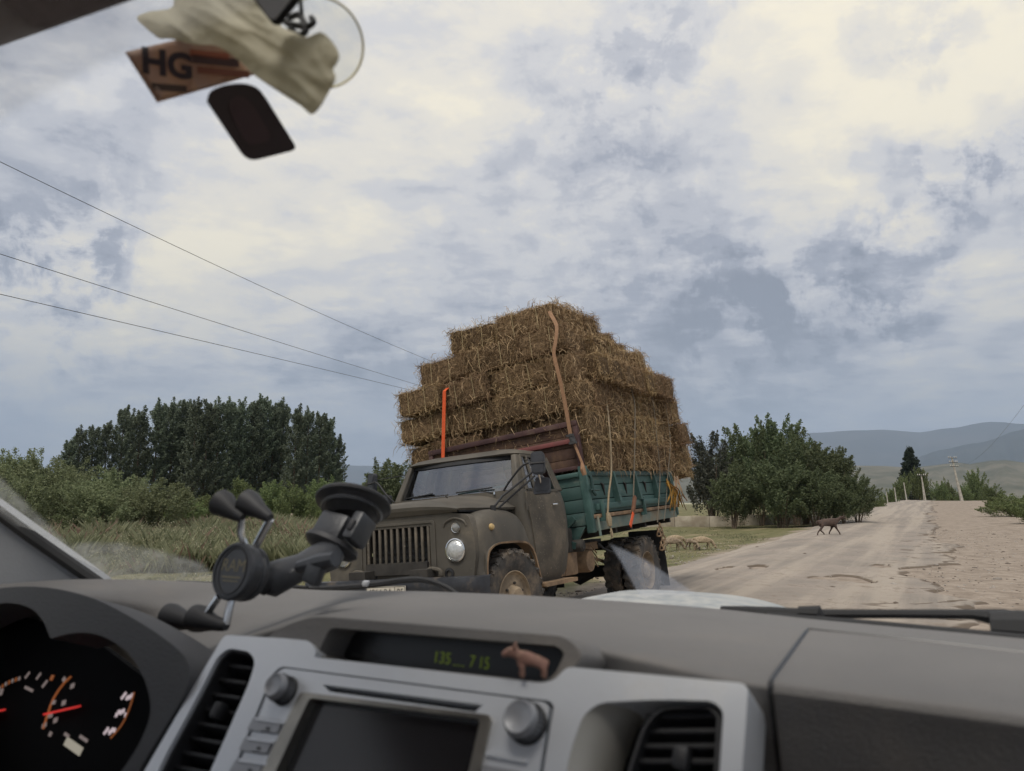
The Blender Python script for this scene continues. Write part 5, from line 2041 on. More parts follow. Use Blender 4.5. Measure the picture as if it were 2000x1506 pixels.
# yellow rag and frayed cords at the rear corner
YEL = mat('yellow_cloth', lin(160, 118, 42), lin(118, 86, 36), 14, .85, bump=.4, bscale=60)
rag = empty('yellow_rag', TB, label='torn yellow rag tied to the rear corner of the green body', cat='rag')
g = G()
for k in range(14):
    u0 = 1302 + random.uniform(-2, 4)
    q = [on_bed(u0, 935 + k, 1, 1.36), on_bed(u0 + 8 + k, 960 + random.uniform(-6, 6), 1, 1.40), on_bed(1306 + k * 2 + random.uniform(-3, 3), 985 + random.uniform(-12, 14), 1, 1.37)]
    g.tube(spline([tuple(x) for x in q], 4), [.010 + .006 * math.sin(i * 1.3 + k) for i in range(9)], 5, squash=.3)
g.obj('cloth_strip', YEL, rag)
fray = empty('frayed_cord', TB, label='bundle of frayed cords trailing from the hay at the tailboard', cat='rope')
for k in range(7):
    u1 = 1316 + random.uniform(0, 26)
    q = [on_bed(1318 + random.uniform(-4, 6), 930, 1, 1.28), on_bed((1322 + u1) / 2 + random.uniform(-5, 8), 960, 1, 1.36), on_bed(u1, 985 + random.uniform(-14, 24), 1, 1.30)]
    G().tube(spline([tuple(x) for x in q], 4), .009, 5).obj('cord', ROPE if k % 2 else TAN, fray)
# chain and shackles hanging at the rear of the sill
p = on_bed(1288, 1030, 1, 1.2)
g = G()
for k in range(5):
    c = p + Vector((random.uniform(-.1, .1), .0, -.07 * k))
    g.tube([c + Vector((.05 * math.cos(a), .02 * math.sin(a * 2), .06 * math.sin(a))) for a in np.linspace(0, 6.28, 13)], .014, 5, False)
gch = empty('tow_chain', TB, label='loops of chain and rope hanging under the rear of the green body', cat='chain')
g.obj('chain_links', RUSTY, gch)

# ------------------------------------------------------------------ animals
WOOL = mat('cream_wool', lin(172, 154, 128), lin(138, 120, 96), 14, .95, bump=1.0, bscale=45, dust=lin(120, 104, 82), dscale=6, damt=(.5, .8))
WOOL_B = mat('grey_brown_wool', lin(150, 134, 114), lin(112, 96, 78), 12, .95, bump=1.0, bscale=45)
BROWN = mat('dark_brown_coat', lin(62, 48, 41), lin(80, 62, 52), 9, .8, bump=.5, bscale=60)
BLACKW = mat('blackish_wool', lin(54, 46, 42), lin(78, 66, 58), 10, .9, bump=.9, bscale=50)
RUST = mat('rust_brown_wool', lin(104, 70, 48), lin(130, 94, 66), 9, .9, bump=.9, bscale=45)


def beast(label, cat, m, p, rz, sc, graze, step=0.0, fat=1.0, leg=1.0, horn=False, hm=None, group=None):
    r = empty(cat, Matrix.Translation(p) @ Matrix.Rotation(rz, 4, 'Z') @ Matrix.Scale(sc, 4), label=label, cat=cat, group=group)
    zb = .56 * leg
    J = [((-.34, 0, zb), .16 * fat), ((-.05, 0, zb - .02), .185 * fat), ((.24, 0, zb + .01), .17 * fat)]
    if graze:
        J += [((.42, 0, zb - .10), .095 * fat), ((.54, 0, zb - .28), .075), ((.60, 0, zb - .40), .062), ((.66, 0, .07), .04)]
    else:
        J += [((.44, 0, zb + .08), .085 * fat), ((.58, 0, zb + .17), .07), ((.66, 0, zb + .20), .062), ((.82, 0, zb + .13), .038)]
    B = [(0, 1), (1, 2), (2, 3), (3, 4), (4, 5), (5, 6)]

    def chain(parent, pts):
        a = parent
        for q in pts:
            J.append(q)
            B.append((a, len(J) - 1))
            a = len(J) - 1
    for s, st_ in ((1, step), (-1, -step)):
        chain(0, [((-.32, s * .10, zb - .14), .085), ((-.28 + st_ * .06, s * .105, zb * .62), .058), ((-.40 + st_ * .10, s * .105, zb * .36), .033), ((-.37 + st_ * .22, s * .105, .10), .027), ((-.36 + st_ * .24, s * .105, .0), .03)])
        chain(2, [((.25, s * .10, zb - .15), .075), ((.26 - st_ * .08, s * .10, zb * .48), .038), ((.26 - st_ * .20, s * .10, .12), .026), ((.275 - st_ * .22, s * .10, 0), .03)])
        e = J[5][0]
        chain(5, [((e[0] - .03, s * .075, e[2] + .03), .022), ((e[0] - .05, s * .13, e[2] + .0), .016)])
    chain(0, [((-.50, 0, zb + .02), .04), ((-.55, 0, zb - .10), .025)])
    skin_figure('body', J, B, m, r)
    if hm:
        h0 = Vector(J[5][0])
        h1 = Vector(J[6][0])
        G().tube([h0 + Vector((-.03, 0, 0)), h0, h1, h1 + (h1 - h0) * .22], [.068, .078, .052, .03], 10).obj('face', hm, r, 60)
    return r


GS = 'sheep grazing on the verge'
beast('dark brown goat walking across the road to the right', 'goat', BROWN, ground_pt(1619, 1046), 0.10, .92, False, .9, 1.0, 1.05)
beast('cream sheep grazing, head down to the right, rightmost of the verge sheep', 'sheep', WOOL, ground_pt(1374, 1074), -.12, .66, True, .3, 1.14, 1.0, group=GS)
beast('black headed lamb facing the camera beside the cream sheep', 'sheep', WOOL_B, ground_pt(1352, 1075), -1.1, .58, True, .2, .85, 1.05, hm=BLACKW, group=GS)
beast('grey brown sheep grazing beside the mud flap of the truck', 'sheep', WOOL_B, ground_pt(1314, 1076), -.05, .68, True, .2, 1.14, 1.0, group=GS)
beast('pale sheep half hidden behind the grey brown one by the truck', 'sheep', WOOL, ground_pt(1322, 1069), .1, .68, True, .2, 1.14, 1.0, group=GS)
beast('rust brown sheep seen from behind below the phone holder prongs', 'sheep', RUST, ground_pt(522, 1084), 1.35, .70, True, .2, 1.05, .95)
beast('brown and black sheep from behind, left of the black suction cup', 'sheep', RUST, ground_pt(597, 1088), 1.9, .72, True, .2, 1.1, .95, hm=BLACKW)

# ------------------------------------------------------------------ the car we sit in (local frame: x right, y forward, z up, origin on the ground under the camera)
CAR = Matrix.Rotation(math.radians(-30), 4, 'Z')
CARi = CAR.inverted()
suv = empty('suv', CAR, label='grey suv seen from its passenger seat, dashboard and windscreen in front', cat='car')


def cp(u, v, a):
    d = CARi.to_3x3() @ Vector(ray(u, v))
    return d * (a / d.y) + Vector((0, 0, EYE))


class PL:
    """a working plane in car coordinates"""

    def __init__(s, o, tilt, yaw=0.0):
        R = Matrix.Rotation(yaw, 3, 'Z')
        s.X = R @ Vector((1, 0, 0))
        s.Y = R @ Vector((0, math.sin(tilt), math.cos(tilt)))
        s.Z = s.X.cross(s.Y)
        s.o = Vector(o)
        s.M = frame(o, s.X, s.Y, s.Z)

    def p(s, u, v, h=0.0):
        d = CARi.to_3x3() @ Vector(ray(u, v))
        c = Vector((0, 0, EYE))
        t = ((s.o + s.Z * h) - c).dot(s.Z) / d.dot(s.Z)
        q = c + d * t - s.o
        return (q.dot(s.X), q.dot(s.Y))

    def poly(s, pts, h=0.0):
        return [s.p(u, v, h) for u, v in pts]

    def at(s, u, v, h=0.0):
        x, y = s.p(u, v, h)
        return s.M @ Vector((x, y, h))


DASH = mat('dash_plastic', (.135, .130, .126), (.158, .151, .145), 4, .62, bump=.25, bscale=420, dust=(.225, .20, .172), dscale=3.5, damt=(.52, .85), spec=.35)
DASH_L = mat('lower_dash_plastic', (.062, .062, .066), (.070, .070, .073), 4, .6, bump=.25, bscale=420, spec=.35)
PIANO = mat('black_plastic', (.010, .010, .011), None, rough=.35)
MATTE = mat('matte_black_plastic', (.014, .014, .016), (.02, .02, .022), 30, .55, bump=.1, bscale=200)
SILVER = mat('silver_trim', (.56, .585, .62), (.60, .62, .65), 3, .34, metal=.3, bump=.03, bscale=300, dust=(.45, .42, .37), dscale=9, damt=(.55, .9))
SILVER_D = mat('button_grey', (.28, .285, .30), (.31, .315, .33), 6, .42, metal=.4)
PILLAR = mat('pillar_trim', (.36, .37, .385), None, rough=.8, bump=.1, bscale=300)
SCREENM = mat('screen_glass', (.012, .012, .014), (.018, .016, .017), 4, .16)
RED_E = mat('needle_red', (.5, .02, .02), None, rough=.5, emit=((1, .06, .05), .22))
WHITE_E = mat('dial_white', (.25, .21, .22), None, rough=.5, emit=((1, .82, .86), .22))
DIM_E = mat('dial_dim_white', (.14, .12, .12), None, rough=.5, emit=((1, .8, .74), .07))
ORANGE_E = mat('dial_orange', (.4, .12, .03), None, rough=.5, emit=((1, .32, .10), .07))
GREEN_E = mat('clock_green', (.1, .14, .02), None, rough=.5, emit=((.62, .85, .08), .035))

# dashboard skin: station lines (photo pixel, depth)
L0 = [(-260, 1152, .38), (-80, 1144, .46), (0, 1139, .50), (150, 1128, .56), (300, 1130, .64), (450, 1137, .72), (620, 1150, .78), (800, 1152, .82), (1000, 1160, .84), (1200, 1172, .85), (1400, 1187, .86), (1600, 1209, .87), (1800, 1227, .875), (2000, 1245, .88), (2400, 1285, .88)]
L1 = [(-260, 1180, .39), (0, 1158, .48), (150, 1165, .51), (300, 1182, .60), (420, 1196, .62), (520, 1203, .65), (600, 1190, .67), (700, 1170, .69), (850, 1166, .70), (1000, 1172, .70), (1200, 1188, .70), (1400, 1208, .69), (1540, 1226, .68), (1800, 1252, .67), (2000, 1276, .67), (2400, 1320, .67)]
L2 = [(-260, 1330, .50), (0, 1290, .58), (150, 1275, .58), (300, 1275, .57), (380, 1285, .54), (450, 1250, .52), (540, 1222, .515), (620, 1212, .515), (800, 1222, .515), (1000, 1240, .515), (1110, 1254, .515), (1300, 1296, .505), (1460, 1333, .50), (1515, 1340, .50), (1700, 1365, .50), (2000, 1405, .50), (2400, 1460, .50)]
L3 = [(-260, 1470, .54), (0, 1440, .62), (150, 1420, .62), (300, 1420, .60), (450, 1330, .54), (620, 1300, .54), (800, 1320, .54), (1000, 1340, .54), (1110, 1350, .54), (1300, 1380, .515), (1460, 1400, .508), (1600, 1412, .507), (2000, 1465, .507), (2400, 1520, .507)]
L4 = [(-260, 1900, .56), (0, 1800, .64), (300, 1700, .62), (600, 1700, .56), (1110, 1700, .56), (1300, 1700, .55), (1460, 1720, .545), (2000, 1800, .54), (2400, 1880, .54)]
bs = np.linspace(-1.12, .50, 150)


def line_at(L, b):
    P = np.array([cp(*p)[:] for p in L])
    o = np.argsort(P[:, 0])
    P = P[o]
    return np.stack([b, np.interp(b, P[:, 0], P[:, 1]), np.interp(b, P[:, 0], P[:, 2])], -1)


def smooth_rows(A, k):
    for _ in range(k):
        A[1:-1, 1:] = (A[:-2, 1:] + 2 * A[1:-1, 1:] + A[2:, 1:]) / 4
    return A


ST = [smooth_rows(line_at(L, bs), 4) for L in (L0, L1, L2, L3, L4)]
behind = ST[0].copy()
behind[:, 1] += .05
behind[:, 2] -= .05


def dash_rows(i0, i1, lift=0.0, n=10):
    """rows of the dash surface between control lines (parameter in 0..4)"""
    rows = []
    ctl = [behind] + ST
    for q in np.linspace(i0, i1, n):
        row = []
        for j in range(i1j0[0], i1j0[1]):
            P = [c[j] for c in ctl]
            t = q + 1
            i = min(int(t), len(P) - 2)
            f = t - i
            p0, p1, p2, p3 = P[max(i - 1, 0)], P[i], P[i + 1], P[min(i + 2, len(P) - 1)]
            c = .5 * ((2 * p1) + (-p0 + p2) * f + .7 * (2 * p0 - 5 * p1 + 4 * p2 - p3) * f * f + .7 * (-p0 + 3 * p1 - 3 * p2 + p3) * f ** 3) if False else p1 + (p2 - p1) * f
            row.append(c)
        rows.append(np.array(row))
    return rows


i1j0 = (0, len(bs))
raw = dash_rows(-1, 4, n=101)
A = np.array(raw)
for _ in range(4):
    A[1:-1] = (A[:-2] + 2 * A[1:-1] + A[2:]) / 4
g = G().loft([[tuple(p) for p in row] for row in A], closed=False)
g.obj('dashboard', DASH, suv, 70)
# airbag lid: a lifted panel with its own rim, running from the top over the front face
qs = np.linspace(-1, 4, 101)
b_left = float(cp(1535, 1236, .66)[0])
jj = [j for j in range(len(bs)) if bs[j] > -.105]
ii = [i for i in range(101) if 1.04 <= qs[i] <= 3.9]
dx_ = np.gradient(A, axis=1)
dy_ = np.gradient(A, axis=0)
NR = np.cross(dx_, -dy_)
NR /= np.linalg.norm(NR, axis=2)[:, :, None]
NR *= np.sign(NR[:, :, 2:3] + 1e-6 - NR[:, :, 1:2] * .5)
sub = np.array([[A[i, j] + NR[i, j] * .0025 for j in jj] for i in ii])
und = np.array([[A[i, j] - NR[i, j] * .004 for j in jj] for i in ii])
g = G().loft([[tuple(p) for p in r] for r in sub], closed=False)
rim_t = [tuple(p) for p in sub[::-1, 0]] + [tuple(p) for p in sub[0, 1:]]
rim_b = [tuple(p) for p in und[::-1, 0]] + [tuple(p) for p in und[0, 1:]]
g.loft([rim_t, rim_b], closed=False)
g.obj('airbag_lid', DASH, suv, 40, bevel=.0025)
seam = [A[i, jj[0]] + NR[i, jj[0]] * .0015 for i in ii[::-1]] + [A[ii[0], j] + NR[ii[0], j] * .0015 for j in jj[1:]]
G().tube([Vector(p) for p in seam], .0022, 5).obj('lid_seam', PIANO, suv)

# ---- centre stack: silver fascia plate with openings
CS_ = PL((-.345, .455, EYE - .13), math.radians(30))
P = CS_.poly
trim = P([(438, 1240), (560, 1247), (606, 1252), (618, 1272), (612, 1284), (700, 1293), (1058, 1334), (1084, 1328), (1106, 1302), (1462, 1335), (1446, 1560), (1430, 1640), (200, 1640), (262, 1540), (360, 1372)])
vl = P([(446, 1266), (486, 1272), (499, 1290), (488, 1330), (440, 1440), (400, 1530), (385, 1560), (285, 1560), (320, 1480), (380, 1370), (425, 1282)])
vr = P([(1172, 1372), (1290, 1366), (1392, 1369), (1413, 1388), (1402, 1560), (1098, 1560), (1112, 1470), (1140, 1395)])
radio_o = P([(548, 1301), (1072, 1368), (1082, 1378), (1040, 1640), (400, 1640), (530, 1318)])
g = G().plate(fillet(trim, [.006, .012, .008, .006, .006, .02, .01, .012, .008, .006, .01, .01, .01, .01, .02], 4), [fillet(vl, .008, 4), fillet(vr, .014, 4), fillet(radio_o, .006, 3)], -.055, 0, CS_.M)
fas = g.obj('centre_fascia', SILVER, suv, 35, bevel=.0035, bseg=3)
G().plate(P([(430, 1262), (1440, 1345), (1420, 1640), (210, 1640)], -.06), [], -.075, -.062, CS_.M).obj('fascia_backing', PIANO, suv)
# radio unit
ro = [((x - .0) * 1.0, y) for x, y in P([(555, 1306), (1066, 1373), (1074, 1382), (1034, 1640), (412, 1640), (538, 1322)])]
slot = P([(632, 1338), (945, 1378), (930, 1392), (645, 1352)])
scr = P([(604, 1362), (950, 1405), (900, 1640), (470, 1640)])
g = G().plate(fillet(ro, .005, 3), [fillet(slot, .001, 2), fillet(scr, .003, 3)], -.045, .0015, CS_.M)
rad = g.obj('head_unit', SILVER, suv, 35, bevel=.0018)
G().plate(P([(615, 1330), (955, 1372), (940, 1400), (630, 1360)], -.012), [], -.016, -.012, CS_.M).obj('disc_slot', PIANO, rad)
fr_o = P([(594, 1355), (966, 1401), (912, 1640), (456, 1640)])
fr_i = P([(612, 1367), (945, 1408), (893, 1640), (486, 1640)])
G().plate(fillet(fr_o, .004, 3), [fillet(fr_i, .003, 3)], -.01, .005, CS_.M).obj('screen_bezel', mat('worn_chrome_bezel', (.34, .32, .28), (.22, .21, .19), 20, .3, metal=.9), rad, 35, bevel=.0015)
G().plate(P([(600, 1355), (960, 1400), (905, 1640), (465, 1640)]), [], -.012, -.004, CS_.M).obj('screen', SCREENM, rad)
for (u, v, r) in ((549, 1345, .0104), (1024, 1408, .0122)):
    x, y = CS_.p(u, v, .008)
    Mk = CS_.M @ Matrix.Translation((x, y, 0))
    G().lathe([(r * 1.12, 0), (r * 1.12, .003), (r, .004)], Mk, 32).obj('knob_base', MATTE, rad)
    kn = G().lathe([(r, .002), (r * .98, .012), (r * .93, .0165), (r * .82, .018), (r * .72, .0172), (.0001, .0165)], Mk, 36).obj('knob', SILVER_D, rad, 40)
    kr = G()
    for i in range(28):
        a = 2 * math.pi * i / 28
        kr.box((r * 1.0 * math.cos(a), r * 1.0 * math.sin(a), .008), (.0009, .0012, .009), Mk, Matrix.Rotation(a, 3, 'Z'))
    kr.obj('knob_knurl', MATTE, kn)
for q in ([(502, 1402), (558, 1410), (546, 1436), (488, 1428)], [(486, 1440), (538, 1447), (526, 1476), (472, 1468)], [(470, 1482), (524, 1490), (508, 1520), (452, 1512)]):
    b_ = G().plate(fillet(P(q), .002, 3), [], 0, .004, CS_.M).obj('radio_button', SILVER_D, rad, 35, bevel=.0012)
    cxy = CS_.p(sum(a for a, b in q) / 4, sum(b for a, b in q) / 4 + 4, .004)
    G().box((cxy[0], cxy[1], .0042), (.0042, .0022, .0004), CS_.M).obj('button_legend', PIANO, b_)
    top = [q[0], q[1], ((q[1][0] * .8 + q[2][0] * .2), (q[1][1] * .8 + q[2][1] * .2)), ((q[0][0] * .8 + q[3][0] * .2), (q[0][1] * .8 + q[3][1] * .2))]
    G().plate(fillet(P(top, .004), .001, 2), [], .0035, .0052, CS_.M).obj('button_edge', SILVER, b_, 35, bevel=.0006)
q = [(956, 1468), (1036, 1484), (1032, 1494), (952, 1478)]
G().plate(fillet(P(q), .0015, 3), [], 0, .004, CS_.M).obj('radio_button', SILVER, rad, 35, bevel=.001)
q = [(948, 1496), (1026, 1510), (1014, 1560), (936, 1545)]
G().plate(fillet(P(q), .0015, 3), [], 0, .003, CS_.M).obj('radio_button', SILVER_D, rad, 35, bevel=.001)


# vents: black box, tilted slats, thumb tab
def vent(pl_, frame_px, rows, tab, name='air_vent'):
    """rows: list of ((uL,vL),(uR,vR)) slat lines"""
    root = G().plate(fillet(pl_.poly(frame_px), .008, 4), [fillet([(x * .90 + .1 * np.mean([p[0] for p in pl_.poly(frame_px)]), y * .96 + .04 * np.mean([p[1] for p in pl_.poly(frame_px)])) for x, y in pl_.poly(frame_px)], .008, 4)], -.05, -.004, pl_.M).obj(name, MATTE, suv, 35, bevel=.002)
    for (a, b) in rows:
        pa, pb = pl_.p(*a, -.012), pl_.p(*b, -.012)
        va, vb = Vector((pa[0], pa[1], -.012)), Vector((pb[0], pb[1], -.012))
        ga = [pl_.M @ x for x in (va, vb)]
        dpt = (pl_.Z * -.022 + pl_.Y * -.006)
        th = pl_.Y * .0016
        g = G().loft([[ga[0] + th, ga[0] - th, ga[0] - th + dpt, ga[0] + th + dpt], [ga[1] + th, ga[1] - th, ga[1] - th + dpt, ga[1] + th + dpt]])
        g.obj('vent_slat', MATTE, root, 30, bevel=.0008)
    u, v = tab
    x, y = pl_.p(u, v, -.004)
    G().box((x, y, -.006), (.010, .014, .012), pl_.M, bev=.003).obj('vent_tab', MATTE, root)
    return root


rows = []
for k in range(8):
    f = k / 8 + .06
    rows.append(((432 - 118 * f, 1282 + 225 * f), (497 - 92 * f, 1290 + 235 * f)))
vent(CS_, [(446, 1266), (486, 1272), (499, 1290), (488, 1330), (440, 1440), (385, 1560), (285, 1560), (320, 1480), (380, 1370), (425, 1282)], rows, (425, 1388))
vr_px = [(1285, 1378), (1385, 1376), (1406, 1392), (1398, 1570), (1200, 1570), (1228, 1480), (1252, 1412)]
rows = [((1262 - 8 * k, 1398 + 29 * k), (1402 - 1 * k, 1396 + 30 * k)) for k in range(6)]
vent(CS_, vr_px, rows, (1330, 1480))
# scooped cream-silver wall left of the right-hand vent
sc_rows = []
for h, k in ((0, 0), (-.006, .18), (-.016, .45), (-.028, .75), (-.040, 1.0)):
    ed = spline([(1172, 1372), (1142, 1395), (1112, 1470), (1098, 1570)], 5)
    inn = spline([(1288, 1380), (1256, 1410), (1226, 1480), (1198, 1570)], 5)
    sc_rows.append([tuple(CS_.M @ Vector((*((1 - k) * np.array(CS_.p(*a)) + k * np.array(CS_.p(*b, h))), h))) for a, b in zip(ed, inn)])
G().loft(sc_rows, closed=False).obj('vent_scoop', mat('champagne_plastic', (.36, .345, .31), None, rough=.45, metal=.25), fas, 60)

# ---- clock display under its own brow
CK = PL((-.345, .47, EYE - .115), math.radians(14))
brow = CK.poly([(520, 1246), (560, 1222), (612, 1205), (660, 1207), (1100, 1243), (1125, 1258), (1140, 1285), (1112, 1312), (1088, 1340), (1050, 1346), (640, 1300), (606, 1284)])
hole = CK.poly([(648, 1226), (1090, 1262), (1106, 1276), (1085, 1320), (1060, 1331), (646, 1288), (622, 1279)])
g = G().plate(fillet(brow, .012, 5), [fillet(hole, .006, 4)], -.06, .002, CK.M)
brw = g.obj('display_brow', DASH, suv, 35, bevel=.005, bseg=3)
dsp = G().plate(CK.poly([(600, 1215), (1120, 1255), (1100, 1350), (600, 1295)], -.03), [], -.036, -.03, CK.M).obj('clock_display', PIANO, suv)


def on_plane_text(pl_, u, v, h, body, size, m, parent, rot=0.0, name='digits', sx=1):
    x, y = pl_.p(u, v, h)
    return t_mesh(name, body, size, pl_.M @ Matrix.Translation((x, y, h + .0004)) @ Matrix.Rotation(rot, 4, 'Z') @ Matrix.Diagonal((sx, 1, 1, 1)), m, parent)


on_plane_text(CK, 864, 1286, -.03, '135', .0125, GREEN_E, dsp, 0, 'digits', .95)
on_plane_text(CK, 937, 1295, -.03, '7 15', .0125, GREEN_E, dsp, 0, 'digits', .85)
for u, v in ((888, 1299), (896, 1300), (904, 1301)):
    x, y = CK.p(u, v, -.03)
    G().box((x, y, -.0297), (.0022, .0009, .0005), CK.M).obj('dash_mark', GREEN_E, dsp)
DIMTXT = mat('dim_legend', (.05, .05, .05), None, rough=.6)
for u, v, w in ((700, 1280, .016), (733, 1282, .010), (738, 1258, .006)):
    x, y = CK.p(u, v, -.03)
    G().box((x, y, -.0297), (w, .0018, .0005), CK.M).obj('legend_mark', DIMTXT, dsp)

# little toy animal standing on the ledge of the display
tp_ = CS_.at(1030, 1326, .004)
toy = empty('toy_calf', CAR @ Matrix.Translation(tp_ + Vector((0, .004, 0))) @ Matrix.Rotation(math.radians(204), 4, 'Z') @ Matrix.Scale(.0245, 4), label='small pinkish brown toy animal standing on the clock display ledge', cat='toy')
TOYM = mat('toy_rubber', lin(146, 108, 94), lin(122, 90, 78), 3, .6, bump=.3, bscale=12, dust=lin(168, 136, 114), dscale=3)
skin_figure('body', [((-.38, 0, .48), .18), ((-.05, 0, .50), .19), ((.25, 0, .55), .18), ((.46, 0, .70), .15), ((.66, 0, .66), .11), ((.82, 0, .58), .085),
                     ((-.40, .11, .28), .10), ((-.42, .12, .12), .075), ((-.40, .12, 0), .08), ((-.40, -.11, .28), .10), ((-.36, -.12, .12), .075), ((-.33, -.12, 0), .08),
                     ((.22, .11, .30), .09), ((.20, .12, .12), .07), ((.22, .12, 0), .075), ((.22, -.11, .30), .09), ((.26, -.12, .12), .07), ((.28, -.12, 0), .075),
                     ((.44, .14, .84), .045), ((.40, .20, .96), .03), ((.44, -.14, .84), .045), ((.42, -.2, .94), .03), ((-.55, 0, .46), .03)],
            [(0, 1), (1, 2), (2, 3), (3, 4), (4, 5), (0, 6), (6, 7), (7, 8), (0, 9), (9, 10), (10, 11), (2, 12), (12, 13), (13, 14), (2, 15), (15, 16), (16, 17), (3, 18), (18, 19), (3, 20), (20, 21), (0, 22)], TOYM, toy)
for s in (1, -1):
    G().lathe([(.035, -.01), (.03, .015), (.0001, .025)], facing((.58, s * .115, .74), (.4, s, .35)), 10).obj('eye', PIANO, toy)

# ---- instrument cluster behind its hood
IC = PL((-.70, .42, EYE - .19), math.radians(20), math.radians(0))
outer = spline([(-160, 1190), (-60, 1160), (30, 1146), (110, 1150), (190, 1172), (270, 1214), (330, 1254), (366, 1292), (366, 1340), (328, 1410), (274, 1500), (228, 1600), (215, 1640)], 4) + [(-160, 1640)]
inner = spline([(-120, 1225), (-50, 1190), (10, 1178), (55, 1186), (82, 1210), (98, 1246)], 4) + spline([(100, 1247), (150, 1236), (200, 1243), (250, 1276), (282, 1328), (294, 1385), (280, 1435), (250, 1488), (210, 1540), (165, 1600)], 4) + [(-120, 1600)]
g = G().plate([IC.p(*q) for q in outer], [[IC.p(*q) for q in inner]], -.055, .0, IC.M, back=False)
hood_ = g.obj('instrument_hood', DASH_L, suv, 45, bevel=.007, bseg=4)
ICG = PL(tuple(IC.M @ Vector((0, 0, -.075))), math.radians(20))
clu = G().plate([ICG.p(u, v) for u, v in [(-200, 1205), (40, 1200), (200, 1262), (290, 1330), (318, 1400), (310, 1640), (-200, 1640)]], [], -.01, 0, ICG.M).obj('instrument_cluster', mat('gauge_face', (.003, .0032, .004), None, rough=.8, spec=.1), suv)
for (a, b) in (((98, 1396), (164, 1381)), ((-60, 1402), (17, 1388))):
    pa, pb = ICG.p(*a), ICG.p(*b)
    G().bar(ICG.M @ Vector((*pa, .006)), ICG.M @ Vector((*pb, .006)), .0045, .002).obj('gauge_needle', RED_E, clu)


def mark(u, v, w, h, m, rot=0.0, nm='dial_mark'):
    x, y = ICG.p(u, v)
    G().box((x, y, .001), (w * .74, h * .74, .001), ICG.M, Matrix.Rotation(rot, 3, 'Z')).obj(nm, m, clu)


for u, v in ((250, 1360), (238, 1393), (216, 1427)):
    for k in range(5):
        mark(u + (-9 + 4.5 * k), v + random.uniform(-4, 4), .0038, .0058, WHITE_E, random.uniform(-.6, .6), 'fuel_icon')
arcp = spline([(264, 1352), (254, 1385), (240, 1415), (218, 1442)], 8)
G().tube([ICG.M @ Vector((*ICG.p(*q), .001)) for q in arcp], .0009, 5).obj('fuel_arc', ORANGE_E, clu)
arcp = spline([(86, 1424), (95, 1395), (106, 1365), (124, 1338), (140, 1322)], 6)
G().tube([ICG.M @ Vector((*ICG.p(*q), .001)) for q in arcp], .0014, 5).obj('temperature_arc', ORANGE_E, clu)
for u, v, r in ((88, 1417, .5), (106, 1372, .2), (100, 1398, .3), (127, 1328, -.5)):
    mark(u, v, .009, .006, DIM_E, r)
for u, v in ((143, 1340), (126, 1373), (110, 1407)):
    mark(u, v, .008, .007, DIM_E, .4)
for k in range(7):
    mark(0 + 6.5 * k, 1345 - 5 * k + .3 * k * k, .004, .006, ORANGE_E if k % 2 else DIM_E, .8)
for u, v, w, h, r in ((55, 1319, .004, .011, -.5), (77, 1321, .004, .011, -.5), (89, 1336, .0045, .012, -.5), (58, 1346, .026, .004, -.1), (4, 1352, .007, .010, .3)):
    mark(u, v, w, h, DIM_E, r)
mark(103, 1324, .007, .008, ORANGE_E)
for u, v, w, h in ((145, 1458, .046, .011), (165, 1443, .022, .004), (132, 1436, .013, .004), (100, 1434, .006, .006)):
    mark(u, v, w, h, mat('odometer_glow', (.2, .18, .15), None, emit=((1, .92, .74), .13)) if w > .04 else DIM_E, -.16, 'odometer' if w > .04 else 'dial_mark')

# ---- windscreen
def ws(b, s):
    """point of the windscreen: b across at the base, s up the slope"""
    e = (b + .345) / .8
    return Vector((-.345 + (b + .345) * (1 - .12 * s), .935 - .33 * e * e - (.74 - .10 * e * e) * s - .04 * math.sin(math.pi * s) * 0, EYE - .135 + .50 * s))


def ws_hit(u, v):
    d = CARi.to_3x3() @ Vector(ray(u, v))

    def f(t):
        p = d * t
        s = (p.z + .135) / .50
        b = -.345 + (p.x + .345) / max(.3, (1 - .12 * s))
        return p.y - (ws(b, s)).y
    lo, hi = .05, 4.0
    for _ in range(50):
        m = (lo + hi) / 2
        if f(m) > 0:
            hi = m
        else:
            lo = m
    return d * lo + Vector((0, 0, EYE))


clear = bpy.data.materials.new('clear_glass')
clear.use_nodes = True
N = NT(clear.node_tree)
N.n.remove(N.n['Principled BSDF'])
tb = N.new('ShaderNodeBsdfTransparent')
N.l.new(tb.outputs[0], N.n['Material Output'].inputs[0])
rows = [[tuple(ws(b, s)) for b in np.linspace(-1.16, .50, 30)] for s in np.linspace(-.03, 1.0, 12)]
wsc = G().loft(rows, closed=False).obj('windscreen', clear, suv, 80)


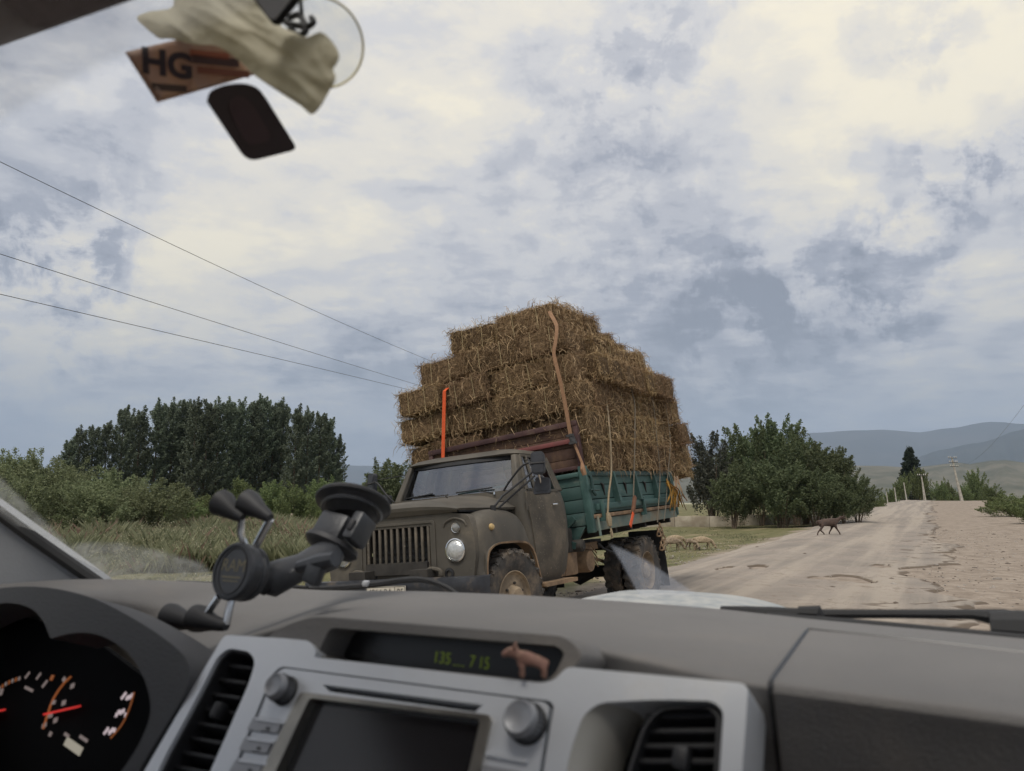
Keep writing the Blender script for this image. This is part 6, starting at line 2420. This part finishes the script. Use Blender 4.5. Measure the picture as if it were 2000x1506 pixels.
def film(poly, soft, m, step=7):
    poly = np.array(poly, float)
    u0, v0 = poly.min(0) - step
    u1, v1 = poly.max(0) + step
    us, vs = np.arange(u0, u1 + step, step), np.arange(v0, v1 + step, step)
    U, Vv = np.meshgrid(us, vs, indexing='ij')
    inside = np.zeros(U.shape, bool)
    dist = np.full(U.shape, 1e9)
    n = len(poly)
    for i in range(n):
        a, b = poly[i], poly[(i + 1) % n]
        cond = ((a[1] > Vv) != (b[1] > Vv))
        with np.errstate(divide='ignore', invalid='ignore'):
            xi = (b[0] - a[0]) * (Vv - a[1]) / (b[1] - a[1] + 1e-12) + a[0]
        inside ^= cond & (U < xi)
        ab = b - a
        t = np.clip(((U - a[0]) * ab[0] + (Vv - a[1]) * ab[1]) / (ab @ ab), 0, 1)
        dist = np.minimum(dist, np.hypot(U - a[0] - t * ab[0], Vv - a[1] - t * ab[1]))
    w = np.where(inside, np.clip(dist / soft, 0, 1), 0)
    idx = {}
    Vt, Wt, Fc = [], [], []
    for i in range(len(us) - 1):
        for j in range(len(vs) - 1):
            if max(w[i, j], w[i + 1, j], w[i, j + 1], w[i + 1, j + 1]) <= 0:
                continue
            q = []
            for a, b in ((i, j), (i + 1, j), (i + 1, j + 1), (i, j + 1)):
                if (a, b) not in idx:
                    idx[(a, b)] = len(Vt)
                    Vt.append(tuple(ws_hit(us[a], vs[b]) + Vector((0, .0015, .002))))
                    Wt.append(w[a, b])
                q.append(idx[(a, b)])
            Fc.append(q)
    me = mesh_np('dust_film', Vt, Fc, m, True)
    at = me.attributes.new('edge', 'FLOAT', 'POINT')
    at.data.foreach_set('value', np.array(Wt, np.float32))
    return link('dust_film', me, None, wsc)


DUST1 = film_mat('windscreen_dust', (.62, .62, .58), .22, .50, 22, (1, 2.2, 1))
DUST2 = film_mat('windscreen_haze', (.62, .62, .60), .18, .30, 8)
DUST3 = film_mat('windscreen_smear', (.62, .66, .74), .26, .36, 30)
film([(-30, 905), (0, 932), (60, 992), (135, 1064), (170, 1058), (235, 1060), (320, 1078), (390, 1098), (440, 1142), (150, 1150), (95, 1085), (-30, 985)], 9, DUST1)
film([(-40, 262), (0, 246), (70, 205), (150, 160), (270, 108), (400, 62), (520, 15), (540, -40), (-40, -40)], 22, DUST2, 12)
film([(1186, 1063), (1215, 1074), (1262, 1096), (1312, 1130), (1365, 1165), (1248, 1172), (1232, 1140), (1210, 1100)], 4, DUST3, 4)

# pillar, headliner edge, roof, doors
pa, pb = cp(205, 1150, .60), cp(-260, 815, .40)
pc, pd = cp(60, 1230, .55), cp(-420, 960, .36)
dz = Vector((-.03, -.02, 0))
g = G().loft([[pa, pc, pc + Vector((-.06, .06, -.02)), pa + Vector((-.06, .06, 0))], [pb, pd, pd + Vector((-.06, .06, -.02)), pb + Vector((-.06, .06, 0))]])
g.obj('windscreen_pillar', PILLAR, suv, 35, bevel=.015, bseg=3)
G().tube([pa + Vector((.003, 0, .0)), pa.lerp(pb, .33) + Vector((.002, .0, -.002)), pa.lerp(pb, .66), pb], .0085, 8).obj('pillar_seal', BLACK, suv)
LINER = mat('headliner_cloth', (.16, .135, .14), (.19, .16, .165), 30, .95, bump=.3, bscale=500)
ha, hb = cp(-220, 172, .30), cp(560, -95, .20)
up_ = Vector((0, -.05, .05))
G().loft([[ha, ha + Vector((0, .02, .035)), ha + Vector((0, -.06, .10)), ha + Vector((0, -.07, .03))], [hb, hb + Vector((0, .02, .035)), hb + Vector((0, -.06, .10)), hb + Vector((0, -.07, .03))]]).obj('headliner_edge', LINER, suv, 40, bevel=.008, bseg=3)
G().box((-.345, -.85, EYE + .47), (1.62, 2.0, .05), bev=.02).obj('unseen_roof_lining', LINER, suv)  # unseen roof, put in to keep daylight off the dashboard
for x in (-1.17, .47):
    G().box((x, -.45, EYE - .58), (.06, 1.9, .72), bev=.03).obj('unseen_door_panel', DASH_L, suv)  # unseen door sides, put in to shade the cabin
G().box((-.345, -.4, EYE - 1.0), (1.6, 2.6, .06)).obj('unseen_cabin_floor', LINER, suv)  # unseen floor, added to limit the light in the cabin
for x in (-.80, .10):
    G().box((x, -.62, EYE - .42), (.5, .16, .85), rot=Matrix.Rotation(-.22, 3, 'X'), bev=.06).obj('seat_back', LINER, suv)
    G().box((x, -.30, EYE - .78), (.5, .55, .18), bev=.06).obj('seat_cushion', LINER, suv)

# bonnet of our car with its air scoop
PAINT = mat('dusty_silver_paint', (.27, .29, .30), (.33, .35, .35), 3, .45, metal=.2, dust=(.42, .42, .40), dscale=26, damt=(.35, .62), spots=(60, (.12, .14, .14), .60, .55))
rings = []
for a in np.linspace(.96, 2.0, 14):
    rings.append([(-.345 + t * .80, a, EYE - .235 - .05 * (a - .96) - .16 * max(0, a - 1.5) ** 2 - .05 * abs(t) ** 3) for t in np.linspace(-1, 1, 21)])
G().loft(rings, closed=False).obj('bonnet', PAINT, suv, 60)
rings = []
for a, hh, wv in ((.985, .0, .255), (.995, .052, .262), (1.03, .066, .268), (1.12, .078, .272), (1.24, .088, .275), (1.36, .09, .275), (1.40, .082, .27), (1.41, .0, .26)):
    ring = []
    for t in np.linspace(-1, 1, 29):
        ring.append((-.405 + math.copysign(abs(t) ** 1.0, t) * wv, a, EYE - .240 - .05 * (a - .96) + hh * (1 - abs(t) ** 3.2) ** .8 + .0))
    rings.append(ring)
scp = G().loft(rings, closed=False).obj('bonnet_scoop', PAINT, suv, 60)
# cowl strip and wipers
G().tube([cp(u, v, .905) for u, v in ((1500, 1208), (1600, 1216), (1700, 1224), (1850, 1238), (2000, 1252), (2300, 1282))], .007, 8).obj('cowl_seal', BLACK, suv)
wr = G().tube([cp(u, v, .95) for u, v in ((1408, 1190), (1450, 1194), (1520, 1198))], [.004, .0065, .0075], 8).obj('wiper_blade', BLACK, suv)
G().tube([cp(u, v, .95) for u, v in ((1500, 1197), (1600, 1199), (1750, 1199), (1900, 1200), (1960, 1208), (2060, 1230))], [.0075, .0055, .005, .0055, .010, .013], 8).obj('wiper_arm', BLACK, wr)
G().tube([cp(u, v, .94) for u, v in ((1560, 1196), (1598, 1197), (1600, 1210))], [.007, .009, .008], 8).obj('wiper_clip', BLACK, wr)
G().tube([cp(u, v, .93) for u, v in ((1935, 1225), (1990, 1228), (2100, 1240))], [.016, .019, .02], 10).obj('wiper_pivot_cover', BLACK, wr)
wl_ = G().tube([cp(u, v, .93) for u, v in ((345, 1134), (420, 1138), (520, 1142), (600, 1147))], [.0012, .0016, .002, .003], 6).obj('wiper_blade', BLACK, suv)
G().tube(spline([tuple(cp(u, v, .94)) for u, v in ((560, 1150), (640, 1149), (720, 1143), (790, 1133), (830, 1133), (870, 1146), (900, 1166))], 5), [.003 + .0022 * math.sin(math.pi * min(1, i / 30 * .8 + .2)) for i in range(31)], 7).obj('wiper_arm', BLACK, wl_)
G().box(cp(715, 1140, .935), (.012, .01, .010), bev=.003).obj('wiper_clip', PILLAR, wl_)

# ---- phone holder on the windscreen
RUB = mat('holder_rubber', (.018, .018, .020), (.024, .024, .027), 10, .6, dust=(.09, .085, .08), dscale=14, damt=(.55, .9))
PLAS = mat('holder_plastic', (.030, .032, .037), (.036, .038, .043), 8, .42, bump=.1, bscale=160)
STEEL = mat('rod_steel', (.72, .72, .72), None, rough=.22, metal=1)
hold = empty('phone_holder', CAR @ Matrix.Translation(cp(690, 985, .72)), label='empty black phone holder with four rubber prongs on a windscreen suction cup', cat='phone holder')
HO = cp(690, 985, .72)


def hp_(u, v, a):
    return cp(u, v, a) - HO


sn = Vector((-.16, .46, .83)).normalized()
Ms = facing((0, 0, 0), sn, (1, 0, 0)) @ Matrix.Scale(.91, 4)
G().lathe([(.0535, .004), (.055, .001), (.054, -.002), (.046, -.005), (.042, -.010), (.034, -.016), (.026, -.022), (.0001, -.022)], Ms, 44).obj('suction_cup', RUB, hold, 35)
G().lathe([(.043, -.008), (.045, -.011), (.043, -.014), (.038, -.013)], Ms, 40).obj('cup_ring', PLAS, hold)
p0, p1 = hp_(672, 1012, .705), hp_(641, 1068, .685)
g = G().bar(p0, p1, .046, .04, (0, 1, 0), .006)
g.obj('cup_base', PLAS, hold)
G().bar(hp_(716, 1010, .70), hp_(688, 1062, .68), .016, .034, (0, 1, 0), .004).obj('lever', PLAS, hold)
G().bar(hp_(700, 1020, .685), hp_(690, 1040, .68), .008, .026, (0, 1, 0), .002).obj('lever_slot', RUB, hold)
ax = (p1 - p0).normalized()
G().lathe([(.022, -.004), (.034, -.002), (.036, .004), (.030, .010), (.018, .014), (.0001, .015)], facing(hp_(650, 1062, .685), ax, (1, 0, 0)), 28).obj('base_collar', RUB, hold)
b0, b1 = hp_(648, 1082, .67), hp_(528, 1133, .59)
G().tube([hp_(644, 1068, .68), b0], [.011, .013], 12).obj('ball_stem', PLAS, hold)
mid = b0.lerp(b1, .5)
G().tube([b0 + (b0 - b1) * .12, b0, b0.lerp(b1, .25), mid, b0.lerp(b1, .75), b1, b1 + (b1 - b0) * .10], [.012, .0192, .0188, .0156, .0182, .020, .014], 20).obj('double_socket_arm', PLAS, hold, 50)
k0, k1 = hp_(636, 1098, 0.595), hp_(600, 1128, 0.578)
G().tube([mid.lerp(b0, .2), hp_(622, 1108, 0.590)], .007, 8).obj('clamp_screw', STEEL, hold)
g = G().tube([hp_(585, 1108, 0.585), hp_(628, 1098, 0.582), hp_(655, 1092, 0.582)], [.007, .010, .008], 10)
g.bar(hp_(622, 1098, 0.580), hp_(606, 1142, 0.576), .022, .012, (0, 1, 0), .004)
g.obj('wing_knob', PLAS, hold)
dc = hp_(462, 1116, 0.550)
to_cam = (-(cp(462, 1116, 0.550) - Vector((0, 0, EYE)))).normalized()
HS = .82
dn = (to_cam + Vector((-.75, -.25, .12))).normalized()
Md = facing(dc, dn)
Mh = Md @ Matrix.Scale(HS, 4)
G().lathe([(.0001, -.030), (.030, -.030), (.036, -.024), (.0375, -.016), (.035, -.013), (.0375, -.010), (.0385, .004), (.0365, .008), (.033, .0085), (.0325, .0065), (.0001, .0065)], Mh, 40).obj('grip_hub', PLAS, hold, 30)
lg = G().plate([(.026 * math.cos(a), .031 * math.sin(a)) for a in np.linspace(0, 6.283, 33)[:-1]], [[(.0245 * math.cos(a), .0292 * math.sin(a)) for a in np.linspace(0, 6.283, 33)[:-1]]], .0065, .0075, Mh).obj('badge_ring', RUB, hold)
BADGE = mat('badge_print', (.13, .115, .075), None, rough=.6)
t_mesh('badge_lettering', 'RAM', .0225, Mh @ Matrix.Translation((0, .006, .0068)) @ Matrix.Diagonal((1.0, 1.05, 1, 1)), BADGE, hold)
G().box((0, -.0085, .0068), (.036, .0022, .0006), Mh).obj('badge_line', BADGE, hold)
G().box((0, -.0135, .0068), (.030, .0016, .0006), Mh).obj('badge_line', BADGE, hold)
G().tube([b1, dc - dn * .026], [.018, .016], 12).obj('hub_ball', RUB, hold)
for rod, tip in (([(478, 1064, 0.555), (470, 1040, 0.550), (472, 1012, 0.545)], [(474, 1012, 0.544), (455, 1000, 0.542), (437, 985, 0.540), (428, 980, 0.539)]),
                 ([(500, 1066, 0.560), (514, 1040, 0.558), (528, 1014, 0.556)], [(528, 1012, 0.555), (508, 998, 0.554), (488, 984, 0.553), (479, 980, 0.552)]),
                 ([(428, 1165, 0.540), (416, 1182, 0.538), (404, 1200, 0.536)], [(398, 1216, 0.535), (368, 1214, 0.533), (338, 1206, 0.531), (328, 1204, 0.530)]),
                 ([(452, 1172, 0.545), (446, 1196, 0.542), (442, 1220, 0.540)], [(442, 1223, 0.539), (415, 1216, 0.538), (392, 1209, 0.537), (382, 1207, 0.537)])):
    r_ = G().tube([hp_(*q) for q in rod], .0042, 8).obj('prong', STEEL, hold)
    T = [hp_(*q) for q in tip]
    G().tube([T[0], T[0].lerp(T[1], .3), T[1], T[2], T[3], T[3] + (T[3] - T[2]) * .35], [.005, .0066, .0088, .0145, .0148, .008], 16).obj('rubber_tip', RUB, r_, 50)

# ---- things hanging at the top of the windscreen
def backlit(m, c, f):
    """let some light through a thin sheet"""
    N = NT(m.node_tree)
    b = N.n['Principled BSDF']
    t = N.new('ShaderNodeBsdfTranslucent')
    N.put(t.inputs[0], c)
    x = N.new('ShaderNodeMixShader')
    x.inputs[0].default_value = f
    N.l.new(b.outputs[0], x.inputs[1])
    N.l.new(t.outputs[0], x.inputs[2])
    N.l.new(x.outputs[0], N.n['Material Output'].inputs[0])
    return m


CLOTH = backlit(mat('cream_plastic_bag', lin(214, 210, 190), lin(196, 190, 168), 9, .75, bump=.3, bscale=35), lin(214, 208, 184), .45)
bag = empty('hanging_bag', CAR @ Matrix.Translation(cp(470, 60, .30)), label='crumpled cream bag hanging at the top of the windscreen', cat='bag')
BO = cp(470, 60, .30)


def bq(u, v, a=.30):
    return cp(u, v, a) - BO


def puff(poly, a, thick, step=4.0):
    """a limp bag: two sheets over an outline, swollen away from the edge and creased"""
    poly = np.array(spline(poly, 3, True), float)
    u0, v0 = poly.min(0) - step
    u1, v1 = poly.max(0) + step
    us, vs = np.arange(u0, u1 + step, step), np.arange(v0, v1 + step, step)
    U, Vv = np.meshgrid(us, vs, indexing='ij')
    inside = np.zeros(U.shape, bool)
    dist = np.full(U.shape, 1e9)
    nu, nv = U.copy(), Vv.copy()
    n = len(poly)
    for i in range(n):
        p, q = poly[i], poly[(i + 1) % n]
        cond = ((p[1] > Vv) != (q[1] > Vv))
        xi = (q[0] - p[0]) * (Vv - p[1]) / (q[1] - p[1] + 1e-12) + p[0]
        inside ^= cond & (U < xi)
        pq = q - p
        t = np.clip(((U - p[0]) * pq[0] + (Vv - p[1]) * pq[1]) / (pq @ pq + 1e-12), 0, 1)
        cu_, cv_ = p[0] + t * pq[0], p[1] + t * pq[1]
        d = np.hypot(U - cu_, Vv - cv_)
        m = d < dist
        nu[m], nv[m] = cu_[m], cv_[m]
        dist = np.minimum(dist, d)
    # snap the outside ring of grid points onto the outline
    U2, V2 = np.where(inside, U, nu), np.where(inside, Vv, nv)
    D = np.where(inside, dist, 0)
    g = G()
    for sgn in (1, -1):
        idx = {}
        for i in range(len(us) - 1):
            for j in range(len(vs) - 1):
                if not (inside[i, j] or inside[i + 1, j] or inside[i, j + 1] or inside[i + 1, j + 1]):
                    continue
                q = []
                for k in ((i, j), (i + 1, j), (i + 1, j + 1), (i, j + 1)):
                    if k not in idx:
                        u, v, d = U2[k], V2[k], D[k]
                        base = cp(u, v, a) - BO
                        w = 1 - math.exp(-d / 22)
                        # long folds running down the bag plus small crumples
                        al, ac = u * .84 + v * .54, -u * .54 + v * .84
                        s1 = noise.noise((al * .010, ac * .018, 3 + sgn))
                        s2 = abs(noise.noise((al * .007 + 3, ac * .034 + .4 * s1, 9 + sgn)))
                        s3 = noise.noise((al * .03, ac * .03, 5))
                        off_ = thick * w * (.75 + .6 * s1 - .85 * s2 + .14 * s3)
                        idx[k] = g.b.verts.new(base + dnb * sgn * off_)
                    q.append(idx[k])
                try:
                    g.b.faces.new(q if sgn > 0 else q[::-1])
                except ValueError:
                    pass
    bmesh.ops.remove_doubles(g.b, verts=g.b.verts, dist=2e-5)
    return g


dnb = (-(cp(470, 60, .30) - Vector((0, 0, EYE)))).normalized()
g = puff([(266, 34), (300, 20), (338, 12), (350, -50), (520, -50), (524, 16), (540, 46), (574, 62), (600, 72), (626, 62), (650, 82), (663, 106), (658, 126), (650, 136), (657, 152), (643, 180), (624, 212), (608, 224), (588, 208), (548, 182), (500, 150), (468, 120), (425, 91), (380, 88), (332, 76), (312, 76), (288, 58)], .30, .013)
bo = g.obj('bag_skin', CLOTH, bag, 60, sub=1)
# clear suction disc with a hook
DISC = glass_mat('clear_vinyl', (.86, .87, .86), .05, (1, 1, 1), .1)
sc_c = cp(628, 84, .335)
cup = empty('clear_suction_cup', CAR @ Matrix.Translation(sc_c), label='round clear suction cup stuck to the glass behind the bag', cat='suction cup')
dnrm = (-(sc_c - Vector((0, 0, EYE)))).normalized()
Mc = facing((0, 0, 0), (dnrm + Vector((0, .1, .1))).normalized())
R_ = .5 * 82 / 1400
G().lathe([(R_, -.001), (R_ * 1.0, .0015), (R_ * .96, .002), (R_ * .5, .003), (.0001, .004)], Mc, 48, False).obj('cup_disc', DISC, cup, 50)
G().tube([Mc @ Vector((R_ * math.cos(a), R_ * math.sin(a), 0)) for a in np.linspace(0, 6.283, 49)], .0009, 6, False).obj('cup_rim', mat('yellowed_vinyl', lin(205, 196, 160), None, rough=.3), cup)
g = G().tube(spline([tuple(cp(u, v, .318) - sc_c) for u, v in ((545, 30), (560, 45), (580, 50), (600, 52), (612, 44), (608, 34))], 5), .0022, 6)
g.tube(spline([tuple(cp(u, v, .318) - sc_c) for u, v in ((560, 40), (575, 62), (592, 66), (590, 40), (586, -10))], 5), .0016, 6)
g.tube(spline([tuple(cp(u, v, .318) - sc_c) for u, v in ((565, 35), (585, 30), (598, 60), (578, 70), (566, 56))], 5), .0022, 6)
g.obj('wire_hook', BLACK, cup)
# mirror edge peeping in at the top
mc = cp(548, -6, .28)
mir = empty('rear_view_mirror', CAR @ Matrix.Translation(mc), label='edge of the rear view mirror at the top of the windscreen', cat='mirror')
ma, mb = cp(530, 48, .285) - mc, cp(590, -28, .285) - mc
axm = (mb - ma).normalized()
Mm = facing((ma + mb) / 2, dnrm, axm)
xx = axm
nn = (dnrm - axm * dnrm.dot(axm)).normalized()
yy = nn.cross(xx)
Mm = frame(ma.lerp(mb, .5) , xx, yy, nn)
hl = (mb - ma).length / 2
G().plate(fillet([(-hl, -.004), (hl * 2.2, -.004), (hl * 2.2, .028), (-hl * .7, .022)], .006), [], -.008, 0, Mm).obj('mirror_shell', BLACK, mir, bevel=.001)
G().plate(fillet([(-hl * .9, .0), (hl * 2.1, .0), (hl * 2.1, .026), (-hl * .62, .020)], .005), [], 0, .0012, Mm).obj('mirror_glass', mat('pale_mirror', (.75, .8, .84), None, rough=.25, metal=.2), mir)
# printed card and dark tag
CARD = backlit(mat('card_print', lin(176, 158, 148), lin(196, 168, 140), 30, .6, lo=.42, hi=.58, dust=lin(120, 96, 90), dscale=40, damt=(.5, .7), stretch=(.3, 1.6, 1)), lin(196, 166, 146), .5)
cc = cp(372, 138, .315)
card = empty('paper_card', CAR @ Matrix.Translation(cc), label='creased reddish brown printed card with dark letters hanging under the bag', cat='card')
Pc = PL(tuple(cc), math.radians(-24), math.radians(62))
grid = []
for t in np.linspace(0, 1, 9):
    row = []
    for s in np.linspace(0, 1, 13):
        u = (1 - t) * ((1 - s) * 244 + s * 430) + t * ((1 - s) * 306 + s * 498)
        v = (1 - t) * ((1 - s) * 102 + s * 58) + t * ((1 - s) * 201 + s * 146)
        x, y = Pc.p(u, v)
        row.append(tuple(Pc.M @ Vector((x, y, .0025 * math.sin(s * 5 + t * 2) + .002 * t * t)) - cc))
    grid.append(row)
cd_ = G().loft(grid, closed=False).obj('card_sheet', CARD, card, 60)
sm = cd_.modifiers.new('thickness', 'SOLIDIFY')
sm.thickness = .0006
Mt = Matrix.Translation(-cc) @ Pc.M
x, y = Pc.p(326, 128)
t_mesh('card_lettering', 'HG', .024, Mt @ Matrix.Translation((x, y, .0045)) @ Matrix.Rotation(math.radians(8), 4, 'Z'), mat('card_ink', lin(52, 40, 46), None, rough=.6), card, bold=.045)
for u, v, w, h, m in ((420, 120, .034, .006, lin(70, 46, 44)), (435, 142, .038, .005, lin(120, 70, 52)), (330, 172, .024, .005, lin(80, 64, 56)), (408, 108, .028, .005, lin(150, 84, 60))):
    x, y = Pc.p(u, v)
    G().box((x, y, .0038), (w, h, .0004), Mt, Matrix.Rotation(.2, 3, 'Z')).obj('printed_bar', mat('card_colour', m, None, rough=.6), card)
tc = cp(492, 240, .315)
tagm = mat('smoked_plastic', lin(42, 30, 38), lin(48, 36, 42), 20, .4)
tg = empty('dark_tag', CAR @ Matrix.Translation(tc), label='dark plastic tag with one arched end stuck below the card', cat='tag')
Pt = PL(tuple(tc), math.radians(-24), math.radians(58))
out = [Pt.p(*q) for q in spline([(404, 198), (412, 178), (440, 166), (476, 163), (503, 172), (520, 192)], 4)] + fillet([Pt.p(*q) for q in ((520, 192), (582, 292), (484, 317), (404, 200))], [0, .005, .008, 0], 4)[1:-1]
Mt2 = Matrix.Translation(-tc) @ Pt.M
G().plate(out, [], -.004, 0, Mt2).obj('tag_body', tagm, tg, 35, bevel=.0015)
inn = [Pt.p(*q) for q in ((452, 190), (474, 187), (494, 205), (528, 262), (526, 276), (492, 284), (476, 274), (446, 214))]
G().plate(fillet(inn, .004, 4), [], 0, .0006, Mt2).obj('tag_label', mat('tag_print', lin(66, 48, 52), None, rough=.6), tg)

# ------------------------------------------------------------------ haze: one even box of pale air round the whole scene
hz = bpy.data.materials.new('haze')
hz.use_nodes = True
N = NT(hz.node_tree)
N.n.remove(N.n['Principled BSDF'])
pv = N.new('ShaderNodeVolumePrincipled')
pv.inputs['Color'].default_value = (.63, .78, 1.0, 1)
pv.inputs['Density'].default_value = HAZE
pv.inputs['Anisotropy'].default_value = .0
N.l.new(pv.outputs[0], N.n['Material Output'].inputs['Volume'])
G().box((0, 0, 1150), (44000, 44000, 2500)).obj('haze', hz, None, 0, kind='stuff')
